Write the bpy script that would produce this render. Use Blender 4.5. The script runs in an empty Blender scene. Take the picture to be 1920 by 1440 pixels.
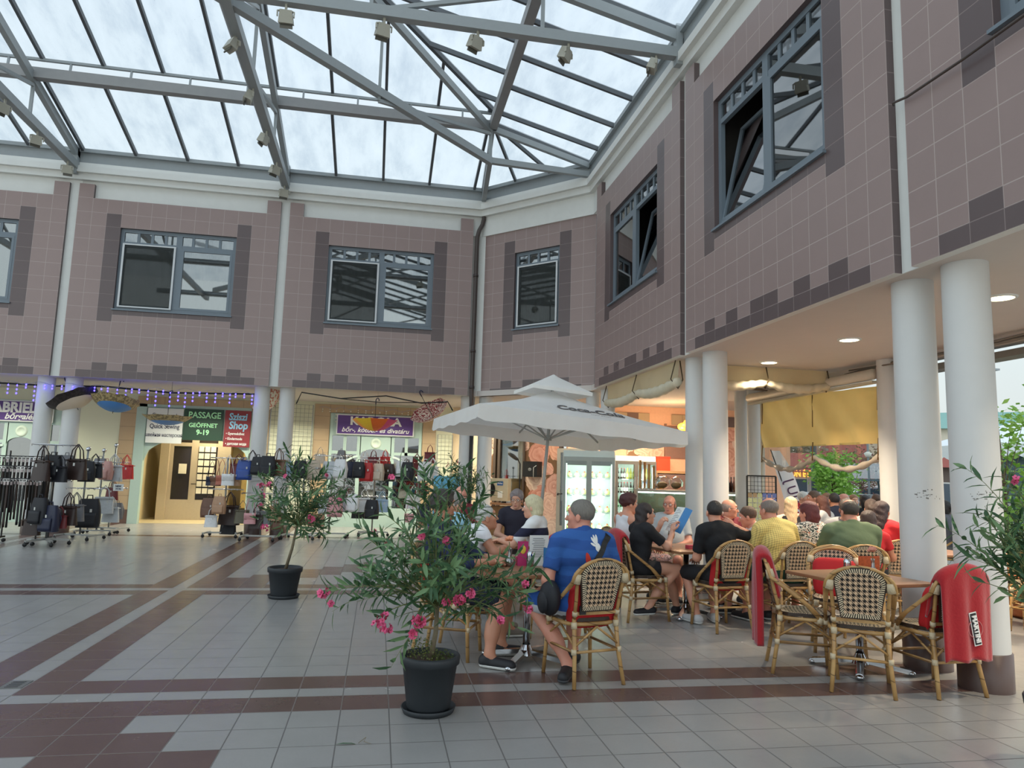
import bpy, bmesh, math, random
import numpy as np
from mathutils import Vector, Matrix

SC = bpy.context.scene
COL = SC.collection
R = math.radians
sin, cos, pi = math.sin, math.cos, math.pi

# ---------------------------------------------------------------- camera
CZ = 1.485                       # eye height; world axes follow the walls: back wall along x, right-hand wall along y
F_PX, PITCH, ROLL, YAW = 1343.9, 0.1255, 0.02872, 0.18012
cam_d = bpy.data.cameras.new('camera'); cam = bpy.data.objects.new('camera', cam_d); COL.objects.link(cam)
cam_d.sensor_fit = 'HORIZONTAL'; cam_d.sensor_width = 36.0; cam_d.lens = F_PX/1920*36.0
cam_d.clip_start = 0.05; cam_d.clip_end = 600
fw = Vector((sin(YAW)*cos(PITCH), cos(YAW)*cos(PITCH), sin(PITCH)))
rt = Vector((cos(YAW), -sin(YAW), 0)); up = rt.cross(fw)
rt2 = rt*cos(ROLL) + up*sin(ROLL); up2 = up*cos(ROLL) - rt*sin(ROLL)
m = Matrix((rt2, up2, -fw)).transposed().to_4x4(); m.translation = (0, 0, CZ)
cam.matrix_world = m
SC.camera = cam

# ---------------------------------------------------------------- world: pale overcast evening sky
W = bpy.data.worlds.new('world'); SC.world = W; W.use_nodes = True
nt = W.node_tree; nt.nodes.clear()
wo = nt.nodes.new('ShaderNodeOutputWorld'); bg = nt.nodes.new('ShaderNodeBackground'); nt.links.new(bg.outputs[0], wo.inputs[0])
tc = nt.nodes.new('ShaderNodeTexCoord'); sp = nt.nodes.new('ShaderNodeSeparateXYZ'); nt.links.new(tc.outputs['Generated'], sp.inputs[0])
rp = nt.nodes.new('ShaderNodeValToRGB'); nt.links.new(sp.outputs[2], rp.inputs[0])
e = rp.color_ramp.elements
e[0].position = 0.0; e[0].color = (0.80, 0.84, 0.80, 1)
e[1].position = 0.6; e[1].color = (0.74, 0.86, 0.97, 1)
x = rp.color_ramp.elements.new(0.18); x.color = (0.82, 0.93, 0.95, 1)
ns = nt.nodes.new('ShaderNodeTexNoise'); ns.inputs['Scale'].default_value = 1.6; ns.inputs['Detail'].default_value = 4
nt.links.new(tc.outputs['Generated'], ns.inputs['Vector'])
mr = nt.nodes.new('ShaderNodeMapRange'); nt.links.new(ns.outputs[0], mr.inputs[0])
mr.inputs[1].default_value = 0.3; mr.inputs[2].default_value = 0.7; mr.inputs[3].default_value = 0.92; mr.inputs[4].default_value = 1.08
mx = nt.nodes.new('ShaderNodeMix'); mx.data_type = 'RGBA'; mx.blend_type = 'MULTIPLY'; mx.inputs[0].default_value = 1
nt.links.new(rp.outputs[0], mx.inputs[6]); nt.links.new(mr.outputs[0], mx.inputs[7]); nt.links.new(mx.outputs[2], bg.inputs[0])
# added sky boost behind the viewer and overhead, shaped to light the court
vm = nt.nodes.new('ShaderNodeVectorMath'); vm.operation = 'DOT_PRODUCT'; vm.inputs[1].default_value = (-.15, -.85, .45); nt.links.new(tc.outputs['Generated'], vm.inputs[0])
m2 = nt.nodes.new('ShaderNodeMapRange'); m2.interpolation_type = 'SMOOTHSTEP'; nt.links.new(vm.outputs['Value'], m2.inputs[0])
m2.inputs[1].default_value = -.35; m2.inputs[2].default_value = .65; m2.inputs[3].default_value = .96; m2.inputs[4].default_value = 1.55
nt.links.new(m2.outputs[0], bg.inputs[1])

# ---------------------------------------------------------------- view
SC.view_settings.view_transform = 'Standard'; SC.view_settings.look = 'None'
SC.view_settings.exposure = 0.0; SC.view_settings.gamma = 1.0; SC.view_settings.use_curve_mapping = False
SC.cycles.use_denoising = True
SC.cycles.max_bounces = 8; SC.cycles.diffuse_bounces = 4; SC.cycles.glossy_bounces = 4; SC.cycles.transmission_bounces = 6; SC.cycles.transparent_max_bounces = 12
SC.cycles.caustics_reflective = False; SC.cycles.caustics_refractive = False
SC.cycles.sample_clamp_indirect = 4.0

# ---------------------------------------------------------------- lamps of the place
def area(name, loc, size, power, color, rot=(0, 0, 0), size_y=None):
    d = bpy.data.lights.new(name, 'AREA'); d.energy = power; d.color = color; d.spread = 2.5; d.shape = 'RECTANGLE' if size_y else 'DISK'; d.size = size
    if size_y: d.size_y = size_y
    o = bpy.data.objects.new(name, d); COL.objects.link(o); o.location = loc; o.rotation_euler = rot
    return o
def point(name, loc, power, color, r=0.05):
    d = bpy.data.lights.new(name, 'POINT'); d.energy = power; d.color = color; d.shadow_soft_size = r
    o = bpy.data.objects.new(name, d); COL.objects.link(o); o.location = loc
    return o
GREENISH = (1.0, 0.97, 0.78); WARM = (1.0, 0.72, 0.42); WARMW = (1.0, 0.84, 0.62)
for i, xx in enumerate((-9.0, -4.4, -2.3, 0.0, 2.0)):                     # tube lamps under the arcade ceiling by the shops
    area('arcade_tube_light', (xx, 18.2, 3.16), 1.2, 62, GREENISH, size_y=0.12)
for p in ((5.65, 5.62), (5.65, 7.83), (5.67, 9.73), (5.65, 3.4), (5.65, 1.2)):      # round ceiling lamps of the café arcade
    area('ceiling_lamp_light', (p[0], p[1], 3.235), 0.2, 60 if 9 < p[1] < 10 else 85 if 7 < p[1] < 9 else 42, WARMW).data.spread = 2.0
point('cafe_lamp_light', (6.65, 15.6, 2.45), 50, WARM, 0.12)
area('cafe_ceiling_light', (6.0, 15.2, 3.2), 1.0, 110, WARMW, size_y=0.5)
area('corner_ceiling_light', (4.2, 16.3, 3.2), 0.8, 30, (1.0, 0.88, 0.7), size_y=0.3)

# ---------------------------------------------------------------- materials
MATS = {}
def lin(c):
    f = lambda v: v/12.92 if v <= .04045 else ((v+.055)/1.055)**2.4
    return tuple(f(v/255) for v in c)
class NT:
    """small node helper"""
    def __init__(s, name):
        s.m = bpy.data.materials.new(name); s.m.use_nodes = True; s.t = s.m.node_tree; s.b = s.t.nodes['Principled BSDF']; s.out = s.t.nodes['Material Output']
    def n(s, t, **k):
        x = s.t.nodes.new('ShaderNode'+t)
        for a, v in k.items(): setattr(x, a, v)
        return x
    def l(s, a, b): s.t.links.new(a, b)
    def math(s, op, a, b=None, c=None):
        x = s.n('Math', operation=op)
        for i, v in enumerate((a, b, c)):
            if v is None: continue
            if isinstance(v, (int, float)): x.inputs[i].default_value = v
            else: s.l(v, x.inputs[i])
        return x.outputs[0]
    def mix(s, f, a, b, bt='MIX'):
        x = s.n('Mix', data_type='RGBA', blend_type=bt)
        for i, v in ((0, f), (6, a), (7, b)):
            if isinstance(v, (int, float)): x.inputs[i].default_value = v
            elif isinstance(v, tuple): x.inputs[i].default_value = (*v[:3], 1)
            else: s.l(v, x.inputs[i])
        return x.outputs[2]
    def noise(s, scale, detail=3, vec=None, rough=.5):
        x = s.n('TexNoise'); x.inputs['Scale'].default_value = scale; x.inputs['Detail'].default_value = detail; x.inputs['Roughness'].default_value = rough
        if vec is not None: s.l(vec, x.inputs['Vector'])
        return x.outputs[0]
    def coord(s, k='Object'):
        return s.n('TexCoord').outputs[k]
    def xyz(s, v):
        x = s.n('SeparateXYZ'); s.l(v, x.inputs[0]); return x.outputs
    def ramp(s, f, stops):
        x = s.n('ValToRGB'); s.l(f, x.inputs[0]); els = x.color_ramp.elements
        while len(els) < len(stops): els.new(.5)
        for e, (p, c) in zip(els, stops): e.position = p; e.color = (*c, 1)
        return x.outputs[0]
    def bump(s, h, st=.3, d=.01):
        x = s.n('Bump'); x.inputs['Strength'].default_value = st; x.inputs['Distance'].default_value = d; s.l(h, x.inputs['Height']); s.l(x.outputs[0], s.b.inputs['Normal'])
    def set(s, **k):
        names = dict(base='Base Color', rough='Roughness', metal='Metallic', alpha='Alpha', emit='Emission Color', es='Emission Strength', trans='Transmission Weight', sheen='Sheen Weight', spec='Specular IOR Level', coat='Coat Weight', sub='Subsurface Weight')
        for a, v in k.items():
            i = s.b.inputs[names[a]]
            if isinstance(v, tuple): i.default_value = (*v[:3], 1)
            elif isinstance(v, (int, float)): i.default_value = v
            else: s.l(v, i)
def M(name, c=None, rough=.5, metal=0, var=.08, scale=20, bump=0, emit=None, es=0, trans=0, alpha=1, spec=.5, sheen=0, coat=0):
    """plain surface with a little procedural unevenness; c in sRGB 0-255"""
    if name in MATS: return MATS[name]
    t = NT(name); b = lin(c)
    if var or bump:
        nz = t.noise(scale, 4, t.coord())
    if var:
        t.set(base=t.mix(nz, tuple(v*(1-var) for v in b), tuple(min(1, v*(1+var)) for v in b)))
    else: t.set(base=b)
    if bump: t.bump(nz, bump, .01)
    t.set(rough=rough, metal=metal, spec=spec)
    if emit is not None: t.set(emit=lin(emit), es=es)
    if trans: t.set(trans=trans)
    if alpha < 1: t.set(alpha=alpha)
    if sheen: t.set(sheen=sheen)
    if coat: t.set(coat=coat)
    MATS[name] = t.m
    return t.m

def tile_mat(name, c, grout, gw=.004, rough=.35, var=.1, nscale=3, bump=.4, coat=0):
    """tile whose UV is in metres from its lower corner; u,v edge distances are stored in UV maps uv (pos) and sz (size)"""
    if name in MATS: return MATS[name]
    t = NT(name)
    uv = t.n('UVMap', uv_map='uv').outputs[0]; sz = t.n('UVMap', uv_map='sz').outputs[0]
    a = t.xyz(uv); s_ = t.xyz(sz)
    dx = t.math('MINIMUM', a[0], t.math('SUBTRACT', s_[0], a[0])); dy = t.math('MINIMUM', a[1], t.math('SUBTRACT', s_[1], a[1]))
    d = t.math('MINIMUM', dx, dy); g = t.math('LESS_THAN', d, gw)
    co = t.coord(); nz = t.noise(nscale, 6, co, .6); n2 = t.noise(60, 3, co)
    f = t.math('ADD', t.math('MULTIPLY', nz, .7), t.math('MULTIPLY', n2, .3))
    b = lin(c)
    base = t.mix(f, tuple(v*(1-var*1.6) for v in b), tuple(min(1, v*(1+var*1.6)) for v in b))
    t.set(base=t.mix(g, base, lin(grout)))
    t.set(rough=t.math('ADD', t.math('MULTIPLY', g, .4), t.math('ADD', t.math('MULTIPLY', nz, .12), rough-.06)))
    sm = t.math('MINIMUM', t.math('DIVIDE', d, gw*1.8), 1.0)
    t.bump(sm, bump, .002)
    if coat: t.set(coat=coat)
    MATS[name] = t.m
    return t.m

TILE = tile_mat('wall_tile', (150, 130, 126), (178, 163, 158), .0045, .38, .05)
TILED = tile_mat('wall_tile_dark', (98, 84, 84), (136, 122, 120), .004, .3, .06)
FL_G = tile_mat('floor_tile_grey', (152, 150, 147), (98, 95, 92), .0035, .25, .07, bump=.5)
FL_B = tile_mat('floor_tile_brown', (98, 77, 73), (112, 102, 97), .0035, .25, .12, bump=.5)
PLASTER = M('white_plaster', (222, 223, 219), .7, var=.05, scale=6, bump=.1)
CEIL = M('ceiling_plaster', (206, 198, 192), .8, var=.03, scale=4)
COLM = M('column_paint', (212, 212, 210), .55, var=.03, scale=8)
STEEL = M('painted_steel', (150, 156, 158), .45, var=.06, scale=9)
STEELB = M('painted_steel_brown', (148, 148, 148), .5, var=.08, scale=9)
ALU = M('window_frame_grey', (112, 124, 134), .4, var=.04)
ALUW = M('window_frame_white', (205, 208, 210), .4, var=.03)
GAL = M('zinc', (170, 175, 178), .45, metal=.3, var=.06)
PIPE = M('downpipe_brown', (72, 62, 58), .45)
BLACK = M('black', (18, 18, 20), .5); DARK = M('dark_grey', (48, 48, 50), .5)
CHROME = M('chrome', (200, 202, 205), .12, metal=1, var=.02)
WIRE = M('wire_metal', (140, 142, 140), .35, metal=.7)
WHITE = M('white_paint', (225, 226, 222), .5, var=.03)
BAMBOO = None
def glass(name, tint=(230, 238, 236), refl=.5):
    if name in MATS: return MATS[name]
    t = NT(name); t.t.nodes.remove(t.b)
    tr = t.n('BsdfTransparent'); tr.inputs[0].default_value = (*lin(tint), 1)
    gl = t.n('BsdfGlossy'); gl.inputs['Roughness'].default_value = .02
    fr = t.n('Fresnel'); fr.inputs[0].default_value = 1.5
    f = t.math('MINIMUM', t.math('ADD', t.math('MULTIPLY', fr.outputs[0], 1.0), refl*.12), 1.0)
    mx = t.n('MixShader'); t.l(f, mx.inputs[0]); t.l(tr.outputs[0], mx.inputs[1]); t.l(gl.outputs[0], mx.inputs[2]); t.l(mx.outputs[0], t.out.inputs[0])
    MATS[name] = t.m; return t.m
GLASS = glass('clear_glass'); GLASSW = glass('window_glass', (196, 204, 204), 2.2)
def roof_sheet():
    t = NT('roof_sheet'); t.t.nodes.remove(t.b); co = t.coord()
    mp = t.n('Mapping'); t.l(co, mp.inputs[0]); mp.inputs['Scale'].default_value = (1.2, .35, 1)
    st = t.noise(2.2, 6, mp.outputs[0], .62); sk = t.noise(34, 3, co, .6)
    dirt = t.math('GREATER_THAN', sk, .73)
    c = t.ramp(st, [(.3, (.72, .76, .80)), (.52, (.90, .92, .93)), (.75, (.98, .99, 1))])
    c = t.mix(t.math('MULTIPLY', dirt, .55), c, (.25, .25, .22))
    tr = t.n('BsdfTransparent'); t.l(c, tr.inputs[0]); tl = t.n('BsdfTranslucent'); t.l(c, tl.inputs[0])
    mx = t.n('MixShader'); mx.inputs[0].default_value = .35; t.l(tr.outputs[0], mx.inputs[1]); t.l(tl.outputs[0], mx.inputs[2]); t.l(mx.outputs[0], t.out.inputs[0])
    MATS['roof_sheet'] = t.m; return t.m
ROOFSHEET = roof_sheet()

# ---------------------------------------------------------------- mesh builder
class MB:
    def __init__(s): s.v = []; s.f = []; s.mi = []; s.uv = {}; s.sm = []
    def add(s, vs, fs, mi=0, smooth=False, xf=None):
        o = len(s.v)
        if xf is not None: vs = [tuple(xf @ Vector(v)) for v in vs]
        s.v += [tuple(v) for v in vs]
        for f in fs: s.f.append(tuple(i+o for i in f)); s.mi.append(mi); s.sm.append(smooth)
        return s
    def box(s, c, d, mi=0, rz=0, xf=None, taper=1.0):
        hx, hy, hz = d[0]/2, d[1]/2, d[2]/2
        vs = [(-hx, -hy, -hz), (hx, -hy, -hz), (hx, hy, -hz), (-hx, hy, -hz), (-hx*taper, -hy*taper, hz), (hx*taper, -hy*taper, hz), (hx*taper, hy*taper, hz), (-hx*taper, hy*taper, hz)]
        t = Matrix.Translation(c) @ Matrix.Rotation(rz, 4, 'Z')
        if xf is not None: t = xf @ t
        return s.add(vs, [(0, 3, 2, 1), (4, 5, 6, 7), (0, 1, 5, 4), (1, 2, 6, 5), (2, 3, 7, 6), (3, 0, 4, 7)], mi, False, t)
    def b2(s, x0, y0, z0, x1, y1, z1, mi=0): return s.box(((x0+x1)/2, (y0+y1)/2, (z0+z1)/2), (abs(x1-x0), abs(y1-y0), abs(z1-z0)), mi)
    def bar(s, a, b, w, h, mi=0, upv=(0, 0, 1)):
        """rectangular bar from a to b: w sideways, h along up"""
        a = Vector(a); b = Vector(b); d = (b-a); L = d.length; d.normalize(); u = Vector(upv)
        if abs(d.dot(u)) > .98: u = Vector((0, 1, 0))
        sd = d.cross(u).normalized(); u = sd.cross(d).normalized()
        vs = []
        for p in (a, b):
            for q in ((-w/2, -h/2), (w/2, -h/2), (w/2, h/2), (-w/2, h/2)): vs.append(tuple(p+sd*q[0]+u*q[1]))
        return s.add(vs, [(0, 1, 2, 3), (7, 6, 5, 4), (0, 4, 5, 1), (1, 5, 6, 2), (2, 6, 7, 3), (3, 7, 4, 0)], mi)
    def tube(s, pts, r, n=8, mi=0, closed=False, cap=True, flat=None):
        """round (or elliptic: flat=(scale,dir)) tube along pts; r number or list"""
        P = [Vector(p) for p in pts]; N = len(P); rr = r if isinstance(r, (list, tuple)) else [r]*N
        T = []
        for i in range(N):
            a = P[(i-1) % N] if (i or closed) else P[0]; b = P[(i+1) % N] if (i < N-1 or closed) else P[-1]
            t = (b-a); T.append(t.normalized() if t.length > 1e-9 else Vector((0, 0, 1)))
        u = T[0].orthogonal().normalized(); vs = []
        for i in range(N):
            u = (u - T[i]*u.dot(T[i])); u = u.normalized() if u.length > 1e-6 else T[i].orthogonal().normalized()
            w = T[i].cross(u)
            for k in range(n):
                a = 2*pi*k/n; vs.append(tuple(P[i] + (u*cos(a)+w*sin(a))*rr[i]))
        fs = []
        for i in range(N if closed else N-1):
            j = (i+1) % N
            for k in range(n): l = (k+1) % n; fs.append((i*n+k, i*n+l, j*n+l, j*n+k))
        if cap and not closed: fs.append(tuple(range(n-1, -1, -1))); fs.append(tuple((N-1)*n+k for k in range(n)))
        return s.add(vs, fs, mi, n > 4)
    def lathe(s, prof, n=24, c=(0, 0, 0), mi=0, xf=None, sx=1, sy=1):
        vs = []; fs = []
        for (r, z) in prof:
            for k in range(n): a = 2*pi*k/n; vs.append((c[0]+r*cos(a)*sx, c[1]+r*sin(a)*sy, c[2]+z))
        for i in range(len(prof)-1):
            for k in range(n): l = (k+1) % n; fs.append((i*n+k, i*n+l, (i+1)*n+l, (i+1)*n+k))
        return s.add(vs, fs, mi, True, xf)
    def ell(s, c, r, n=12, mi=0, xf=None):
        pr = [(max(1e-4, sin(pi*i/(n//2+2))), -cos(pi*i/(n//2+2))) for i in range(n//2+3)]
        t = Matrix.Translation(c) @ Matrix.Diagonal((r[0], r[1], r[2], 1))
        if xf is not None: t = xf @ t
        return s.lathe(pr, n, mi=mi, xf=t)
    def grid(s, fn, nu, nv, mi=0, smooth=True):
        """surface fn(u,v), u,v in 0..1"""
        vs = [tuple(fn(i/nu, j/nv)) for j in range(nv+1) for i in range(nu+1)]
        fs = [(j*(nu+1)+i, j*(nu+1)+i+1, (j+1)*(nu+1)+i+1, (j+1)*(nu+1)+i) for j in range(nv) for i in range(nu)]
        return s.add(vs, fs, mi, smooth)
    def quad(s, a, b, c, d, mi=0): return s.add([a, b, c, d], [(0, 1, 2, 3)], mi)
    def prism(s, poly, z0, z1, mi=0, xf=None):
        n = len(poly); vs = [(p[0], p[1], z0) for p in poly]+[(p[0], p[1], z1) for p in poly]
        fs = [tuple(range(n-1, -1, -1)), tuple(range(n, 2*n))]+[(i, (i+1) % n, n+(i+1) % n, n+i) for i in range(n)]
        return s.add(vs, fs, mi, False, xf)
    def mesh(s, name, mats):
        me = bpy.data.meshes.new(name); me.from_pydata(s.v, [], s.f)
        for m_ in (mats if isinstance(mats, (list, tuple)) else [mats]): me.materials.append(m_)
        me.polygons.foreach_set('material_index', s.mi); me.polygons.foreach_set('use_smooth', s.sm)
        for k, data in s.uv.items():
            l = me.uv_layers.new(name=k); l.data.foreach_set('uv', np.array(data, dtype=np.float32).ravel())
        me.update(); return me
    def build(s, name, mats, parent=None, loc=None, rot=None, solid=0, **tags):
        o = bpy.data.objects.new(name, s.mesh(name, mats)); COL.objects.link(o)
        if parent is not None: o.parent = parent
        if loc is not None: o.location = loc
        if rot is not None: o.rotation_euler = rot
        if solid:
            md = o.modifiers.new('thick', 'SOLIDIFY'); md.thickness = solid; md.offset = 0
        for k, v in tags.items(): o[k] = v
        return o
    def tilequad(s, p0, eu, ev, w, h, mi=0):
        """tile w x h at corner p0 along unit vectors eu, ev, with its own uv in metres"""
        p0 = Vector(p0); eu = Vector(eu); ev = Vector(ev)
        s.add([p0, p0+eu*w, p0+eu*w+ev*h, p0+ev*h], [(0, 1, 2, 3)], mi)
        s.uv.setdefault('uv', []).extend([(0, 0), (w, 0), (w, h), (0, h)]); s.uv.setdefault('sz', []).extend([(w, h)]*4)

def thing(name, label, cat, loc=(0, 0, 0), rz=0, group=None):
    o = bpy.data.objects.new(name, None); COL.objects.link(o); o.location = loc; o.rotation_euler = (0, 0, rz); o.empty_display_size = .1
    o['label'] = label; o['category'] = cat
    if group: o['group'] = group
    return o
def tag(o, label, cat, group=None, kind=None):
    o['label'] = label; o['category'] = cat
    if group: o['group'] = group
    if kind: o['kind'] = kind
    return o
def struct(o): o['kind'] = 'structure'; return o
def dup(root, loc, rz=0, label=None, group=None, mats=None):
    r = root.copy(); COL.objects.link(r); r.location = loc; r.rotation_euler = (0, 0, rz)
    if label: r['label'] = label
    if group: r['group'] = group
    for ch in list(root.children):
        c = ch.copy(); COL.objects.link(c); c.parent = r
        for g in ch.children:
            d = g.copy(); COL.objects.link(d); d.parent = c
    return r
def text(body, size, mat, parent, name='lettering', loc=(0, 0, 0), rot=(pi/2, 0, 0), shear=0, bold=0, ext=.004, align='CENTER', sx=1, label=None):
    cu = bpy.data.curves.new('t', 'FONT'); cu.body = body; cu.size = size; cu.align_x = align; cu.align_y = 'CENTER'; cu.extrude = ext; cu.shear = shear; cu.offset = bold*size
    cu.resolution_u = 3
    t = bpy.data.objects.new('t', cu); COL.objects.link(t); bpy.context.view_layer.update()
    me = bpy.data.meshes.new_from_object(t.evaluated_get(bpy.context.evaluated_depsgraph_get())); bpy.data.objects.remove(t)
    me.materials.clear(); me.materials.append(mat); me.name = name
    o = bpy.data.objects.new(name, me); COL.objects.link(o)
    if parent is not None: o.parent = parent
    o.location = loc; o.rotation_euler = rot; o.scale = (sx, 1, 1)
    if label: o['label'] = label
    return o
rnd = random.Random(7)
# ================================================================ SETTING
ZS = 3.262; T = .3; K = .297                    # soffit height, tile width, tile height
YW, XW, GAP = 16.34, 4.2, .196
ROWS = [0, .55, 1.1, 2.1, 3.1, 4.1, 5.1, 6.1, 7.1, 8.1, 9.1, 10.1, 11.1, 12.1, 13.15]
zz = lambda u: ZS+K*u
def cladding(name, P0, du, n, wcols, dark2, skip_first=False):
    """one bay of tiled wall; P0 lower left corner on the face, du unit direction to the right, seen from the court"""
    d = Vector((du[0], du[1], 0)); nrm = Vector((d.y, -d.x, 0)); up_ = Vector((0, 0, 1)); P0 = Vector((P0[0], P0[1], 0)); b = MB()
    w0, w1 = wcols
    def cell(c, u0, u1, mi): b.tilequad(P0+d*(c*T)+up_*zz(u0), d, up_, T, K*(u1-u0), mi)
    for c in range(n):
        for i in range(len(ROWS)-1):
            u0, u1 = ROWS[i], ROWS[i+1]; mid = (u0+u1)/2
            if w0 <= c < w1 and u0 > 3.9 and u1 < 11.2:
                if u0 < 4.2: cell(c, 4.1, 4.6, 0); cell(c, 4.6, 5.05, 1)
                continue
            mi = 0
            if i == 0 and 1 <= c < n-1: mi = 1
            if i == 1 and c in dark2: mi = 1
            if c in (w0-1, w1) and 4.1 <= mid <= 12.1: mi = 1
            cell(c, u0, u1, mi)
    for c in (0, n-1): cell(c, 13.15, 14.2, 0)
    back = -nrm
    D = .09
    # returns at both ends, top caps, underside
    for e_ in (0, n):
        for u0, u1 in list(zip(ROWS[:-1], ROWS[1:]))+[(13.15, 14.2)]:
            p = P0+d*(e_*T)+up_*zz(u0)
            if e_ == 0: b.tilequad(p+back*D, nrm, up_, D, K*(u1-u0), 2)
            else: b.tilequad(p, back, up_, D, K*(u1-u0), 2)
    for e_, s_ in ((1, 1), (n-1, -1)):
        p = P0+d*(e_*T)+up_*zz(13.15)
        if s_ == 1: b.tilequad(p, back, up_, D, K*1.05, 2)
        else: b.tilequad(p+back*D, nrm, up_, D, K*1.05, 2)
    b.tilequad(P0+d*T+up_*zz(13.15), d, back, (n-2)*T, D, 2)
    for e_ in (0, n-1): b.tilequad(P0+d*(e_*T)+up_*zz(14.2), d, back, T, D, 2)
    b.tilequad(P0+up_*ZS+back*D, d, nrm, n*T, D, 3)
    # window reveals
    xa, xb, za, zb = w0*T, w1*T, zz(5.05), zz(11.1); RD = .16
    b.tilequad(P0+d*xa+up_*za, back, up_, RD, zb-za, 1); b.tilequad(P0+d*xb+up_*za+back*RD, nrm, up_, RD, zb-za, 1)
    b.tilequad(P0+d*xa+up_*za, d, back, xb-xa, RD, 1); b.tilequad(P0+d*xa+up_*zb+back*RD, d, nrm, xb-xa, RD, 1)
    return struct(b.build(name, [TILE, TILED, TILED, PLASTER]))
B3X = YB = None
x3 = -2.259; YWB = YW
BAYW = 14*T+GAP
D2 = (2, 4, 6, 7, 9, 11)
cladding('wall_back', (x3, YW), (1, 0), 14, (3, 11), D2)
cladding('wall_back', (x3-BAYW, YW), (1, 0), 14, (3, 11), D2)
cladding('wall_back', (x3-2*BAYW, YW), (1, 0), 14, (3, 11), D2)
q2 = (2.22, 16.424); s2 = math.sqrt(.5)
cladding('wall_corner', q2, (s2, -s2), 10, (3, 7), (2, 4, 5, 7))
ya = 13.80
for k in range(4):
    cladding('wall_right', (XW, ya-k*BAYW), (0, -1), 14, (3, 11), D2)
# white wall behind the tiling, with its cornice, round the court
def path_band(pts, z0, z1, off, depth, mat, name, n=1):
    """horizontal band following pts (plan), its face pushed off towards the court, depth back from it"""
    P = [Vector((p[0], p[1], 0)) for p in pts]; N = []
    for i in range(len(P)-1):
        d = (P[i+1]-P[i]).normalized(); N.append(Vector((d.y, -d.x, 0)))
    def offs(o):
        out = []
        for i, p in enumerate(P):
            if i == 0: out.append(p+N[0]*o)
            elif i == len(P)-1: out.append(p+N[-1]*o)
            else:
                m_ = (N[i-1]+N[i]).normalized(); out.append(p+m_*(o/m_.dot(N[i])))
        return out
    a = offs(off); c = offs(off-depth); b = MB()
    for i in range(len(P)-1):
        v = [a[i], a[i+1], c[i+1], c[i]]
        b.add([(p.x, p.y, z0) for p in v]+[(p.x, p.y, z1) for p in v], [(0, 3, 2, 1), (4, 5, 6, 7), (0, 1, 5, 4), (1, 2, 6, 5), (2, 3, 7, 6), (3, 0, 4, 7)])
    return struct(b.build(name, mat))
CP = [(-16.0, YW), (2.13, YW), (4.2, 14.27), (4.2, -3.6)]
path_band(CP, zz(12.9), 7.56, -.085, .12, PLASTER, 'trim_1')
path_band(CP, 7.56, 7.70, .02, .2, PLASTER, 'trim_2')
path_band(CP, 7.70, 7.84, .10, .3, PLASTER, 'trim_3')
path_band(CP, 7.84, 7.93, .04, .2, PLASTER, 'trim_3')
path_band(CP, 7.93, 8.22, .0, .15, STEEL, 'trim_4')
path_band(CP, 8.16, 8.24, .07, .2, STEEL, 'trim_5')
def strip(cx, cy, ang, w, name='wall_joint'):
    b = MB(); b.box((0, 0, (ZS+7.6)/2), (w, .06, 7.6-ZS)); return struct(b.build(name, PLASTER, loc=(cx, cy, 0), rot=(0, 0, ang)))
for k in (0, 1, 2): strip(x3-GAP/2-k*BAYW, YW+.103, 0, GAP+.06, 'wall_back_joint')
for k in range(4): strip(XW+.103, ya-(k+1)*BAYW+GAP/2, pi/2, GAP+.06, 'wall_right_joint')
strip(2.1, YW+.14, -.35, .42, 'wall_corner_joint'); strip(XW+.17, 14.02, pi/2-.35, .55, 'wall_corner_joint')
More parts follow.
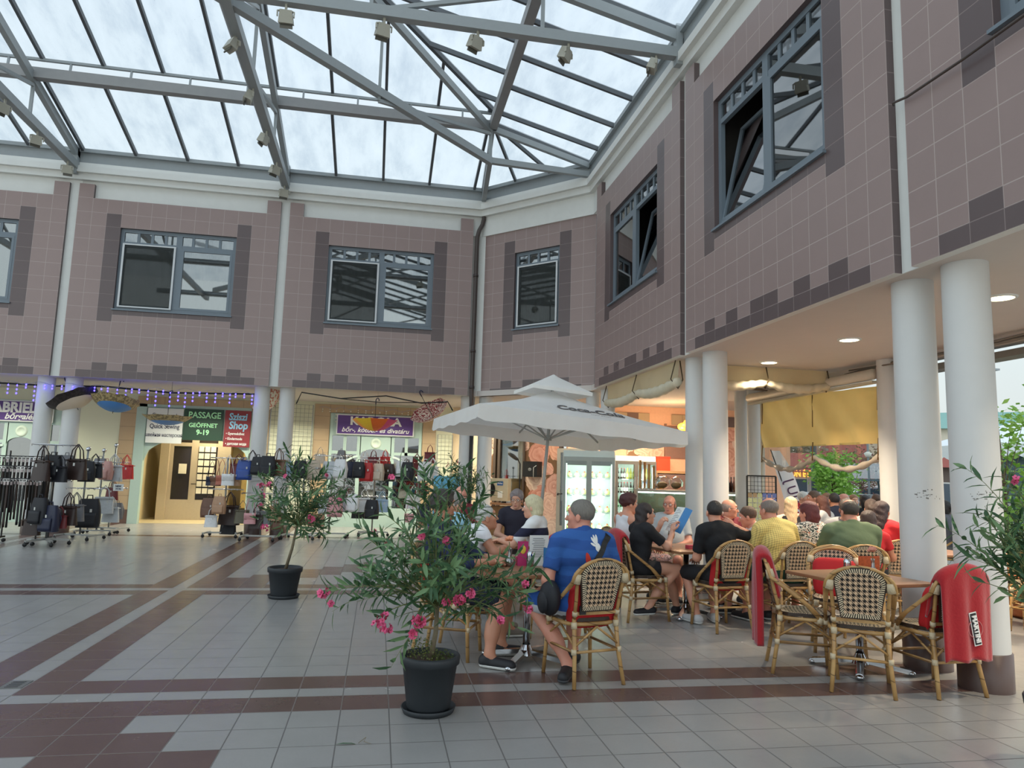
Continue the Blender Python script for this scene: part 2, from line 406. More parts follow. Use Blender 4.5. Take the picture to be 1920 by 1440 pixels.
# rooms behind the upper windows
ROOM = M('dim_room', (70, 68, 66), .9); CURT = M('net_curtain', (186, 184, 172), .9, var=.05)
def window(n_, P0, du, w, tilt=None, split=2, curtain=True, screen=None):
    """aluminium window in a wall opening: P0 lower left on the face"""
    d = Vector((du[0], du[1], 0)); ang = math.atan2(d.y, d.x); za, zb = zz(5.05), zz(11.1); H = zb-za
    root = bpy.data.objects.new('window_%d' % n_, None); COL.objects.link(root); root['kind'] = 'structure'
    root.location = (P0[0], P0[1], za); root.rotation_euler = (0, 0, ang)       # local x right, y into the building
    y = .1; fr = MB(); f_ = .075
    fr.b2(0, y-.03, 0, f_, y+.03, H); fr.b2(w-f_, y-.03, 0, w, y+.03, H); fr.b2(f_, y-.03, 0, w-f_, y+.03, f_); fr.b2(f_, y-.03, H-f_, w-f_, y+.03, H)
    tz = H-.30
    fr.b2(f_, y-.03, tz-.05, w-f_, y+.03, tz+.02)
    if split == 2: fr.b2(w/2-.06, y-.035, f_, w/2+.06, y+.03, H-f_)
    fr.build('window_frame', ALU, root)
    mu = MB(); nl = 4*split
    for i in range(1, nl):
        if i % 4 == 0: continue
        xx = f_+(w-2*f_)*i/nl; mu.b2(xx-.028, y-.02, tz+.02, xx+.028, y+.02, H-f_)
    mu.build('mullion', ALU, root)
    g = MB(); g.b2(f_, y-.004, tz+.02, w-f_, y+.004, H-f_); g.build('pane', GLASSW, root)
    for k in range(split):
        xa = f_ if k == 0 else w/2+.06; xb = (w/2-.06 if k == 0 and split == 2 else w-f_)
        sash = bpy.data.objects.new('sash', None); COL.objects.link(sash); sash.parent = root; sash.location = (xa, y, f_)
        sw, sh = xb-xa, tz-.05-f_; sb = MB(); c = .05
        sb.b2(0, -.035, 0, c, .02, sh); sb.b2(sw-c, -.035, 0, sw, .02, sh); sb.b2(c, -.035, 0, sw-c, .02, c); sb.b2(c, -.035, sh-c, sw-c, .02, sh)
        so = sb.build('sash_frame', ALU, sash)
        pb = MB(); pb.b2(c, -.012, c, sw-c, -.006, sh-c); pb.build('sash_pane', GLASSW, sash)
        if tilt == k: sash.rotation_euler = (-.21, 0, 0)
        if screen == k:
            qb = MB(); e2 = .03
            qb.b2(-.01, -.075, -.02, e2, -.05, sh+.02); qb.b2(sw-e2, -.075, -.02, sw+.01, -.05, sh+.02); qb.b2(e2, -.075, -.02, sw-e2, -.05, e2-.02); qb.b2(e2, -.075, sh-e2+.02, sw-e2, -.05, sh+.02)
            qb.build('fly_screen_frame', ALUW, root, loc=(xa, y, f_))
            qm = MB(); qm.b2(e2, -.064, 0, sw-e2, -.062, sh); qm.build('fly_screen', M('fly_screen', (52, 56, 54), .9, alpha=.42), root, loc=(xa, y, f_))
    si = MB(); si.b2(-.02, -.04, -.03, w+.02, .08, 0); si.build('window_sill', ALU, root)
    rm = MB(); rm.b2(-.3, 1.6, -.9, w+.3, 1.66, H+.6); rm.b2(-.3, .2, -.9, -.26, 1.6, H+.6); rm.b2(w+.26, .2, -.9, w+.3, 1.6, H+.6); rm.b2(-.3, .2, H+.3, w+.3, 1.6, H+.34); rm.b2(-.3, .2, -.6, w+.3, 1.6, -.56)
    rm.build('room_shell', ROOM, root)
    if curtain:
        cb = MB(); cb.grid(lambda u, v: (f_+(w-2*f_)*u, .3+.025*sin(u*w*42)+.012*sin(u*w*17+v), .02+(H-.05)*v), int(w*60), 2)
        cb.build('net_curtain', CURT, root)
    return root
window(1, (x3+3*T, YW), (1, 0), 8*T, screen=0)
window(2, (x3-BAYW+3*T, YW), (1, 0), 8*T, screen=0)
window(3, (x3-2*BAYW+3*T, YW), (1, 0), 8*T)
window(4, (q2[0]+s2*3*T, q2[1]-s2*3*T), (s2, -s2), 4*T, split=1, screen=0)
for k in range(4):
    window(5+k, (XW, ya-k*BAYW-3*T), (0, -1), 8*T, tilt=(1, 0, None, None)[k], curtain=(k > 1))
# ---------------------------------------------------------------- floor
def floor_lines(stripe0, step, cells, lo, hi, kf):
    """list of (a, b, kind) with kind 'g' tile, 'd' dark stripe, 'w' white half; repeats stripe group dark-white-dark"""
    out = []; 
    return out
XL = []; 
def seq(start, end_group, tile, dark, mid, n_tiles, groups_before, groups_after):
    """start = lower edge of one stripe group"""
    per = dark*2+mid+tile*n_tiles; out = []
    for g in range(-groups_before, groups_after+1):
        p = start+g*per
        out.append((p, p+dark, 'd')); out.append((p+dark, p+dark+mid, 'w')); out.append((p+dark+mid, p+2*dark+mid, 'd'))
        p += 2*dark+mid
        for i in range(n_tiles): out.append((p+i*tile, p+(i+1)*tile, 'g'))
    return out
xs = seq(-2.67, 0, .2955, .295, .155, 12, 4, 0)
p = xs[-1][1]
while p < 9.2: xs.append((p, p+.2955, 'g')); p += .2955
ys = seq(4.79, 0, .2925, .295, .175, 12, 2, 1)
p = ys[-1][1]
ys = [y_ for y_ in ys if y_[0] < 13.3]; p = ys[-1][1]
while p < 20.2: ys.append((p, p+.2925, 'g')); p += .2925
fb = MB(); px0 = -1.93
for (xa, xb, kx) in xs:
    for (ya_, yb, ky) in ys:
        dark = False
        xm, ym = (xa+xb)/2, (ya_+yb)/2
        if ky == 'd': dark = True
        if ky == 'g' and kx == 'd': dark = True
        if ky == 'w' and kx == 'd': dark = False
        if kx == 'w': dark = False if ky != 'd' else False
        if ky == 'd' and kx == 'w': dark = False
        if xm > 4.6 and kx == 'g': dark = False
        if 16.25 < ym < 16.5: dark = True
        if xm < -11.3 or ym < -2: dark = dark
        if kx == 'g' and ky == 'g' and px0-.01 < xm < 3.0:
            k = int((xm-px0)/.2955)
            if 9.83 < ym < 13.3:
                r = (ym-9.83)/.2925
                if k-1 <= r < k+2: dark = True
            if 1.0 < ym < 4.79:
                r = (4.79-ym)/.2925
                if k-1 <= r < k+2: dark = True
        fb.tilequad((xa, ya_, 0), (1, 0, 0), (0, 1, 0), xb-xa, yb-ya_, 1 if dark else 0)
struct(fb.build('floor', [FL_G, FL_B]))
# paving outside, court ground beyond
PAVE = M('outdoor_paving', (150, 146, 140), .7, var=.12, scale=3)
gb = MB(); gb.b2(9.2, -20, -.12, 90, 90, -.02); struct(gb.build('pavement', PAVE))
# ---------------------------------------------------------------- arcade ceiling and columns
cb = MB()
cb.prism([(-16, 16.43), (2.16, 16.43), (4.29, 14.3), (4.29, -3.6), (7.3, -3.6), (7.3, 13.6), (10.4, 13.6), (10.4, 19.9), (-16, 19.9)], ZS, ZS+.12)
struct(cb.build('ceiling', CEIL))
bb = MB(); bb.b2(7.15, -3.6, ZS-.09, 7.35, 13.6, ZS); struct(bb.build('trim_6', CEIL))
b = MB(); b.b2(7.18, -3.6, 3.02, 7.42, 8.75, 3.10); struct(b.build('trim_6', M('awning_case', (120, 116, 110), .5)))
for yy in (-2.5, .5, 3.5, 6.5): b = MB(); b.b2(7.26, yy, 3.10, 7.3, yy+.04, 3.12); struct(b.build('trim_6', STEEL))
eb = MB(); eb.b2(7.2, -3.6, ZS+.12, 7.5, 13.6, 7.4); struct(eb.build('wall_outer', PLASTER))
SKIRT = M('column_skirting', (84, 66, 62), .35)
def column(x_, y_, lab, r=.172, grp=None, h=ZS):
    o = thing('column', lab, 'column', (x_, y_, 0), group=grp)
    b = MB(); b.lathe([(r, .2), (r*.985, h*.6), (r*.97, h)], 40); b.build('shaft', COLM, o)
    b = MB(); b.lathe([(r+.012, 0), (r+.012, .27), (r, .275)], 40); b.build('skirting', SKIRT, o)
    if lab.startswith('thick'):
        b = MB()
        for i in range(14):
            a = 4.2+rnd.uniform(-.5, .45); z_ = 1.42+rnd.uniform(-.04, .04); L = rnd.uniform(.02, .06); r2 = r*.992
            b.quad((r2*cos(a), r2*sin(a), z_), (r2*cos(a+L/r), r2*sin(a+L/r), z_+rnd.uniform(-.01, .01)), (r2*cos(a+L/r), r2*sin(a+L/r), z_+.008), (r2*cos(a), r2*sin(a), z_+.006))
        b.build('scuff_mark', M('scuff', (120, 118, 112), .8), o)
    return o
for k, (s_, yy) in enumerate((('far', 5.44), ('near', 4.86))):
    column(4.56, yy, 'thick white round column %s' % ('just behind the empty café table, with a grey scuff at head height' if k == 0 else 'directly behind the chair with the lettered red blanket'))
for k, yy in enumerate((9.82, 9.24)):
    column(4.56, yy, ('round white column nearer the ice cream counter, left of its twin' if k == 0 else 'round white column beside the man in the black T-shirt, right of its twin'))
column(2.0, 16.72, 'white column left of the brown downpipe'); column(2.42, 16.62, 'white column right of the brown downpipe')
column(4.42, 14.62, 'white column at the far corner half hidden by the parasol top', r=.15); column(4.56, 14.02, 'white column at the far corner under the rolled canvas valance', r=.15)
column(x3-GAP/2-.27, YW+.36, 'white column just right of the passage, left one of the pair behind the bag stands'); column(x3-GAP/2+.27, YW+.36, 'white column just right of the passage, right one of the pair')
column(x3-BAYW-GAP/2-.27, YW+.36, 'white column between the purple gallery sign and its twin'); column(x3-BAYW-GAP/2+.27, YW+.36, 'white column at left behind the patterned open umbrella')
for k, yy in enumerate((9.0, 8.5)): column(7.1, yy, ('cream lit outer column carrying the end of the yellow curtain' if k == 0 else 'outer column half hidden behind the thick white column'), r=.16)
for k, yy in enumerate((13.2, 12.7)): column(7.1, yy, ('outer column beside the rose wallpaper' if k == 0 else 'outer column where the yellow curtain begins, behind the picture rack'), r=.16)
# ceiling lamps
LAMPE = M('lamp_disc', (255, 244, 210), .5, var=0, emit=(255, 236, 190), es=9)
def ceiling_lamp(x_, y_, lab):
    o = thing('ceiling_lamp', lab, 'lamp', (x_, y_, ZS))
    b = MB(); b.lathe([(.0, -.012), (.11, -.012), (.11, -.008)], 28); b.build('diffuser', LAMPE, o)
    b = MB(); b.lathe([(.11, -.004), (.112, -.016), (.135, -.012), (.14, 0)], 28); b.build('rim', WHITE, o)
ceiling_lamp(5.65, 5.62, 'round ceiling lamp beside the thick white column'); ceiling_lamp(5.65, 7.83, 'round ceiling lamp, middle of the row over the café tables'); ceiling_lamp(5.67, 9.73, 'round ceiling lamp nearest the yellow curtain')
# ---------------------------------------------------------------- roof
def bars(name, mat, items, label=None, cat=None, parent=None, struct_=True):
    b = MB()
    for a, c, w, h in items: b.bar(a, c, w, h)
    o = b.build(name, mat, parent)
    if struct_ and parent is None: struct(o)
    return o
ZE, ZP, WP = 8.24, 8.80, 2.2          # eave, purlin height, purlin inset
RISE = .16
xr0, xr1 = -10.9, 4.2
hipA = (2.13, YW); hipB = (4.2, 14.27)
node = (2.0, 14.1)
def low(px_, py_, w): return (px_, py_, ZE+(ZP-ZE)*w/WP)
# lower glass: back slope, corner slope, right slope; upper glass
UZ = .30; SL = (ZP-ZE)/WP
cx_, cy_ = -3.4, 4.0                    # middle of the court roof
def up(x_, y_):                          # height of the upper tier
    w = min(YW-y_, XW-x_, 13.0, y_+6.0+9, x_+14.5+2)
    return ZP+UZ+SL*(w-WP)
gl = MB()
gl.quad((-14, YW, ZE), (2.13, YW, ZE), (2.0, 14.1, ZP), (-14, 14.1, ZP))
gl.add([(2.13, YW, ZE), (4.2, 14.27, ZE), (2.0, 14.1, ZP)], [(0, 1, 2)])
gl.quad((4.2, 14.27, ZE), (4.2, -3.6, ZE), (2.0, -3.6, ZP), (2.0, 14.1, ZP))
struct(gl.build('roof_glass', ROOFSHEET))
gu = MB(); z1 = up(2.0, 14.1); Zr = lambda w: ZP+UZ+SL*(w-WP); RX, RY = -3.4, 8.5
gu.add([(-14, 14.2, Zr(2.14)), (2.1, 14.2, Zr(2.14)), (RX, 8.7, Zr(7.64)), (-14, 8.7, Zr(7.64))], [(0, 1, 2, 3)])
gu.add([(2.1, 14.2, Zr(2.14)), (2.1, -3.6, Zr(2.1)), (RX, -3.6, Zr(7.6)), (RX, 8.7, Zr(7.64))], [(0, 1, 2, 3)])
gu.add([(-14, 8.7, Zr(7.64)), (RX, 8.7, Zr(7.64)), (RX, -3.6, Zr(7.64)), (-14, -3.6, Zr(7.64))], [(0, 1, 2, 3)])
struct(gu.build('roof_glass', ROOFSHEET))
# glazing bars
gb_ = []
step = 1.07
for i in range(-9, 5):
    xx = -2.36+i*step
    if xx > 2.0: continue
    gb_.append(((xx, YW-.02, ZE-.03), (xx, 14.1, ZP-.03), .055, .09))
    w_end = 8.7 if xx < RX else 14.2-(2.1-xx) if True else 0
    yend = 8.7 if xx <= RX else 14.2-(2.1-xx)
    gb_.append(((xx, 14.2, Zr(2.14)-.04), (xx, yend, Zr(YW-yend)-.04), .055, .09))
for j in range(-4, 13):
    yy = 9.5+j*step-.0
    if yy > 14.0 or yy < -3.5: continue
    yy = 9.5+j*1.02 if j > 0 else yy
    gb_.append(((4.18, yy, ZE-.03), (2.0, yy, ZP-.03), .055, .09))
for j in range(-12, 6):
    yy = 9.5+j*1.04
    if yy < -3.5 or yy > 14.1: continue
    xend = RX if yy < 8.7 else 2.1-(14.2-yy)
    gb_.append(((2.1, yy, Zr(2.1)-.04), (xend, yy, Zr(4.2-xend)-.04), .055, .09))
# corner fan and hips
gb_ += [((2.13, YW, ZE-.03), (2.0, 14.1, ZP-.03), .06, .1), ((4.2, 14.27, ZE-.03), (2.0, 14.1, ZP-.03), .06, .1), ((2.1, 14.2, Zr(2.14)-.04), (RX, 8.7, Zr(7.64)-.04), .07, .11)]
for f_ in (.33, .66):
    e_ = (2.13+2.07*f_, YW-2.07*f_, ZE-.03); gb_.append((e_, (2.0, 14.1, ZP-.03), .05, .08))
bars('roof_glazing_bars', M('glazing_bar', (84, 88, 92), .5), gb_)
# purlins (ring beam) and the light rail above them
bars('roof_purlin', STEELB, [((-14, 14.1, ZP-.10), (2.06, 14.1, ZP-.10), .16, .20), ((2.0, 14.16, ZP-.10), (2.0, -3.6, ZP-.10), .16, .20)])
rl = [((-14, 14.14, Zr(2.1)-.06), (2.06, 14.14, Zr(2.1)-.06), .05, .05), ((2.04, 14.16, Zr(2.1)-.06), (2.04, -3.6, Zr(2.1)-.06), .05, .05)]
for i in range(-10, 5):
    xx = -1.85+i*step
    if xx < 2.0: rl.append(((xx, 14.12, ZP), (xx, 14.14, Zr(2.1)-.06), .035, .035))
for i in range(0, 16): rl.append(((2.02, 13.6-i*1.04, ZP), (2.04, 13.6-i*1.04, Zr(2.1)-.06), .035, .035))
bars('roof_rail', STEEL, rl)
# trusses
def truss(name, a, dirv, L, lab):
    """from eave point a=(x,y) along plan direction dirv, length L; top chord rises, bottom chord level"""
    d = Vector((dirv[0], dirv[1], 0)); A = Vector((a[0], a[1], 0)); it = []
    zb = 7.84
    P = lambda s, z_: tuple(A+d*s+Vector((0, 0, z_)))
    top = lambda s: 8.1+s*.238
    it.append((P(-.02, 8.1), P(L, top(L)), .10, .16)); it.append((P(-.02, zb), P(L, zb), .13, .16))
    o = struct(bars(name, STEEL, it)); web = []
    web.append((P(2.15, zb), P(2.15, top(2.15)), .05, .05)); web.append((P(2.15, top(2.15)-.1), P(4.6, zb), .06, .06))
    web.append((P(4.6, zb), P(4.6, top(4.6)), .05, .05)); web.append((P(4.6, top(4.6)-.1), P(7.0, zb), .06, .06)); web.append((P(7.0, zb), P(7.0, top(7.0)), .05, .05))
    web.append((P(.05, 7.65), P(.05, 8.3), .1, .12))
    bars(name+'_web', STEEL, web)
    pb = MB(); pb.tube([P(-.05, zb-.02), P(L, zb-.02)], .035, 8); pb2 = pb.build('conduit', GAL, None, loc=(d.y*.09, -d.x*.09, 0)); struct(pb2)
for k in range(3): truss('roof_truss', (x3-GAP/2-k*BAYW, YW-.02), (0, -1), 12.0, '')
for k in range(1, 4): truss('roof_truss', (XW-.02, ya-k*BAYW+GAP/2), (-1, 0), 12.5, '')
# corner truss: runs diagonally, forks to the two corners of the chamfer
n2 = Vector((1.96, 14.06, 0)); dg = Vector((-s2, -s2, 0)); nb = Vector((1.96, 14.06, 7.93))
it = [((1.96, 14.06, ZP-.2), tuple(n2+dg*7.5+Vector((0, 0, ZP-.2+7.5*.238*1.1))), .09, .14), (tuple(nb), tuple(n2+dg*11.5+Vector((0, 0, 7.80))), .12, .15),
      (tuple(nb), (2.15, YW-.1, 7.95), .1, .12), (tuple(nb), (4.15, 14.27, 7.95), .1, .12), ((2.0, 14.1, ZP-.15), (2.15, YW-.05, 8.15), .09, .12), ((2.0, 14.1, ZP-.15), (4.15, 14.27, 8.15), .09, .12),
      (tuple(nb), (1.96, 14.06, ZP-.2), .07, .07), (tuple(n2+dg*3.2+Vector((0, 0, 7.75))), (1.96, 14.06, ZP-.28), .06, .06), (tuple(n2+dg*3.2+Vector((0, 0, 7.75))), tuple(n2+dg*3.2+Vector((0, 0, 9.3))), .05, .05)]
bars('roof_truss', STEEL, it)
# spotlights under the trusses
def floodlight_proto():
    o = thing('floodlight', 'x', 'lamp', (0, 0, 0))
    body = M('floodlight_body', (170, 168, 155), .5)
    b = MB(); b.box((0, 0, -.16), (.2, .13, .17), taper=.8, xf=Matrix.Rotation(.35, 4, 'X')); b.build('housing', body, o)
    b = MB(); b.box((0, -.0, -.25), (.17, .02, .1), xf=Matrix.Rotation(.35, 4, 'X') @ Matrix.Translation((0, .02, 0))); b.build('lens', M('floodlight_lens', (92, 92, 84), .2), o)
    b = MB(); b.bar((0, 0, .0), (0, 0, -.1), .03, .03); b.bar((-.1, 0, -.1), (.1, 0, -.1), .03, .015); b.bar((-.11, 0, -.1), (-.11, 0, -.18), .015, .03); b.bar((.11, 0, -.1), (.11, 0, -.18), .015, .03); b.build('bracket', body, o)
    return o
fl0 = floodlight_proto(); spots = []
trn = {'a': 'the truss left of the gallery sign', 'b': 'the truss above the passage', 'c': 'the nearest cross truss'}
for j, yy in enumerate((16.1, 14.85, 13.45, 11.92, 10.45)): spots.append((x3-GAP/2-.02, yy, .3+.5*j, 'small spotlight under the truss over the passage columns, %s' % ('by the wall cornice', 'second out from the wall', 'third out from the wall', 'fourth out from the wall', 'fifth out, near the top edge')[j]))
for j, yy in enumerate((15.9, 14.53, 13.31)): spots.append((x3-GAP/2-BAYW, yy, .2+.4*j, 'small grey spotlight under the leftmost roof truss, %s' % ('at its foot by the cornice', 'a step out from the wall', 'furthest out at the picture edge')[j]))
for j, xx in enumerate((3.78, 2.43, 1.09, -.23, -1.55)): spots.append((xx, ya-BAYW+GAP/2+.0, 1.2-.3*j, 'small spotlight under the near cross truss, %s' % ('closest to the tiled wall', 'second from the tiled wall', 'third from the tiled wall', 'fourth from the tiled wall', 'furthest from the tiled wall')[j]))
for i, (x_, y_, a, lab) in enumerate(spots):
    if i == 0: fl0.location = (x_, y_, 7.76); fl0.rotation_euler = (0, 0, a); fl0['label'] = lab; fl0['group'] = 'spotlights on the trusses'
    else: dup(fl0, (x_, y_, 7.76), a, lab, 'spotlights on the trusses')
# downpipe at the corner
o = thing('downpipe', 'brown rain downpipe with an S bend running down the inner corner of the tiled walls', 'pipe', (2.08, YW+.02, 0))
b = MB(); b.tube([(.1, -.02, 7.75), (.1, -.02, 7.5), (.07, -.02, 7.36), (.0, -.02, 7.22), (-.04, -.02, 7.05), (-.045, -.02, 6.8), (-.045, -.02, 3.3), (-.03, .02, 2.9), (0, .1, 2.72)], .05, 12); b.build('pipe', PIPE, o)
for z_ in (6.1, 4.3, 3.45):
    b = MB(); b.lathe([(.052, -.03), (.062, -.03), (.062, .03), (.052, .03)], 14, (-.045, -.02, z_)); b.build('pipe_clamp', M('clamp', (60, 50, 48), .4), o)
b = MB(); b.tube([(0, .1, 2.75), (0, .1, .0)], .042, 12); b.build('lower_pipe', BLACK, o)
b = MB(); b.tube([(.05, YW-.12, 0), (.051, YW-.12, .001)], .001, 4)
# cable across the right wall
o = MB(); o.tube([(4.19, 5.12, 4.72), (4.16, 5.09, 4.72), (4.15, 4.92, 4.68), (4.13, 4.33, 4.65), (4.12, 3.79, 4.65), (4.12, 3.15, 4.63)], .012, 6); o = tag(o.build('cable', PIPE), 'thin dark cable stretched across the tiles of the right wall', 'cable')
# ================================================================ SHOPS behind the arcade (wall plane y = YS)
YS = 19.6
CREAM = M('cream_wall', (222, 222, 196), .85, var=.03, scale=3)
SAND = tile_mat('sand_tile', (182, 156, 122), (150, 130, 105), .006, .45, .08)
BRN = tile_mat('brown_base_tile', (104, 78, 68), (120, 96, 84), .006, .4, .08)
MINT = M('mint_frame', (176, 198, 188), .45, var=.03)
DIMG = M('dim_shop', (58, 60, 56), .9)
wb = MB()
def wallseg(x0, x1, z0=0, z1=ZS, th=.2): wb.b2(x0, YS, z0, x1, YS+th, z1)
wallseg(-16, -9.6); wallseg(-7.75, -6.05); wallseg(-9.6, -7.75, 2.95); wallseg(-6.05, -3.2, 3.02); wallseg(-3.2, -1.3); wallseg(-1.3, 1.12, 2.96); wallseg(1.12, 1.98)
struct(wb.build('wall_shops', CREAM))
def pilaster(x0, x1, z0, z1, name='trim_7'):
    b = MB(); n = max(1, round((z1-z0)/.33)); w = max(1, round((x1-x0)/.33))
    for i in range(w):
        for j in range(n):
            b.tilequad((x0+(x1-x0)*i/w, YS-.04, z0+(z1-z0)*j/n), (1, 0, 0), (0, 0, 1), (x1-x0)/w, (z1-z0)/n, 1 if z0+(z1-z0)*j/n < .3 else 0)
    b.tilequad((x0, YS, z0), (0, -1, 0), (0, 0, 1), .04, z1-z0, 0); b.tilequad((x1, YS-.04, z0), (0, 1, 0), (0, 0, 1), .04, z1-z0, 0)
    b.tilequad((x0, YS-.04, z1), (1, 0, 0), (0, 1, 0), x1-x0, .04, 0)
    return struct(b.build(name, [SAND, BRN]))
pilaster(-6.45, -6.08, 0, 3.1); pilaster(-3.2, -2.85, 0, 3.1); pilaster(-6.08, -3.2, 3.0, 3.2)
pilaster(-1.72, -1.32, 0, 3.2); pilaster(1.14, 1.5, 0, 3.2); pilaster(-1.32, 1.14, 2.98, 3.2)
# ---- passage entrance
pas = bpy.data.objects.new('door_1', None); COL.objects.link(pas); struct(pas); pas.location = (0, YS, 0)
b = MB(); b.b2(-6.08, -.06, 0, -5.84, .1, 3.0); b.b2(-3.3, -.06, 0, -3.2, .1, 3.0); b.b2(-6.08, -.06, 2.93, -3.2, .1, 3.0); b.build('door_frame', MINT, pas)
def arch_panel(x0, x1, zbase, zcrown, ztop, mat, parent, name, y=-.03, th=.06, n=24):
    b = MB(); P = []
    for i in range(n+1):
        u = i/n; x_ = x0+(x1-x0)*u; P.append((x_, zbase+(zcrown-zbase)*math.sqrt(max(0, 1-(2*u-1)**2))**.9))
    for i in range(n):
        (xa, za), (xb, zb) = P[i], P[i+1]
        for yy in (y, y+th): b.quad((xa, yy, za), (xb, yy, zb), (xb, yy, ztop), (xa, yy, ztop))
        b.quad((xa, y, za), (xa, y+th, za), (xb, y+th, zb), (xb, y, zb))
    return b.build(name, mat, parent)
arch_panel(-5.84, -3.3, 1.55, 2.18, 2.95, MINT, pas, 'arch_panel')
b = MB(); b.b2(-6.2, 3.4, 0, -2.0, 3.5, 3.2); b.b2(-6.3, .2, 0, -6.2, 3.5, 3.2); b.b2(-2.0, .2, 0, -1.9, 3.5, 3.2); b.b2(-6.2, .2, 3.15, -2.0, 3.5, 3.2); b.build('passage_walls', M('passage_wall', (206, 190, 150), .8), pas)
b = MB(); b.b2(-6.2, .2, -.01, -2.0, 3.5, .005); b.build('passage_floor', M('passage_floor', (190, 176, 140), .4), pas)
area('passage_light', (-4.4, YS+1.0, 3.05), .9, 75, (1, .86, .6), size_y=.4)
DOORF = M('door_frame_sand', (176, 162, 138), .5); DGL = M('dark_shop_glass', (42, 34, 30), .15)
b = MB()
for xa, xb in ((-5.62, -4.98), (-4.98, -4.3)):
    b.b2(xa, 1.5, 0, xa+.09, 1.56, 2.6); b.b2(xb-.09, 1.5, 0, xb, 1.56, 2.6); b.b2(xa+.09, 1.505, 0, xb-.09, 1.555, .55); b.b2(xa+.09, 1.505, 2.0, xb-.09, 1.555, 2.1); b.b2(xa+.09, 1.505, 2.5, xb-.09, 1.555, 2.6)
b.b2(-4.3, 1.3, 0, -4.0, 1.6, 3.15); b.b2(-5.84, 1.4, 0, -5.62, 1.6, 3.15)
b.build('inner_door', DOORF, pas)
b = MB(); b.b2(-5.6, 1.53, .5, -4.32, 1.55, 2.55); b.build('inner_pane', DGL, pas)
b = MB()
for i in range(3):
    for j in range(7): b.b2(-4.87+i*.155, 1.47, .72+j*.19, -4.74+i*.155, 1.49, .87+j*.19)
b.b2(-5.36, 1.47, 1.25, -5.16, 1.49, 1.52); b.build('paper_notices', M('paper', (225, 218, 196), .8), pas)
b = MB(); b.tube([(-4.99, 1.42, .98), (-4.86, 1.42, .98)], .012, 6); b.tube([(-4.99, 1.42, .98), (-4.99, 1.52, .98)], .012, 6); b.build('door_handle', BLACK, pas)
b = MB()
for i in range(5): b.b2(-3.72, 1.6, .35+i*.42, -2.3, 1.66, .74+i*.42)
b.build('wooden_shutter', M('shutter_yellow', (186, 160, 96), .6), pas)
# signs on the passage
def sign(name, lab, x0, x1, z0, z1, mat, y=YS-.1, border=None):
    o = thing(name, lab, 'sign', ((x0+x1)/2, y, (z0+z1)/2))
    w, h = x1-x0, z1-z0
    if border:
        b = MB(); b.b2(-w/2-.03, .0, -h/2-.03, w/2+.03, .02, h/2+.03); b.build('sign_border', border, o)
    b = MB(); b.b2(-w/2, -.015, -h/2, w/2, .005, h/2); b.build('sign_board', mat, o)
    return o
PURP = M('sign_purple', (86, 52, 128), .45, var=.02); GRN = M('sign_green', (34, 66, 48), .5, var=.02); RED_S = M('sign_red', (138, 44, 50), .5, var=.02)
SW = M('sign_white', (232, 234, 230), .5, var=.01); TXW = M('text_white', (240, 240, 236), .6, var=0); TXD = M('text_dark', (56, 62, 84), .6, var=0); TXG = M('text_mint', (176, 240, 186), .5, var=0); TXB = M('text_light_blue', (150, 205, 235), .5, var=0)
o = sign('shop_sign', 'white quick sewing sign, leftmost over the arched passage', -5.80, -4.95, 2.02, 2.9, SW)
text('Gyorsvarroda', .15, TXD, o, loc=(0, -.02, .26), sx=.75); text('Quick Sewing', .16, TXD, o, loc=(0, -.02, -.02), sx=.8, bold=.01); text('швейная мастерская', .13, TXD, o, loc=(0, -.02, -.24), sx=.66)
o = sign('shop_sign', 'dark green sign with mint lettering over the arched passage', -4.93, -3.98, 2.12, 2.92, GRN)
text('PASSAGE', .22, TXG, o, loc=(.02, -.02, .24), sx=.9, bold=.02); text('GEÖFFNET', .15, TXG, o, loc=(0, -.02, -.02), sx=.95, bold=.02); text('9-19', .18, TXG, o, loc=(0, -.02, -.2), sx=.95, bold=.03)
o = sign('shop_sign', 'red sign with pale blue lettering for a children clothes shop', -3.94, -3.3, 1.98, 2.92, RED_S)
text('Sziszi', .25, TXB, o, loc=(0, -.02, .3), shear=.1, bold=.03, sx=.85); text('Shop', .27, TXB, o, loc=(.02, -.02, .08), shear=.1, bold=.03, sx=.85)
for i, s_ in enumerate(('• Gyermekdivat', '• Kindermode', '• детская мода')): text(s_, .095, TXW, o, loc=(-.27, -.02, -.13-i*.13), bold=.02, sx=.75, align='LEFT')
o = sign('shop_sign', 'purple sign with white serif capitals half covered by the rainbow umbrella', -1.11, .87, 2.44, 2.92, PURP, border=SW)
text('KAROLA', .3, TXW, o, loc=(0, -.02, .09), bold=.035, sx=1.15); text('bőr-, kötött- és divatáru', .17, TXW, o, loc=(0, -.02, -.14), shear=.3, bold=.015, sx=1.05)
o = sign('shop_sign', 'purple sign with big white capitals at the left picture edge', -10.0, -8.0, 2.46, 2.92, PURP, border=SW)
text('GABRIELLA', .34, TXW, o, loc=(.22, -.02, .07), bold=.04, sx=.92); text('bőrgaléria', .2, TXW, o, loc=(.36, -.02, -.14), shear=.3, bold=.02)
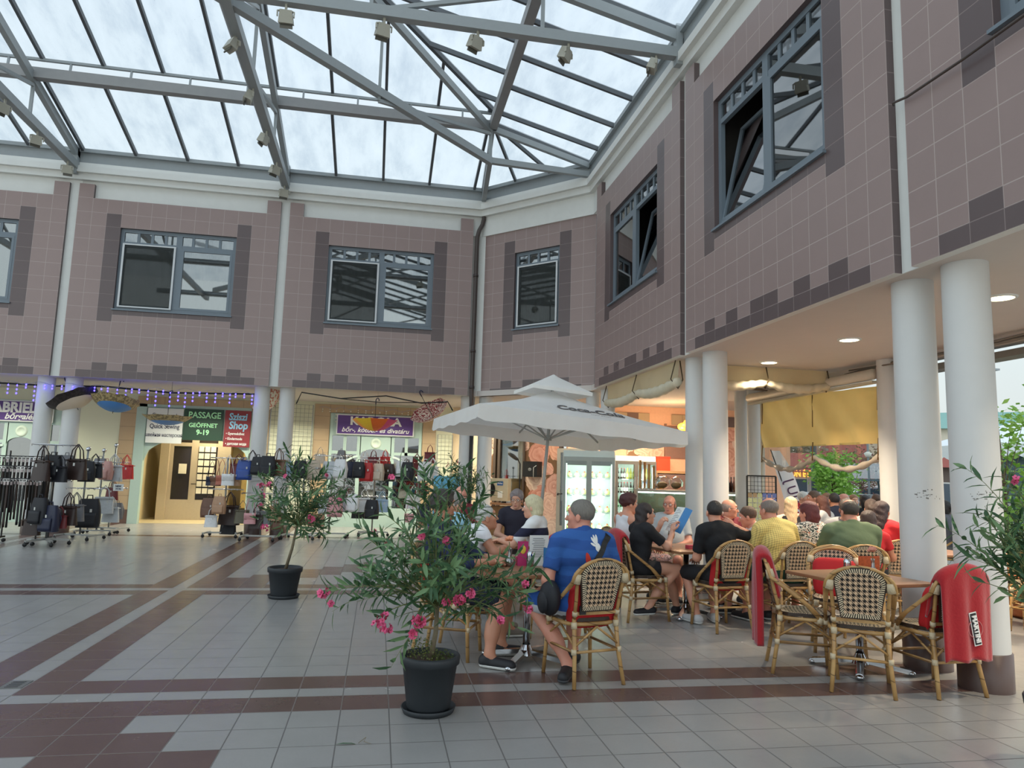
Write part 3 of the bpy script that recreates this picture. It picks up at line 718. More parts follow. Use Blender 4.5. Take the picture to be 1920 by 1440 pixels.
# ---- shop fronts with arched doors
def shopfront(n_, x0, x1):
    r = bpy.data.objects.new('door_%d' % n_, None); COL.objects.link(r); struct(r); r.location = (0, YS, 0)
    w = x1-x0; b = MB()
    b.b2(x0, -.03, 0, x0+.07, .05, 2.97); b.b2(x1-.07, -.03, 0, x1, .05, 2.97); b.b2(x0+.07, -.022, 2.38, x1-.07, .045, 2.97)
    da, db = x0+w*.33, x1-w*.33
    b.b2(da-.08, -.03, 0, da+.02, .05, 2.4); b.b2(db-.02, -.03, 0, db+.08, .05, 2.4); b.b2(x0+.07, -.022, 0, x1-.07, .045, .5)
    b.b2(x0, -.02, 1.9, da, .04, 1.98); b.b2(db, -.02, 1.9, x1, .04, 1.98)
    xm = x0+w*.165; b.b2(xm-.04, -.02, 1.9, xm+.04, .04, 2.4); xm = x1-w*.165; b.b2(xm-.04, -.02, 1.9, xm+.04, .04, 2.4)
    b.build('door_frame', MINT, r)
    arch_panel(da, db, 1.85, 2.05, 2.4, MINT, r, 'door_arch')
    b = MB()
    for xa, xb, s_ in ((x0+.05, da-.05, -1), (db+.05, x1-.05, 1)):
        P = [(xa+(xb-xa)*i/10, (1.85-.55*((1-i/10) if s_ < 0 else i/10)**1.6)) for i in range(11)]
        for i in range(10): b.bar((P[i][0], -.03, P[i][1]), (P[i+1][0], -.03, P[i+1][1]), .06, .05)
    b.build('side_arch', M('mint_light', (205, 222, 212), .45), r)
    b = MB(); b.b2(x0+.05, .01, .45, x1-.05, .03, 2.42); b.build('shop_pane', GLASSW, r)
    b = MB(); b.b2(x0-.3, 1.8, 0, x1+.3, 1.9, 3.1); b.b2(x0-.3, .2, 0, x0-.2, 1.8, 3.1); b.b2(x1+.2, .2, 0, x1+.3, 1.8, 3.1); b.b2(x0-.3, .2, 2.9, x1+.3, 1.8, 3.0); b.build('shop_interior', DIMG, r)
    b = MB()
    for i in range(18):
        xx = x0+.15+rnd.random()*(w-.3); z_ = rnd.choice((.9, 1.4, 1.8, 2.2)); b.box((xx, 1.2+rnd.random()*.4, z_), (.12+rnd.random()*.12, .1, .2+rnd.random()*.1))
    b.build('shelf_stock', M('shop_stock', (120, 108, 92), .7, var=.5, scale=3), r)
    b = MB(); b.lathe([(.14, 0), (.12, .03), (.08, .03), (.07, .015), (0, .015)], 24, xf=Matrix.Translation(((x0+x1)/2, -.03, 2.2)) @ Matrix.Rotation(pi/2, 4, 'X')); b.build('round_vent', M('vent_white', (208, 222, 205), .5), r)
    b = MB(); b.tube([(da+.07, -.05, 1.0), (da+.16, -.05, 1.0)], .012, 6); b.build('door_handle', BLACK, r)
    return r
shopfront(2, -1.3, 1.12); shopfront(3, -9.6, -7.75)
# wire display grids on the wall beside the middle shop
def wire_grid(lab, x0, x1, z0, z1):
    o = thing('wire_grid_panel', lab, 'display grid', ((x0+x1)/2, YS-.12, z0)); b = MB(); w, h = (x1-x0), z1-z0
    nx = round(w/.11); nz = round(h/.11)
    for i in range(nx+1): b.bar((-w/2+w*i/nx, 0, 0), (-w/2+w*i/nx, 0, h), .006, .006)
    for i in range(nz+1): b.bar((-w/2, 0, h*i/nz), (w/2, 0, h*i/nz), .006, .006)
    b.build('grid', M('grid_wire', (106, 112, 92), .5), o)
    b = MB(); b.bar((-w/2-.02, -.02, h*.42), (w/2+.02, -.02, h*.42), .03, .03); b.bar((-w/2, 0, 0), (-w/2, 0, h), .02, .02); b.bar((w/2, 0, 0), (w/2, 0, h), .02, .02); b.build('grid_frame', WIRE, o)
wire_grid('wire display grid on the bright wall left of the middle shop', -2.82, -1.76, .0, 3.15)
wire_grid('wire display grid on the wall between the middle shop and the corner columns', 1.55, 1.95, .0, 2.5)

# ================================================================ CAFE in the corner
def rose_mat():
    t = NT('rose_wallpaper'); co = t.coord()
    mp = t.n('Mapping'); t.l(co, mp.inputs[0]); mp.inputs['Scale'].default_value = (1.9, 1.9, 1.9)
    wn = t.n('TexNoise'); wn.inputs['Scale'].default_value = 2.4; t.l(mp.outputs[0], wn.inputs['Vector'])
    ad = t.n('VectorMath', operation='ADD'); sc = t.n('VectorMath', operation='SCALE'); sc.inputs[3].default_value = .45
    t.l(wn.outputs[1], sc.inputs[0]); t.l(mp.outputs[0], ad.inputs[0]); t.l(sc.outputs[0], ad.inputs[1])
    vo = t.n('TexVoronoi'); t.l(ad.outputs[0], vo.inputs['Vector']); vo.inputs['Scale'].default_value = 1.0; vo.inputs['Randomness'].default_value = .8
    d = vo.outputs['Distance']; cc = t.xyz(vo.outputs['Color'])
    pet = t.math('FRACT', t.math('DIVIDE', t.math('ADD', t.math('MULTIPLY', d, 1.0), t.math('MULTIPLY', wn.outputs[0], .5)), .17))
    pet = t.math('POWER', pet, .6)
    hue = t.ramp(cc[0], [(0, lin((226, 150, 122))), (.3, lin((240, 196, 170))), (.55, lin((238, 214, 190))), (.8, lin((214, 118, 92))), (1, lin((236, 208, 160)))])
    c = t.mix(t.math('MULTIPLY', pet, .75), t.mix(.35, lin((176, 84, 62)), hue), hue) if False else t.mix(pet, t.mix(.5, lin((170, 92, 70)), hue), t.mix(.25, hue, lin((250, 226, 204))))
    edge = t.math('SMOOTH_MIN', t.math('SUBTRACT', .78, d), 1.0, .1)
    c = t.mix(t.math('GREATER_THAN', d, .66), c, lin((120, 84, 52)))
    t.set(base=c, rough=.5); return t.m
ROSE = rose_mat()
f0 = Vector((1.95, 19.6, 0)); fd = Vector((s2, -s2, 0))
fac = bpy.data.objects.new('wall_cafe', None); COL.objects.link(fac); struct(fac); fac.location = f0; fac.rotation_euler = (0, 0, -pi/4)   # local x along the facade, -y towards the court
FB = M('cafe_facade_frame', (196, 178, 150), .5); FDK = M('cafe_dark_frame', (86, 70, 58), .5)
b = MB(); b.b2(0, 0, 0, 1.15, .12, ZS); b.b2(1.25, 0, 2.55, 3.6, .12, ZS); b.build('plain_wall', M('cafe_wall', (226, 200, 164), .7), fac)
b = MB(); b.b2(1.15, -.02, .4, 1.42, .05, 2.6); b.b2(2.42, -.02, 0, 3.42, .05, 2.75); b.build('rose_panel', ROSE, fac)
b = MB(); b.b2(1.44, -.05, .4, 1.52, .05, 2.9); b.b2(1.58, -.05, .4, 1.66, .05, 2.9); b.b2(2.36, -.05, 0, 2.42, .05, 2.9); b.b2(1.66, -.05, 2.4, 2.36, .05, 2.5); b.b2(3.42, -.04, 0, 3.5, .06, 2.8); b.build('facade_frame', FDK, fac)
b = MB(); b.b2(1.66, .0, .7, 2.36, .02, 2.4); b.build('facade_pane', GLASSW, fac)
b = MB(); b.b2(1.4, .9, .3, 2.5, .95, 2.6); b.build('facade_room', M('cafe_room_glow', (214, 176, 96), .8), fac)
b = MB(); b.box((1.82, .35, 1.75), (.36, .2, .9), taper=.7); b.box((2.15, .4, 1.7), (.3, .2, .7), taper=.6); b.build('coats_in_room', M('coat_green', (96, 102, 84), .9), fac)
b = MB(); b.b2(1.45, -.02, 0, 2.36, .06, .7); b.build('facade_base', FB, fac)
area('cafe_window_light', (3.25, 18.75, 2.4), .4, 9, (1, .8, .45), rot=(pi/2, 0, R(45)))
# speaker box on the roses, AC unit, fan, table and boxes under it
o = thing('wall_speaker', 'black box speaker mounted on the rose wallpaper beside the parasol pole', 'speaker', tuple(f0+fd*2.72+Vector((0, 0, 1.62))), -pi/4)
b = MB(); b.b2(-.21, -.25, -.18, .21, -.02, .2); b.build('cabinet', BLACK, o); b = MB(); b.tube([(.12, -.27, -.2), (.14, -.3, .05), (.22, -.3, .1)], .008, 6); b.build('cable', WHITE, o)
b = MB(); b.ell((0, -.255, 0), (.05, .006, .04)); b.build('badge', WIRE, o)
YTAB = (2.95, 17.75)
o = thing('air_conditioner', 'white outdoor air conditioner unit standing on a wooden table at the corner', 'air conditioner', (YTAB[0]-.1, YTAB[1], .83), -R(28))
b = MB(); b.b2(-.40, -.13, 0, .40, .15, .55); b.build('casing', M('ac_casing', (196, 186, 160), .5), o)
b = MB()
for r_ in (.04, .08, .12, .16, .2): b.tube([(r_*cos(a), 0, r_*sin(a)) for a in [2*pi*i/28 for i in range(28)]], .007, 5, closed=True)
for i in range(10): a = i*pi/5; b.bar((.03*cos(a), 0, .03*sin(a)), (.21*cos(a), 0, .21*sin(a)), .006, .006)
b.build('fan_grille', DARK, o, loc=(-.14, -.145, .28))
b = MB(); b.lathe([(0, 0), (.22, 0), (.22, .02)], 28, xf=Matrix.Translation((-.14, -.131, .28)) @ Matrix.Rotation(pi/2, 4, 'X')); b.build('fan_recess', BLACK, o)
b = MB(); b.b2(.13, -.14, .38, .28, -.131, .48); p_ = b.build('brand_plate', M('plate_blue', (36, 92, 160), .4), o); text('Midea', .05, TXW, o, name='plate_lettering', loc=(.205, -.142, .43))
b = MB(); b.b2(.15, -.14, .08, .27, -.131, .24); b.build('rating_label', SW, o); b = MB(); b.b2(-.3, -.1, -.05, -.24, .1, 0); b.b2(.24, -.1, -.05, .3, .1, 0); b.build('foot_rail', DARK, o)
WOODT = M('table_top_wood', (150, 108, 76), .35, var=.12, scale=8)
o = thing('wooden_table', 'small wooden table under the air conditioner unit', 'table', (YTAB[0], YTAB[1], 0), -R(28))
b = MB(); b.b2(-.5, -.35, .74, .55, .35, .78); b.build('tabletop', WOODT, o)
for sx_ in (-.45, .5):
    for sy_ in (-.3, .3): b = MB(); b.b2(sx_-.02, sy_-.02, 0, sx_+.02, sy_+.02, .74); b.build('leg', DARK, o)
for k, (dx, dz, w_) in enumerate(((-.15, 0, .36), (.22, 0, .34), (.05, .36, .4))):
    o = thing('cardboard_box', ('brown cardboard box under the wooden table, left one', 'brown cardboard box under the wooden table, right one', 'brown cardboard box lying on two others under the wooden table')[k], 'box', (YTAB[0]+dx*.88, YTAB[1]-dx*.47, dz), -R(28), 'boxes under the table')
    b = MB(); b.b2(-w_/2, -.15, 0, w_/2, .15, .34); b.build('carton', M('cardboard', (150, 118, 84), .8), o); b = MB(); b.b2(-w_/2-.002, -.03, .335, w_/2+.002, .03, .343); b.build('tape', M('tape', (180, 150, 110), .4), o)
o = thing('pedestal_fan', 'black stand lamp with a round tilted head in front of the café window', 'lamp', (3.42, 17.35, 0))
b = MB(); b.tube([(0, 0, 0), (0, 0, 1.75), (-.06, 0, 1.85)], .018, 8); b.build('pole', BLACK, o); b = MB(); b.lathe([(0, 0), (.16, 0), (.14, .03), (0, .04)], 20); b.build('base', BLACK, o)
b = MB(); b.lathe([(0, .03), (.13, .0), (.17, .05), (.0, .09)], 24, xf=Matrix.Translation((-.2, 0, 1.9)) @ Matrix.Rotation(.6, 4, 'Y')); b.build('head', DARK, o)
# back wall of the café
YC = 16.9
cw = MB(); cw.b2(4.5, YC, 0, 10.4, YC+.15, ZS); struct(cw.build('wall_cafe_back', M('cafe_back', (234, 184, 150), .7)))
b = MB(); n_ = 0
for i in range(14):
    if i in (3, 4, 7, 9): continue
    b.tilequad((5.7+i*.29, YC-.03, 2.83), (1, 0, 0), (0, 0, 1), .29, .26, 1 if i in (1, 4, 8, 10, 12) else 0)
struct(b.build('trim_8', [SAND, BRN]))
b = MB(); b.b2(6.0, YC-.03, 1.2, 6.95, YC, 2.8); b.b2(8.45, YC-.04, .8, 9.4, YC, 2.78); struct(b.build('wall_cafe_roses', ROSE))
b = MB(); b.b2(6.97, YC-.05, 1.95, 7.02, YC, 2.85); b.b2(8.4, YC-.06, 0, 8.45, YC, 3.0); b.b2(9.4, YC-.06, 0, 9.45, YC, 3.1); b.b2(7.02, YC-.04, 2.0, 8.4, YC-.01, 2.8); struct(b.build('trim_9', M('brown_panel', (132, 98, 84), .5)))
# shop lamp glowing orange
o = thing('cafe_lamp', 'glowing orange flower shaped lamp above the ice cream counter', 'lamp', (7.05, 15.6, 2.72))
b = MB()
for i in range(7): a = i*2*pi/7; b.ell((.14*cos(a), .14*sin(a), -.02), (.13, .13, .09), 10)
b.ell((0, 0, .07), (.14, .14, .09), 10); b.build('shade', M('lamp_orange', (255, 170, 40), .5, var=0, emit=(255, 170, 40), es=4.5), o)
b = MB(); b.tube([(0, 0, .1), (0, 0, .53)], .008, 6); b.build('cord', BLACK, o)
# ---- glass door fridges
LEDW = M('led_white', (255, 255, 250), .5, var=0, emit=(225, 255, 235), es=6); FRW = M('fridge_inner', (225, 235, 228), .4, var=.02); FRG = M('fridge_frame', (176, 184, 178), .35)
def bottle_mesh(h, r, c, name, cap=None):
    b = MB(); b.lathe([(0, 0), (r, 0), (r, h*.6), (r*.38, h*.8), (r*.36, h), (0, h)], 10); return b
def fridge(lab, x, y, rz, w, h, d, kind):
    o = thing('glass_door_fridge', lab, 'fridge', (x, y, 0), rz)
    b = MB(); b.b2(-w/2, 0, 0, w/2, d, .12); b.b2(-w/2, 0, h-.16, w/2, d, h); b.b2(-w/2, 0, .12, -w/2+.04, d, h-.16); b.b2(w/2-.04, 0, .12, w/2, d, h-.16); b.b2(-w/2+.04, d-.04, .12, w/2-.04, d, h-.16); b.build('cabinet', FRW, o)
    nd = 2
    for k in range(nd):
        xa = -w/2+w*k/nd; xb = xa+w/nd; dr = bpy.data.objects.new('door', None); COL.objects.link(dr); dr.parent = o
        b = MB(); c = .05
        b.b2(xa, -.05, .1, xa+c, 0, h-.12); b.b2(xb-c, -.05, .1, xb, 0, h-.12); b.b2(xa+c, -.05, .1, xb-c, 0, .17); b.b2(xa+c, -.05, h-.2, xb-c, 0, h-.12); b.build('door_frame', FRG if kind == 'ice' else M('fridge_frame_dark', (92, 88, 84), .4), dr)
        b = MB(); b.b2(xa+c, -.03, .17, xb-c, -.02, h-.2); b.build('door_glass', GLASS, dr)
    b = MB()
    for z_ in (.45, .78, 1.11, 1.44): b.b2(-w/2+.04, .08, z_, w/2-.04, d-.05, z_+.015)
    b.build('shelves', M('shelf_wire', (210, 214, 212), .3), o)
    b = MB(); b.b2(w/2-.07, .02, .2, w/2-.045, .06, h-.25); b.b2(-w/2+.045, .02, .2, -w/2+.07, .06, h-.25); b.b2(-.015, .02, .2, .015, .05, h-.25); b.build('led_strip', LEDW, o)
    for xx in (-.25, .25):
        q_ = Matrix.Translation((x, y, 0)) @ Matrix.Rotation(rz, 4, 'Z') @ Vector((xx*w/1.1, .04, 1.05)); area('fridge_light', tuple(q_), .12, 14 if kind == 'ice' else 9, (.92, 1.0, .93), rot=(pi/2, 0, rz), size_y=1.5)
    return o
o = fridge('tall bright glass door fridge with cakes and drinks behind the man in blue', 3.98, 13.35, -R(14), .98, 1.98, .62, 'ice')
b = MB(); b.b2(-.44, .02, 1.70, .44, .05, 1.80); b.build('header_panel', M('fridge_header', (70, 92, 84), .4), o)
FRX = o
o2 = fridge('dark framed drinks fridge full of bottles behind the counter', 6.0, YC-.62, 0, 1.0, 2.0, .58, 'drink')
def stock(parent_o, kinds, rows, w, d0, group):
    """bottles on the shelves of a fridge: every bottle its own object"""
    protos = {}
    R_ = parent_o.matrix_basis
    for r_i, z_ in enumerate(rows):
        n = int(w/.075); kd = kinds[r_i % len(kinds)]
        for i in range(n):
            x_ = -w/2+(i+.5)*w/n; k = kd[i*len(kd)//n]; key = k
            if key not in protos:
                name, lab, cat, col, capc, h, r = SPEC[k]
                t = thing(name, lab, cat, group=group); b = bottle_mesh(h, r, col, name)
                b.build('body', M('drink_%s' % k, col, .25, var=.05), t)
                b = MB(); b.lathe([(r*.42, h*.93), (r*.42, h*1.02), (0, h*1.02)], 8); b.build('cap', M('cap_%s' % k, capc, .4), t)
                if k != 'cake':
                    b = MB(); b.lathe([(r*1.02, h*.18), (r*1.02, h*.5)], 10); b.build('label_band', M('band_%s' % k, SPEC_BAND.get(k, (230, 226, 215)), .5), t)
                protos[key] = t; new = t
            else: new = dup(protos[key], (0, 0, 0))
            p = Matrix.Translation(parent_o.location) @ Matrix.Rotation(parent_o.rotation_euler.z, 4, 'Z') @ Vector((x_, d0+rnd.uniform(-.01, .01), z_))
            new.location = p; new.rotation_euler = (0, 0, rnd.random()*6)
SPEC = {'cola': ('cola_bottle', 'dark brown drink bottle on a shelf of the drinks fridge behind the counter', 'bottle', (46, 22, 16), (190, 40, 36), .25, .03),
        'yellow': ('lemonade_bottle', 'yellow drink bottle on the upper shelves of the drinks fridge', 'bottle', (214, 196, 60), (220, 200, 40), .25, .03),
        'green': ('green_bottle', 'green glass bottle on a low shelf of the drinks fridge', 'bottle', (30, 128, 66), (200, 200, 196), .25, .028),
        'water': ('water_bottle', 'pale clear bottle on a shelf of the drinks fridge', 'bottle', (190, 206, 204), (60, 110, 190), .25, .03),
        'red': ('red_bottle', 'red labelled bottle on the lowest shelf of the drinks fridge', 'bottle', (170, 46, 42), (240, 240, 236), .24, .03)}
SPEC_BAND = {'cola': (205, 196, 190), 'yellow': (240, 230, 120), 'green': (200, 214, 190), 'red': (230, 200, 190)}
bpy.context.view_layer.update()
stock(o2, [['red', 'cola'], ['green', 'water'], ['cola', 'cola', 'water'], ['cola', 'yellow', 'water', 'yellow']], (.47, .80, 1.13, 1.46), .86, .12, 'bottles in the drinks fridge')
# cakes / plates in the bright fridge
cp = None
for r_i, z_ in enumerate((.47, .80, 1.13, 1.46)):
    for i in range(6):
        x_ = -.37+i*.148
        lab = 'white plate with yellow ice cream cake in the bright fridge'
        if cp is None:
            cp = thing('cake_plate', lab, 'cake', group='cakes in the bright fridge'); b = MB(); b.lathe([(0, 0), (.05, 0), (.075, .015), (.05, .012)], 16); b.build('plate', WHITE, cp)
            b = MB(); b.ell((0, 0, .055), (.055, .055, .05), 10); b.build('cake', M('cake_yellow', (232, 222, 150), .6, var=.15, scale=40), cp); b = MB(); b.ell((0, 0, .11), (.02, .02, .02), 8); b.build('topping', M('topping', (196, 90, 60), .5), cp); nw = cp
        else: nw = dup(cp, (0, 0, 0))
        nw.location = Matrix.Translation(FRX.location) @ Matrix.Rotation(FRX.rotation_euler.z, 4, 'Z') @ Vector((x_, .2, z_))
# open glass door beside the fridge
o = thing('glass_door', 'open grey framed glass door with a black handle beside the rose wallpaper', 'door', (4.3, 17.1, 0), R(-42))
b = MB(); b.b2(0, -.03, 0, .09, .03, 2.15); b.b2(.7, -.03, 0, .79, .03, 2.15); b.b2(.09, -.03, 2.05, .7, .03, 2.15); b.b2(.09, -.03, 0, .7, .03, .3); b.build('door_frame', M('door_grey', (150, 146, 134), .45), o)
b = MB(); b.b2(.09, -.01, .3, .7, .01, 2.05); b.build('door_pane', GLASS, o); b = MB(); b.tube([(.05, -.07, 1.03), (.05, -.07, 1.06), (.16, -.07, 1.05)], .014, 6); b.tube([(.05, -.07, 1.03), (.05, 0, 1.03)], .014, 6); b.build('door_handle', BLACK, o)
# ---- ice cream counter
ca, cb_ = Vector((5.2, 14.05, 0)), Vector((7.0, 13.25, 0)); cdir = (cb_-ca); cl = cdir.length; crz = math.atan2(cdir.y, cdir.x); cc_ = (ca+cb_)/2
o = thing('ice_cream_counter', 'long glass fronted ice cream display counter with a bright strip light', 'counter', tuple(cc_), crz)
b = MB(); b.b2(-cl/2, 0, 0, cl/2, .8, .55); b.build('counter_base', M('counter_pink', (196, 150, 132), .5), o)
b = MB(); b.b2(-cl/2, -.02, .55, cl/2, .06, .66); b.b2(-cl/2, .0, 1.22, cl/2, .75, 1.26); b.b2(-cl/2, 0, .55, -cl/2+.03, .75, 1.22); b.b2(cl/2-.03, 0, .55, cl/2, .75, 1.22); b.b2(-.02, 0, .6, .02, .03, 1.22); b.build('counter_frame', M('counter_steel', (176, 172, 162), .3, metal=.4), o)
b = MB(); b.b2(-cl/2+.03, .02, 1.19, cl/2-.03, .06, 1.215); b.build('strip_light', LEDW, o)
b = MB(); b.b2(-cl/2+.03, .0, .66, cl/2-.03, .012, 1.2); b.build('front_glass', GLASS, o)
b = MB(); b.b2(-cl/2+.03, .3, .66, cl/2-.03, .34, 1.2); b.build('inner_panel', M('counter_inner', (176, 170, 146), .5, var=.06, scale=3), o)
tr_ = None
for i in range(8):
    lab = 'tub of pastel ice cream behind the counter glass'
    t = thing('ice_cream_tub', lab, 'ice cream', tuple(Matrix.Translation(cc_) @ Matrix.Rotation(crz, 4, 'Z') @ Vector((-cl/2+.14+i*.24, .16, .67))), crz, 'ice cream tubs')
    b = MB(); b.b2(-.1, -.1, 0, .1, .1, .06); b.build('tub', WIRE, t); b = MB(); b.ell((0, 0, .06), (.09, .09, .05), 10); b.build('ice_cream', M('ice_%d' % (i % 4), ((236, 190, 190), (220, 232, 240), (238, 226, 180), (200, 120, 110))[i % 4], .6), t)
def on_counter(u, v): return Matrix.Translation(cc_) @ Matrix.Rotation(crz, 4, 'Z') @ Vector((u, v, 1.26))
WAF = M('wafer', (190, 140, 80), .7, var=.2, scale=60, bump=.4)
def cones(name, lab, loc, n, h):
    o = thing(name, lab, 'wafer cones', tuple(loc)); b = MB()
    for i in range(n): z_ = h*i/n; b.lathe([(.02, z_), (.034, z_+h/n*.95), (.03, z_+h/n*.95)], 14)
    b.build('cone_stack', WAF, o); b = MB(); b.lathe([(.045, 0), (.045, .02), (0, .02)], 14); b.tube([(.043, 0, 0), (.043, 0, h)], .004, 4); b.tube([(-.043, 0, 0), (-.043, 0, h)], .004, 4); b.build('holder', CHROME, o)
for i, (u, v) in enumerate(((-.93, .3), (-.84, .36), (-.75, .3), (-.66, .4))):
    cones('cone_stack', ('leftmost tall stack of wafer cones on the counter', 'second tall stack of wafer cones on the counter', 'third tall stack of wafer cones on the counter, beside the clear jars', 'rearmost tall stack of wafer cones on the counter')[i], on_counter(u, v), 22, .6-.04*i)
for i, (u, a) in enumerate(((-.48, -.4), (-.2, .1), (.1, .05))):
    o = thing('wafer_jar', ('clear jar of wafers lying on its side on the counter, left one', 'clear jar of wafers lying on its side on the counter, middle one', 'clear jar of yellow wafers on the counter beside the paper cups')[i], 'jar', tuple(on_counter(u, .2)), crz+a)
    b = MB(); xf = Matrix.Translation((0, 0, .15)) @ Matrix.Rotation(pi/2+.1, 4, 'X'); b.lathe([(.12, -.16), (.13, -.1), (.13, .1), (.1, .14), (0, .15)], 20, xf=xf); b.build('jar_glass', GLASS, o)
    b = MB(); b.ell((0, 0, .1), (.1, .12, .07), 12); b.build('wafers', WAF, o)
for i in range(2):
    o = thing('paper_cup_stack', ('stack of white paper cups on the counter right of the wafer jars', 'stack of white paper cups at the left end of the counter')[i], 'paper cups', tuple(on_counter((.3, -1.02)[i], .4))); b = MB()
    for k in range(7): b.lathe([(.03, k*.035), (.042, k*.035+.045), (.04, k*.035+.045)], 14)
    b.build('cups', WHITE, o)
o = thing('bouquet_vase', 'vase of pale flowers at the right end of the counter', 'vase', tuple(on_counter(.62, .35))); b = MB(); b.lathe([(.05, 0), (.06, .12), (.04, .2), (.045, .22)], 16); b.build('vase', GLASS, o)
b = MB()
for i in range(14): a = rnd.random()*6.3; r_ = rnd.random()*.1; b.ell((r_*cos(a), r_*sin(a), .3+rnd.random()*.1), (.04, .04, .035), 8)
b.build('blossoms', M('pale_blossom', (236, 236, 214), .7), o)
for i in range(5):
    o = thing('syrup_bottle', ('amber syrup bottle right of the vase', 'orange syrup bottle on the counter end', 'dark syrup bottle with a white label', 'brown syrup bottle behind the dark one', 'last brown syrup bottle at the counter corner')[i], 'bottle', tuple(on_counter(.72+.055*i, .3+.05*(i % 2)))); b = bottle_mesh(.28, .03, 0, '')
    b.build('body', M('syrup_%d' % i, ((150, 84, 40), (220, 110, 60), (40, 24, 20), (86, 44, 30), (110, 60, 34))[i], .2), o); b = MB(); b.lathe([(.013, .27), (.013, .3), (0, .3)], 8); b.build('cap', BLACK, o)
# back shelf with sweets
o = thing('back_shelf', 'wooden back shelf cabinet behind the counter with framed doors', 'cabinet', (7.5, YC-.36, 0)); b = MB(); b.b2(-.9, 0, .9, .9, .34, .95); b.b2(-.9, 0, 1.62, .9, .34, 1.68); b.b2(-.9, 0, 0, -.85, .34, 1.62); b.b2(-.02, 0, 0, .04, .34, 1.62); b.b2(.85, 0, 0, .9, .34, 1.62); b.b2(-.9, .3, 0, .9, .34, 1.62); b.build('shelf_frame', M('shelf_wood', (176, 134, 92), .5), o)
for k in (0, 1): b = MB(); b.b2(-.84+.88*k, .02, .97, -.04+.88*k, .05, 1.6); b.build('door', M('shelf_door', (120, 92, 84), .5), o)
o = thing('red_box', 'bright orange red square box on the shelf in front of the roses', 'box', (6.84, YC-.2, 1.68)); b = MB(); b.b2(-.17, -.08, 0, .17, .08, .34); b.build('carton', M('orange_red', (226, 70, 34), .5), o); b = MB(); b.b2(-.175, -.085, .3, .175, .085, .345); b.build('lid', M('orange_red2', (206, 58, 28), .5), o)
# picture rack (postcards and souvenirs)
o = thing('postcard_rack', 'black wire rack hung with souvenir cards beside the counter', 'rack', (6.55, 11.55, 0), R(-10))
b = MB(); b.bar((-.25, 0, 0), (-.25, 0, 1.58), .025, .025); b.bar((.25, 0, 0), (.25, 0, 1.58), .025, .025); b.bar((-.25, 0, 1.58), (.25, 0, 1.58), .025, .025); b.bar((-.25, 0, 1.28), (.25, 0, 1.28), .02, .03); b.bar((-.25, 0, .3), (.25, 0, .3), .02, .02)
b.bar((-.25, -.2, 0), (-.25, .2, 0), .03, .03); b.bar((.25, -.2, 0), (.25, .2, 0), .03, .03)
for i in range(1, 8): b.bar((-.25+i*.0625, 0, .3), (-.25+i*.0625, 0, 1.58), .006, .006)
for i in range(4): b.bar((-.25, 0, 1.34+i*.07), (.25, 0, 1.34+i*.07), .006, .006)
b.build('rack_frame', BLACK, o)
for j in range(10):
    for i in range(6):
        cls = 0 if j == 9 and i < 2 else (1 if i < 3 else 2)
        b = MB(); w_ = .07; x_ = -.21+i*.084; b.b2(x_-.035, -.03, .42+j*.088, x_+.035, -.022, .42+j*.088+.075); b.build('card', [M('card_brown', (150, 130, 100), .6, var=.4, scale=30), M('card_green', (176, 184, 140), .6, var=.35, scale=30), M('card_blue', (92, 108, 168), .6, var=.35, scale=30)][cls], o)
# ================================================================ ARCADE AWNINGS
CANV = M('canvas_cream', (205, 190, 158), .8, var=.06, scale=5)
def canvas_mat(name, c, tl=.5):
    t = NT(name); co = t.coord(); nz = t.noise(3, 4, co); b_ = lin(c)
    col = t.mix(nz, tuple(v*.9 for v in b_), tuple(min(1, v*1.08) for v in b_)); t.set(base=col, rough=.6)
    tr = t.n('BsdfTranslucent'); t.l(col, tr.inputs[0]); mx = t.n('MixShader'); mx.inputs[0].default_value = tl
    t.l(t.b.outputs[0], mx.inputs[1]); t.l(tr.outputs[0], mx.inputs[2]); t.l(mx.outputs[0], t.out.inputs[0]); return t.m
YEL = canvas_mat('canvas_yellow', (240, 200, 122), .5); CRM = canvas_mat('canvas_valance', (214, 200, 166), .35)
PLASTIC = glass('clear_plastic', (232, 234, 230), -.1)
# yellow curtain between the outer columns
XC = 7.02; y0c, y1c = 9.08, 12.3
o = thing('awning_curtain', 'yellow canvas curtain half lowered between the outer columns, clear plastic below', 'curtain', (XC, (y0c+y1c)/2, 0))
L = y1c-y0c
b = MB(); b.grid(lambda u, v: (.03*sin(u*22+v*3)*(.3+v)+.02*sin(v*8+u*31), -L/2+L*u, 3.0-.10*(1-u)-(3.0-2.11-.06*(1-u))*v), 60, 10); b.build('canvas', YEL, o)
def sag(u): return 1.83+.07*abs(sin(pi*2*u+.0))*-1.0-.12*(u > .5)*sin(pi*(2*u-1)) if False else 1.90-.19*abs(sin(2*pi*u))
b = MB(); b.grid(lambda u, v: (.02*sin(u*40), -L/2+L*u, 2.11-(2.11-sag(u))*v), 60, 3); b.build('plastic_window', PLASTIC, o)
b = MB(); N_ = 48; b.tube([(.0, -L/2+L*i/N_, sag(i/N_)) for i in range(N_+1)], [.045+.014*sin(i*1.3) for i in range(N_+1)], 8); b.build('rolled_hem', M('plastic_roll', (186, 174, 158), .25, var=.25, scale=14), o)
for u in (.01, .5, .99):
    b = MB(); b.tube([(-.02, -L/2+L*u, 3.0), (-.03, -L/2+L*u, 2.4 if u == .5 else 2.55)], .008, 5); b.tube([(-.03, -L/2+L*u, 2.15), (-.05, -L/2+L*u, sag(u)-.05)], .01, 5); b.build('strap', M('strap', (120, 90, 50), .7), o)
b = MB(); b.tube([(-.1, -L/2-.0, 3.06), (-.1, L/2+.3, 3.06)], .08, 12); b.build('roller', M('roller', (206, 196, 178), .5), o)
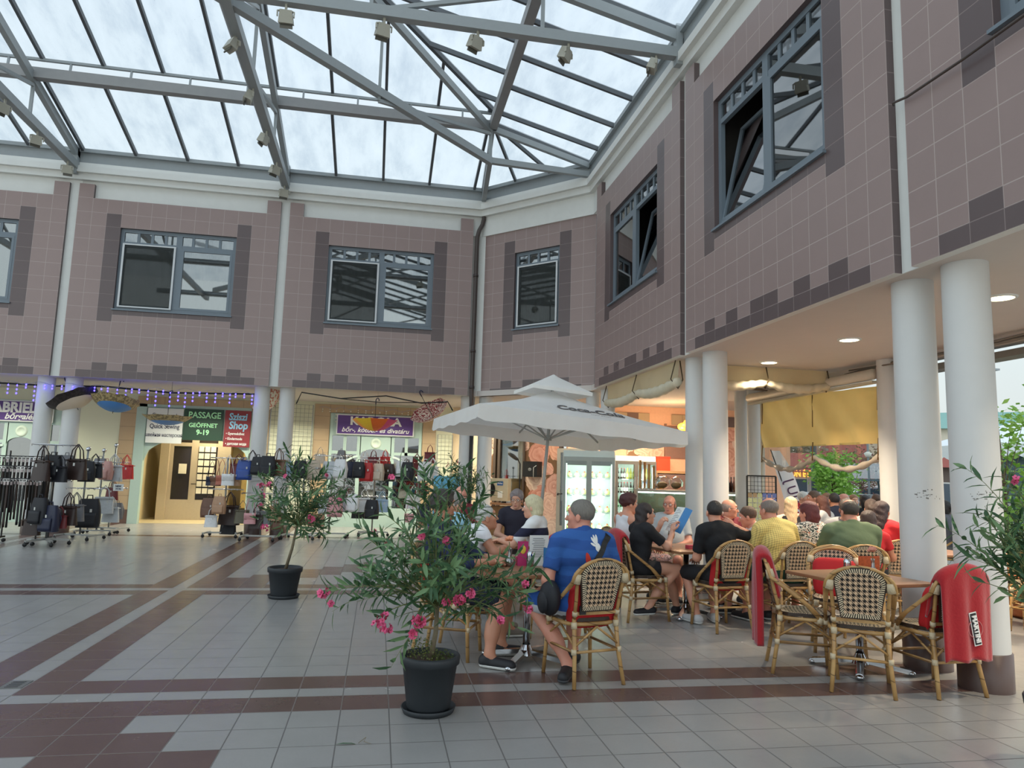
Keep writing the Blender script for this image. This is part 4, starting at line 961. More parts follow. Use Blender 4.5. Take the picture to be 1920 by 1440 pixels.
b = MB(); b.bar((-.08, -L/2, 2.95), (-.08, L/2+.3, 2.95), .1, .04); b.bar((0, -L/2-.02, 0), (0, -L/2-.02, 3.1), .05, .05); b.bar((0, L/2+.02, 0), (0, L/2+.02, 3.1), .05, .05); b.build('awning_rail', M('rail_cream', (206, 198, 178), .5), o)
b = MB()
for i in range(9): b.ell((-.03, -L/2-.02, .5+i*.3), (.012, .014, .02), 6)
b.build('eyelet', BLACK, o)
def valance(lab, a, c, ztop, drop, roll=.09, nsag=2):
    A = Vector(a); C_ = Vector(c); d = C_-A; L = d.length; o = thing('rolled_valance', lab, 'curtain', ((a[0]+c[0])/2, (a[1]+c[1])/2, 0), math.atan2(d.y, d.x))
    zf = lambda u: ztop-drop-.07*abs(sin(nsag*pi*u))
    b = MB(); b.grid(lambda u, v: (-L/2+L*u, .03*sin(u*17)*v, ztop+(zf(u)-ztop)*v), 50, 5); b.build('canvas', CRM, o)
    b = MB(); N_ = 50; b.tube([(-L/2+L*i/N_, -.02, zf(i/N_)-.02) for i in range(N_+1)], [roll*(.75+.25*abs(sin(nsag*pi*i/N_)))+.01*sin(i*1.7) for i in range(N_+1)], 10); b.build('roll', M('canvas_roll', (206, 196, 172), .55, var=.12, scale=7), o)
    for k in range(nsag+1):
        u = min(.985, max(.015, k/nsag)); b = MB(); x_ = -L/2+L*u; b.tube([(x_, -.04, ztop), (x_, -roll-.03, zf(u)+.02), (x_, 0, zf(u)-roll-.03), (x_, roll*.9, zf(u)+.02), (x_, .03, ztop)], .01, 5); b.build('tie_rope', M('tie_rope', (84, 70, 50), .8), o)
valance('cream canvas valance rolled up under the tiled wall beside the parasol top', (4.32, 13.3), (4.32, 9.9), ZS-.02, .3, .085)
valance('cream canvas valance rolled up across the arcade above the café tables', (4.75, 10.12), (6.9, 10.12), ZS-.02, .22, .075)
b = MB(); b.tube([(4.8, 10.1, 3.2), (5.6, 11.1, 3.12), (6.4, 11.6, 3.1), (7.0, 12.2, 3.17)], .014, 6); b.tube([(4.8, 10.2, 3.16), (5.7, 11.0, 3.08), (7.0, 12.0, 3.14)], .01, 6); tag(b.build('cable', M('cable_brown', (120, 96, 80), .6)), 'thin brown cables sagging under the café ceiling behind the valance', 'cable')
b = MB(); b.tube([(7.05, 9.9, 3.16), (7.05, 8.9, 3.2), (7.05, 7.2, 3.17), (7.05, 5.4, 3.2), (7.05, 3.0, 3.16)], .022, 6); b.tube([(6.98, 9.7, 3.2), (6.95, 8.2, 3.14), (7.0, 6.4, 3.21), (7.0, 4.0, 3.15)], .012, 6); tag(b.build('cable', M('cable_grey', (120, 112, 104), .6)), 'bundle of grey cables running along the outer beam behind the thick columns', 'cable')
# ================================================================ OUTDOORS (right of the arcade)
RTILE = M('roof_red', (150, 78, 66), .7, var=.15, scale=12); WALLC = M('town_wall', (206, 190, 170), .85, var=.05); GROOF = M('roof_green', (128, 170, 160), .7, var=.1)
TDARK = M('town_dark_glass', (70, 84, 96), .2)
def gable(lab, x, y, rz, L, D, H, RH, wall, roof, parts=True, hip=0):
    o = thing('town_house', lab, 'building', (x, y, -.1), rz)
    b = MB(); b.b2(-L/2, -D/2, 0, L/2, D/2, H); b.build('wall', wall, o)
    b = MB(); e = .5
    v = [(-L/2-e, -D/2-e, H), (L/2+e, -D/2-e, H), (L/2+e, D/2+e, H), (-L/2-e, D/2+e, H), (-L/2-e+hip, 0, H+RH), (L/2+e-hip, 0, H+RH)]
    b.add(v, [(0, 1, 5, 4), (2, 3, 4, 5), (1, 2, 5), (3, 0, 4), (0, 3, 2, 1)]); b.build('roof', roof, o)
    n = max(2, int(L/2.4))
    for i in range(n):
        x_ = -L/2+(i+.5)*L/n; f = MB(); f.b2(x_-.75, -D/2-.05, .5, x_+.75, -D/2+.02, min(H-.7, 2.5)); w = f.build('window', M('town_frame', (215, 214, 208), .6), o); p_ = MB(); p_.b2(x_-.68, -D/2-.08, .57, x_+.68, -D/2-.05, min(H-.77, 2.43)); p_.build('pane', TDARK, w)
    return o
# street direction: beyond x=7, looking to +x +y
def ray(px, py, dist):
    """point of the place seen at that spot of the photograph, at a horizontal distance (layout helper)"""
    a, b_ = (px-960)/F_PX, -(py-720)/F_PX; d = rt2*a+up2*b_+fw; k = dist/math.hypot(d.x, d.y); return Vector((0, 0, CZ))+d*k
def azi(px): return -(YAW+math.atan((px-960)/F_PX))
p = ray(1560, 900, 95)
g1 = gable('long low house with a red tiled roof and glowing orange lettering across the street', p.x, p.y, azi(1560)+.1, 20, 8, 2.8, 2.4, M('town_wall_grey', (176, 168, 160), .85), RTILE, hip=3)
text('BALATON ÉTTEREM', 1.0, M('sign_glow', (255, 190, 90), .5, var=0, emit=(255, 176, 70), es=1.6), g1, loc=(-3.8, -4.2, 2.6), bold=.03, ext=.03, sx=.7)
b = MB(); b.b2(-10, -6.2, 3.15, 10, -4.6, 3.35); b.build('porch_roof', M('porch', (120, 60, 54), .6), g1)
p = ray(1625, 900, 125); gable('house with a steep red roof rising behind the low one', p.x, p.y, azi(1625)+.5, 15, 9, 4.2, 4.2, WALLC, RTILE, hip=2)
p = ray(1618, 900, 78); gable('small white gabled house in front of the red roofs', p.x, p.y, azi(1618)+1.4, 3, 3, 2.0, 1.2, M('town_white', (225, 225, 222), .8), RTILE)
p = ray(1915, 900, 62); t1 = gable('pale town building with green roof and corner turret far beyond the right column', p.x, p.y, azi(1915)+.15, 12, 9, 5.5, 1.5, M('town_pale', (226, 216, 196), .85), GROOF, hip=3)
b = MB(); b.lathe([(1.3, 0), (1.3, 5.0), (1.5, 5.0), (0, 7.2)], 8, (.2, -4.4, 0)); b.build('turret', [GROOF], t1)
p = ray(1775, 900, 84); gable('pale building with green roof seen in the gap between the thick columns', p.x, p.y, azi(1775)-.2, 12, 8, 7.4, 1.6, WALLC, GROOF, hip=2)
p = ray(1768, 900, 42); gable('little red roofed kiosk seen between the thick columns', p.x, p.y, azi(1768)+.3, 3.8, 3.4, 2.5, 1.4, M('kiosk_wall', (110, 96, 88), .7), RTILE)
# event tent
o = thing('event_tent', 'white roofed marquee with dark glass sides at the right edge', 'tent', tuple(ray(1935, 900, 24))[:2]+(-.1,), azi(1935)+.5)
b = MB(); b.add([(-2.2, -2.2, 2.7), (2.2, -2.2, 2.7), (2.2, 2.2, 2.7), (-2.2, 2.2, 2.7), (0, 0, 3.5)], [(0, 1, 4), (1, 2, 4), (2, 3, 4), (3, 0, 4)]); b.grid(lambda u, v: (-2.2+4.4*u, -2.2, 2.7-.3*v-.1*abs(sin(u*19))*v), 30, 2); b.grid(lambda u, v: (-2.2, -2.2+4.4*u, 2.7-.3*v-.1*abs(sin(u*19))*v), 30, 2); b.build('tent_roof', M('tent_white', (232, 238, 240), .6), o)
b = MB()
for p in ((-2.2, -2.2), (2.2, -2.2), (2.2, 2.2), (-2.2, 2.2)): b.b2(p[0]-.06, p[1]-.06, 0, p[0]+.06, p[1]+.06, 2.7)
b.build('tent_post', M('tent_grey', (150, 160, 165), .5), o)
b = MB(); b.b2(-2.15, -1.8, 0, 2.15, -1.7, 2.6); b.build('tent_wall', M('tent_wall', (74, 98, 104), .5), o)
b = MB(); b.b2(-.3, -1.95, .9, -.1, -1.85, 2.3); b.build('green_light_panel', M('green_light', (60, 220, 150), .5, var=0, emit=(40, 220, 140), es=1.5), o)
# truss tower & fence
o = thing('truss_tower', 'thin white lattice tower beside the marquee', 'tower', tuple(ray(1852, 900, 28))[:2]+(-.1,)); b = MB()
for p in ((-.2, -.2), (.2, -.2), (.2, .2), (-.2, .2)): b.bar((p[0], p[1], 0), (p[0], p[1], 5.4), .05, .05)
for i in range(12): b.bar((-.2, -.2, i*.45), (.2, -.2, i*.45+.45), .025, .025); b.bar((-.2, .2, i*.45), (-.2, -.2, i*.45+.45), .025, .025)
b.build('lattice', M('lattice_white', (214, 218, 220), .4), o); b = MB(); b.b2(-.35, -.35, 5.4, .35, .35, 5.46); b.build('top_plate', STEEL, o)
def fence(lab, a, c, h=1.0, n=12):
    A = Vector(a); d = Vector(c)-A; L = d.length; o = thing('metal_railing', lab, 'railing', (a[0], a[1], 0), math.atan2(d.y, d.x)); b = MB()
    for z_ in (.2, .5, .8, h): b.bar((0, 0, z_), (L, 0, z_), .03, .03)
    b.build('rail', M('rail_white', (210, 214, 216), .4), o)
    for i in range(n+1): b = MB(); b.bar((L*i/n, 0, -.1), (L*i/n, 0, h), .04, .04); b.build('post', M('rail_white', (210, 214, 216), .4), o)
fence('white metal railing before the marquee', tuple(ray(1850, 900, 17))[:2], tuple(ray(1990, 900, 15.5))[:2], 1.2, 6); fence('pale railing across the street below the glowing lettering', tuple(ray(1480, 900, 33))[:2], tuple(ray(1700, 900, 31))[:2], 1.1, 12)
# cars
def car(lab, x, y, rz, col):
    o = thing('car', lab, 'car', (x, y, -.1), rz)
    prof = [(-2.1, .3), (-2.15, .75), (-1.9, .95), (-1.25, 1.02), (-.6, 1.42), (.7, 1.46), (1.5, 1.05), (2.0, .92), (2.15, .6), (2.1, .3)]
    b = MB(); xf = Matrix.Rotation(pi/2, 4, 'X'); b.prism(prof, -.85, .85, xf=xf); b.build('car_body', M('car_'+'_'.join(map(str, col)), col, .2, coat=.6), o)
    b = MB(); b.prism([(-1.15, 1.03), (-.6, 1.36), (.65, 1.4), (1.35, 1.06)], -.87, .87, xf=xf); b.build('car_glass', TDARK, o)
    for sx_ in (-1.35, 1.35):
        for sy_ in (-.86, .86): b = MB(); b.lathe([(0, -.1), (.2, -.1), (.32, -.08), (.32, .08), (.2, .1), (0, .1)], 20, xf=Matrix.Translation((sx_, sy_*.95, .32)) @ xf); b.build('wheel', BLACK, o)
car('dark blue car parked under the glowing lettering', 21.5, 37.5, R(-20), (56, 84, 120)); car('silver car parked behind the young tree', 27.0, 36.0, R(-18), (176, 184, 192)); car('white car parked near the glass shelter', 31.5, 33.5, R(-20), (214, 218, 222))
# glass shelter
o = thing('glass_shelter', 'slanted glass roof shelter beyond the seated crowd', 'shelter', tuple(ray(1660, 900, 30))[:2]+(-.1,), azi(1660)); b = MB()
for x_ in (-1.6, 0, 1.6): b.bar((x_, 0, 0), (x_-.3, 0, 2.1), .07, .07); b.bar((x_-.3, -1.1, 1.75), (x_-.3, 1.1, 2.35), .06, .08)
b.bar((-2, -1.1, 1.75), (1.5, -1.1, 1.75), .06, .06); b.bar((-2, 1.1, 2.35), (1.5, 1.1, 2.35), .06, .06); b.build('shelter_frame', M('shelter_steel', (84, 104, 112), .4), o); b = MB(); b.quad((-2, -1.1, 1.8), (1.5, -1.1, 1.8), (1.5, 1.1, 2.4), (-2, 1.1, 2.4)); b.build('shelter_glass', glass('shelter_glass', (180, 206, 206), 1.5), o)
# poles, feather flag
p = ray(1527, 900, 25); o = thing('lamp_post', 'dark grey steel post standing just left of the young tree', 'lamp post', (p.x, p.y, -.1)); b = MB(); b.tube([(0, 0, 0), (0, 0, 5.2)], .1, 12); b.build('pole', M('post_grey', (70, 84, 92), .5), o); b = MB(); b.lathe([(.2, 0), (.2, .05), (.12, .08)], 12); b.build('base_plate', M('post_grey', (70, 84, 92), .5), o)
p = ray(1629, 900, 34); o = thing('lamp_post', 'thin street lamp post right of the young tree', 'lamp post', (p.x, p.y, -.1)); b = MB(); b.tube([(0, 0, 0), (0, 0, 5.2)], .045, 10); b.build('pole', M('post_light', (130, 138, 142), .5), o); b = MB(); b.lathe([(0, .1), (.16, 0), (.1, -.14), (0, -.16)], 12, (0, 0, 2.9)); b.build('lantern', M('lantern', (235, 235, 225), .5), o)
p = ray(1488, 900, 15.2); o = thing('feather_flag', 'white feather flag with dark lettering behind the curtain', 'flag', (p.x, p.y, -.1), YAW*-1-.2)
b = MB(); b.grid(lambda u, v: ((-.75+.9*v)+(.1+.5*sin(pi*min(1, v*.9+.12))**.6)*(u-1)+.25*(1-v), .04*sin(v*9+u*3), .35+2.45*(1-v)) if False else (-.42*(1-v)**1.1+.34*u*sin(pi*(.12+.8*v))**.7, .04*sin(v*9+u*3), .35+1.85*(1-v)), 8, 24); fl = b.build('flag_cloth', canvas_mat('flag_white', (236, 242, 250), .4), o)
b = MB(); b.tube([(0, 0, 0), (-.01, 0, .4), (-.15, 0, 1.4), (-.42, 0, 2.22)], .012, 6); b.build('flag_pole', DARK, o)
for i, ch in enumerate('JUNKY!'): text(ch, .25, M('flag_text', (88, 60, 92), .6, var=0), o, loc=(-.1+.05*i, -.06, 1.62-i*.19), rot=(pi/2, 1.25, 0), sx=-1, bold=.01)
# trees and hedges outdoors
def leaf_mat(name, c, c2):
    if name in MATS: return MATS[name]
    t = NT(name); nz = t.noise(7, 2, t.coord()); base = t.mix(t.math('GREATER_THAN', nz, .5), lin(c), lin(c2)); t.set(base=base, rough=.5)
    tr = t.n('BsdfTranslucent'); t.l(base, tr.inputs[0]); mx = t.n('MixShader'); mx.inputs[0].default_value = .3; t.l(t.b.outputs[0], mx.inputs[1]); t.l(tr.outputs[0], mx.inputs[2]); t.l(mx.outputs[0], t.out.inputs[0]); MATS[name] = t.m; return t.m
BARK = M('bark', (108, 92, 74), .85, var=.25, scale=25, bump=.5)
def tree(lab, x, y, h, r, n, lm, ls=.1, trunk=.07, z0=.45, zsq=1.0, seed=1):
    q_ = random.Random(seed); o = thing('young_tree', lab, 'tree', (x, y, -.1)); b = MB(); b.tube([(0, 0, 0), (.04, 0, h*.5), (0, .03, h*.85)], [trunk, trunk*.7, trunk*.3], 8)
    lb = MB(); cl = []
    for k in range(16):
        a = q_.random()*6.28; rr = r*q_.uniform(.35, .8); z_ = h*(z0+(1-z0)*q_.random()*.9); cl.append((rr*cos(a), rr*sin(a), z_)); b.tube([(0, 0, h*z0*.9+(z_-h*z0)*.4), (rr*cos(a), rr*sin(a), z_)], [trunk*.35, trunk*.1], 5)
    b.build('trunk', BARK, o)
    for i in range(n):
        c = cl[i % 16]; s_ = r*.42; p = [c[0]+q_.gauss(0, s_*.6), c[1]+q_.gauss(0, s_*.6), c[2]+q_.gauss(0, s_*.45*zsq)]
        u = Vector((q_.gauss(0, 1), q_.gauss(0, 1), q_.gauss(0, .5))).normalized()*ls*q_.uniform(.6, 1.2); w = u.cross(Vector((q_.gauss(0, 1), q_.gauss(0, 1), q_.gauss(0, 1)))).normalized()*ls*.45; p = Vector(p)
        lb.add([p-u, p+w, p+u, p-w], [(0, 1, 2, 3)])
    lb.build('foliage', lm, o); return o
LG = leaf_mat('leaf_bright', (128, 176, 70), (162, 204, 100)); LD = leaf_mat('leaf_dark', (62, 84, 50), (84, 108, 66)); LR = leaf_mat('leaf_plum', (140, 96, 92), (120, 116, 76))
p = ray(1562, 900, 23); tree('young bright green maple tree behind the seated crowd', p.x, p.y, 2.5, .68, 1500, LG, .085, .05, .46, seed=3)
p = ray(1880, 900, 13.5); tree('slim light green sapling in front of the marquee', p.x, p.y, 3.0, .5, 700, LG, .07, .03, .3, 2, seed=5)
p = ray(1612, 900, 40); tree('loose plum coloured tree beyond the young maple', p.x, p.y, 3.4, 1.5, 1300, LR, .09, .08, .4, seed=8)
p = ray(1490, 900, 115); tree('bare brown tree behind the clear plastic', p.x, p.y, 7.4, 5.0, 1600, leaf_mat('leaf_far', (150, 138, 116), (128, 120, 98)), .5, .15, .3, seed=9)
b = MB(); q_ = random.Random(4)
for i in range(1800):
    p = Vector((q_.uniform(0, 4.0), q_.gauss(0, .25), abs(q_.gauss(.25, .16)))); u = Vector((q_.gauss(0, 1), q_.gauss(0, 1), q_.gauss(0, .6))).normalized()*.07; w = u.cross(Vector((q_.random(), q_.random(), 1))).normalized()*.035; b.add([p-u, p+w, p+u, p-w], [(0, 1, 2, 3)])
p = ray(1500, 900, 22); o = b.build('hedge', LG, loc=(p.x, p.y, -.1), rot=(0, 0, R(-25))); tag(o, 'low green hedge along the far side of the terrace', 'hedge')
# ================================================================ CAFE FURNITURE
def bamboo_mat():
    t = NT('bamboo_cane'); co = t.coord(); x = t.xyz(co)
    nz = t.noise(6, 3, co); c = t.ramp(nz, [(.3, lin((150, 112, 66))), (.55, lin((186, 146, 92))), (.75, lin((206, 170, 116)))])
    ring = t.math('GREATER_THAN', t.math('PINGPONG', t.math('ADD', x[2], t.math('MULTIPLY', x[0], .3)), .06), .0565)
    t.set(base=t.mix(t.math('MULTIPLY', ring, .75), c, lin((88, 58, 30))), rough=.35); return t.m
CANE = bamboo_mat(); BIND = M('rattan_binding', (206, 188, 156), .6, var=.15, scale=120, bump=.5)
def weave_mat(name, light, dark, s=.022, ring=None):
    """houndstooth weave from UV metres; striped rim where the uv 'rim' map says so"""
    t = NT(name); uv = t.n('UVMap', uv_map='uv').outputs[0]; a = t.xyz(uv)
    u = t.math('DIVIDE', a[0], s); v = t.math('DIVIDE', a[1], s)
    fu = t.math('FRACT', t.math('ABSOLUTE', t.math('ADD', u, 200))); fv = t.math('FRACT', t.math('ABSOLUTE', t.math('ADD', v, 200)))
    cu = t.math('GREATER_THAN', fu, .5); cv = t.math('GREATER_THAN', fv, .5)
    both = t.math('MULTIPLY', cu, cv); none = t.math('MULTIPLY', t.math('SUBTRACT', 1, cu), t.math('SUBTRACT', 1, cv))
    di = t.math('GREATER_THAN', t.math('FRACT', t.math('ADD', t.math('MULTIPLY', t.math('ADD', fu, fv), 2.0), 0)), .5)
    mixd = t.math('MULTIPLY', t.math('SUBTRACT', t.math('SUBTRACT', 1, both), none), di)
    m_ = t.math('MINIMUM', t.math('ADD', both, mixd), 1.0)
    col = t.mix(m_, lin(light), lin(dark))
    # striped rim from second uv map: x = distance to the edge, y = length along the edge
    rm = t.xyz(t.n('UVMap', uv_map='rim').outputs[0])
    st = t.math('GREATER_THAN', t.math('FRACT', t.math('DIVIDE', rm[1], .017)), .5)
    rimc = t.mix(st, lin((34, 26, 22)), lin((226, 208, 176)))
    rimc = t.mix(t.math('LESS_THAN', rm[0], .008), rimc, lin((54, 40, 30)))
    col = t.mix(t.math('LESS_THAN', rm[0], .034), col, rimc)
    t.set(base=col, rough=.5); w = t.noise(300, 2, t.coord()); t.bump(t.math('ADD', w, m_), .35, .003); return t.m
WEAVE = weave_mat('weave_tan', (214, 182, 148), (18, 13, 11), .036); WEAVES = weave_mat('weave_seat', (214, 196, 160), (30, 24, 20), .028)
def panel(name, outline, fn, mat, parent, thick=.018):
    """woven panel: outline = list of (u,v) in metres; fn maps (u,v,offset) to 3D; rim uv computed from distance to the outline"""
    b = MB(); n = len(outline); cx_ = sum(p[0] for p in outline)/n; cy_ = sum(p[1] for p in outline)/n
    rings = (1.0, .82, .5, .0)
    per = [0]
    for i in range(n): q_ = outline[(i+1) % n]; per.append(per[-1]+math.hypot(q_[0]-outline[i][0], q_[1]-outline[i][1]))
    uvl = []; rml = []
    def vtx(i, k): p = outline[i % n]; s_ = rings[k]; return (cx_+(p[0]-cx_)*s_, cy_+(p[1]-cy_)*s_)
    def dist(i, k): p = outline[i % n]; return (1-rings[k])*math.hypot(p[0]-cx_, p[1]-cy_)*.85
    for side in (0, 1):
        off = thick/2 if side == 0 else -thick/2
        for k in range(3):
            for i in range(n):
                q4 = [(i, k), (i+1, k), (i+1, k+1), (i, k+1)]
                if side: q4 = q4[::-1]
                pts = [vtx(a, c) for a, c in q4]; b.add([fn(p[0], p[1], off) for p in pts], [(0, 1, 2, 3)], 0, True)
                uvl += pts; rml += [(dist(a, c), per[a]) for a, c in q4]
    for i in range(n):
        pts = [vtx(i, 0), vtx(i+1, 0), vtx(i+1, 0), vtx(i, 0)]; b.add([fn(pts[0][0], pts[0][1], thick/2), fn(pts[0][0], pts[0][1], -thick/2), fn(pts[1][0], pts[1][1], -thick/2), fn(pts[1][0], pts[1][1], thick/2)], [(0, 1, 2, 3)]); uvl += [pts[0], pts[0], pts[1], pts[1]]; rml += [(0, per[i])]*2+[(0, per[i+1])]*2
    b.uv['uv'] = uvl; b.uv['rim'] = rml
    return b.build(name, mat, parent)
# chair: origin on the floor under the seat centre, front = +y
LEAN = .24
def bk(x, z, y0=-.20): return (x, y0-(z-.45)*LEAN, z)           # plane of the back
def make_chair(label, loc, rz, group='rattan bistro chairs'):
    o = thing('rattan_chair', label, 'chair', loc, rz, group)
    # seat
    ol = []
    for i in range(28):
        a = 2*pi*i/28; r_ = 1/ (abs(cos(a))**4+abs(sin(a))**4)**.25; ol.append((.205*r_*cos(a), .195*r_*sin(a)))
    panel('seat', ol, lambda u, v, o_: (u*(1-.08*(v < 0)), v, .455+o_+(-.012 if abs(u) < .15 and abs(v) < .15 else 0)), WEAVES, o, .026)
    b = MB(); b.tube([(x_*(.98), y_, .425) for x_, y_ in ol], .015, 8, closed=True); b.build('seat_frame', CANE, o)
    # back panel
    ol = [(-.135, 0), (.135, 0)]; R_ = []
    ol = [(-.13+.26*i/6, 0) for i in range(7)]+[(.13+.045*(i/6), .26*i/6) for i in range(1, 7)]+[(.175*cos(a)**.8 if cos(a) > 0 else -.175*abs(cos(a))**.8, .26+.115*sin(a)) for a in [pi*i/14 for i in range(1, 14)]]+[(-.175+.045*(i/6), .26-.26*i/6) for i in range(0, 6)]
    panel('backrest', ol, lambda u, v, o_: (u, -.20-(v+.07)*LEAN+o_-.03*(1-(u/.18)**2)*.6, .52+v), WEAVE, o, .016)
    # inner back frame (posts up from the rear legs, curved top)
    pts = [(-.175, -.20, .45), (-.18, *bk(0, .60)[1:]), (-.195, *bk(0, .76)[1:])]+[(-.195*cos(a), *bk(0, .77+.105*sin(a))[1:]) for a in [pi*i/12 for i in range(1, 12)]]+[(.195, *bk(0, .76)[1:]), (.18, *bk(0, .60)[1:]), (.175, -.20, .45)]
    b = MB(); b.tube(pts, .0135, 8); b.bar((-.17, *bk(0, .505)[1:]), (.17, *bk(0, .505)[1:]), .02, .022); b.build('back_frame', CANE, o)
    # outer hoops: over the back and down the sides to the front of the seat
    for k, (dx, dy, dz, nm) in enumerate(((0, 0, 0, 'hoop'), (.018, .024, -.012, 'hoop'))):
        pts = [(-.225, .09+dy, .43), (-.23, -.02+dy, .55+dz)]+[(-(.232-dx)*cos(a)*(1 if a < pi/2 else 1), -.20-(.72+.17*sin(a)-.45)*LEAN-.012+dy*.9*(1-sin(a)*.6), .74+dz+.155*sin(a)) for a in [pi*i/14 for i in range(0, 15)]]+[(.23, -.02+dy, .55+dz), (.225, .09+dy, .43)]
        b = MB(); b.tube(pts, .0135, 8); b.build(nm, CANE, o)
    # legs
    for s_ in (-1, 1):
        b = MB(); b.tube([(s_*.18, .175, .45), (s_*.205, .205, .0)], [.0165, .015], 8); b.build('leg', CANE, o)
        b = MB(); b.tube([(s_*.175, -.20, .47), (s_*.18, -.225, .25), (s_*.205, -.27, .0)], [.0165, .016, .015], 8); b.build('leg', CANE, o)
    b = MB(); z_ = .24
    P = {(-1, 1): (-.193, .19, z_), (1, 1): (.193, .19, z_), (-1, -1): (-.183, -.227, z_), (1, -1): (.183, -.227, z_)}
    for a, c in (((-1, 1), (1, 1)), ((-1, -1), (1, -1)), ((-1, 1), (-1, -1)), ((1, 1), (1, -1))): b.tube([P[a], P[c]], .011, 6)
    for a in P: 
        for q_ in P:
            if a < q_ and (a[0] == q_[0] or a[1] == q_[1]):
                m_ = [(P[a][i]+P[q_][i])/2 for i in range(2)]; b.tube([(P[a][0], P[a][1], .28), (m_[0], m_[1], .41)], .009, 6); b.tube([(P[q_][0], P[q_][1], .28), (m_[0], m_[1], .41)], .009, 6)
    b.build('stretcher', CANE, o)
    def wrap(a, c, r_): b = MB(); b.tube([a, c], r_, 8); b.build('binding', BIND, o)
    for s_ in (-1, 1):
        wrap((s_*.205, *bk(0, .73)[1:]), (s_*.195, *bk(0, .795)[1:]), [.034, .028])                     # wide wraps at the shoulders
        wrap((s_*.183, .178, .40), (s_*.18, .176, .45), .023); wrap((s_*.222, .08, .405), (s_*.224, .095, .45), .023)
        wrap((s_*.176, -.205, .40), (s_*.176, -.202, .445), .022); wrap((s_*.176, *bk(0, .49)[1:]), (s_*.178, *bk(0, .52)[1:]), .02)
        for y_ in (.192, -.228): wrap((s_*.188, y_, .225), (s_*.187, y_, .262), .02)
    return o
CH0 = None
def chair(label, x, y, deg, group='rattan bistro chairs'):
    global CH0
    if CH0 is None: CH0 = make_chair(label, (x, y, 0), R(deg), group); return CH0
    return dup(CH0, (x, y, 0), R(deg), label, group)
REDF = M('red_fleece', (168, 26, 36), .95, var=.1, scale=60, bump=.25, sheen=.4); REDC = M('red_cushion', (186, 28, 34), .8, var=.06)
def blanket(label, cx, cy, deg, back=.62, front=.3, w=.40, fold=.016, letter=False):
    """fleece folded over the chair back: hangs down behind and a little in front"""
    o = thing('red_blanket', label, 'blanket', (cx, cy, 0), R(deg))
    b = MB()
    def fn(u, v):
        s_ = (v-front/(front+back))*(front+back)                  # arc length from the top, <0 in front
        xx = (u-.5)*w; arch = .0+.115*max(0, 1-(xx/.21)**2)**.5
        topz = .785+arch; r_ = .04
        if abs(s_) < r_*1.57: a = s_/r_; z_ = topz+r_*cos(a); y_ = -.20-(topz-.45)*LEAN-.01-r_*sin(a)
        elif s_ > 0: z_ = topz-(s_-r_*1.57)*(back+arch-.01*sin(xx*30))/back; y_ = -.20-(topz-.45)*LEAN-.01-r_-.0*(s_)+.012*sin(xx*38+1)*(min(1, s_*4))+.01*sin(xx*20)*s_
        else: z_ = topz+(s_+r_*1.57); y_ = -.20-(z_-.45)*LEAN+.035+.012*sin(xx*30)*min(1, -s_*4)
        return (xx*(1-.10*max(0, s_))+.0, y_, z_)
    b.grid(fn, 22, 44); b.build('blanket_cloth', REDF, o, solid=fold)
    if letter:
        lc = (.03, -.372, .50); ry = R(80)
        text('MARTINI', .052, TXW, o, 'lettering', loc=(lc[0], lc[1]-.006, lc[2]), rot=(pi/2, ry, 0), bold=.03, sx=.92)
        b = MB(); b.box((0, 0, 0), (.215, .004, .05)); b.build('letter_ground', BLACK, o, loc=lc, rot=(0, ry, 0))
        b = MB(); b.box((0, .002, 0), (.23, .004, .062)); b.build('letter_border', SW, o, loc=lc, rot=(0, ry, 0))
        b = MB(); b.tube([(.06*cos(a), .001, .06*sin(a)) for a in [2*pi*i/32 for i in range(32)]], .003, 4, closed=True); b.build('ring_mark', M('ring_pink', (200, 120, 120), .7), o, loc=lc)
    return o
def cushion(label, cx, cy, deg, z=.66, letter=False, dy=0):
    o = thing('red_cushion', label, 'cushion', (cx, cy, 0), R(deg)); b = MB()
    def fn(u, v):
        a = 2*pi*u; r_ = 1/(abs(cos(a))**5+abs(sin(a))**5)**.2; k = sin(pi*v); return (.19*r_*cos(a)*min(1, k*2.2)**.5, -.20-(z-.45)*LEAN+.065+dy-.045*cos(pi*v)-LEAN*.17*r_*sin(a)*min(1, k*2.2)**.5, z+.17*r_*sin(a)*min(1, k*2.2)**.5)
    b.grid(fn, 32, 10); b.build('cushion_cover', REDC, o)
    if letter: b = MB(); b.box((-.12, -.20-(z-.45)*LEAN-.0+dy, z-.03), (.05, .012, .06)); b.build('label_patch', BLACK, o)
    return o
# positions (metres)
SEATS = {}
def seat(key, label, x, y, deg, grp='rattan bistro chairs'): SEATS[key] = (x, y, deg); return chair(label, x, y, deg, grp)
seat('A1', 'rattan chair seating the man in the blue shirt, its woven back towards us', 1.56, 5.38, 14)
seat('A2', 'rattan chair of the man in dark navy, behind the large oleander', .66, 6.12, -112)
seat('A3', 'rattan chair with red cloth at the far side of the front table', 1.72, 6.72, 150)
seat('A4', 'rattan chair under the white haired woman, far left of the front table', .84, 6.78, -80)
seat('C1', 'empty rattan chair nearest us, squarely showing its woven back', 3.60, 4.98, -33)
seat('C2', 'empty rattan chair seen from the side, red blanket over its back', 3.44, 5.44, -114)
seat('C3', 'empty rattan chair in front of the thick column, covered by the lettered blanket', 4.14, 4.90, 3)
seat('C4', 'empty rattan chair behind the empty table, facing us with a red cushion', 4.16, 6.05, 150)
seat('B1', 'rattan chair of the long haired girl, red blanket on its back', 2.86, 7.52, -84)
seat('B2', 'rattan chair holding the young man in black, red cushion below its back', 3.5, 7.02, 6)
seat('T1', 'rattan chair of the woman in the white tank top', 3.04, 8.40, -78)
seat('D1', 'rattan chair of the man in the yellow check shirt', 4.20, 7.0, 4)
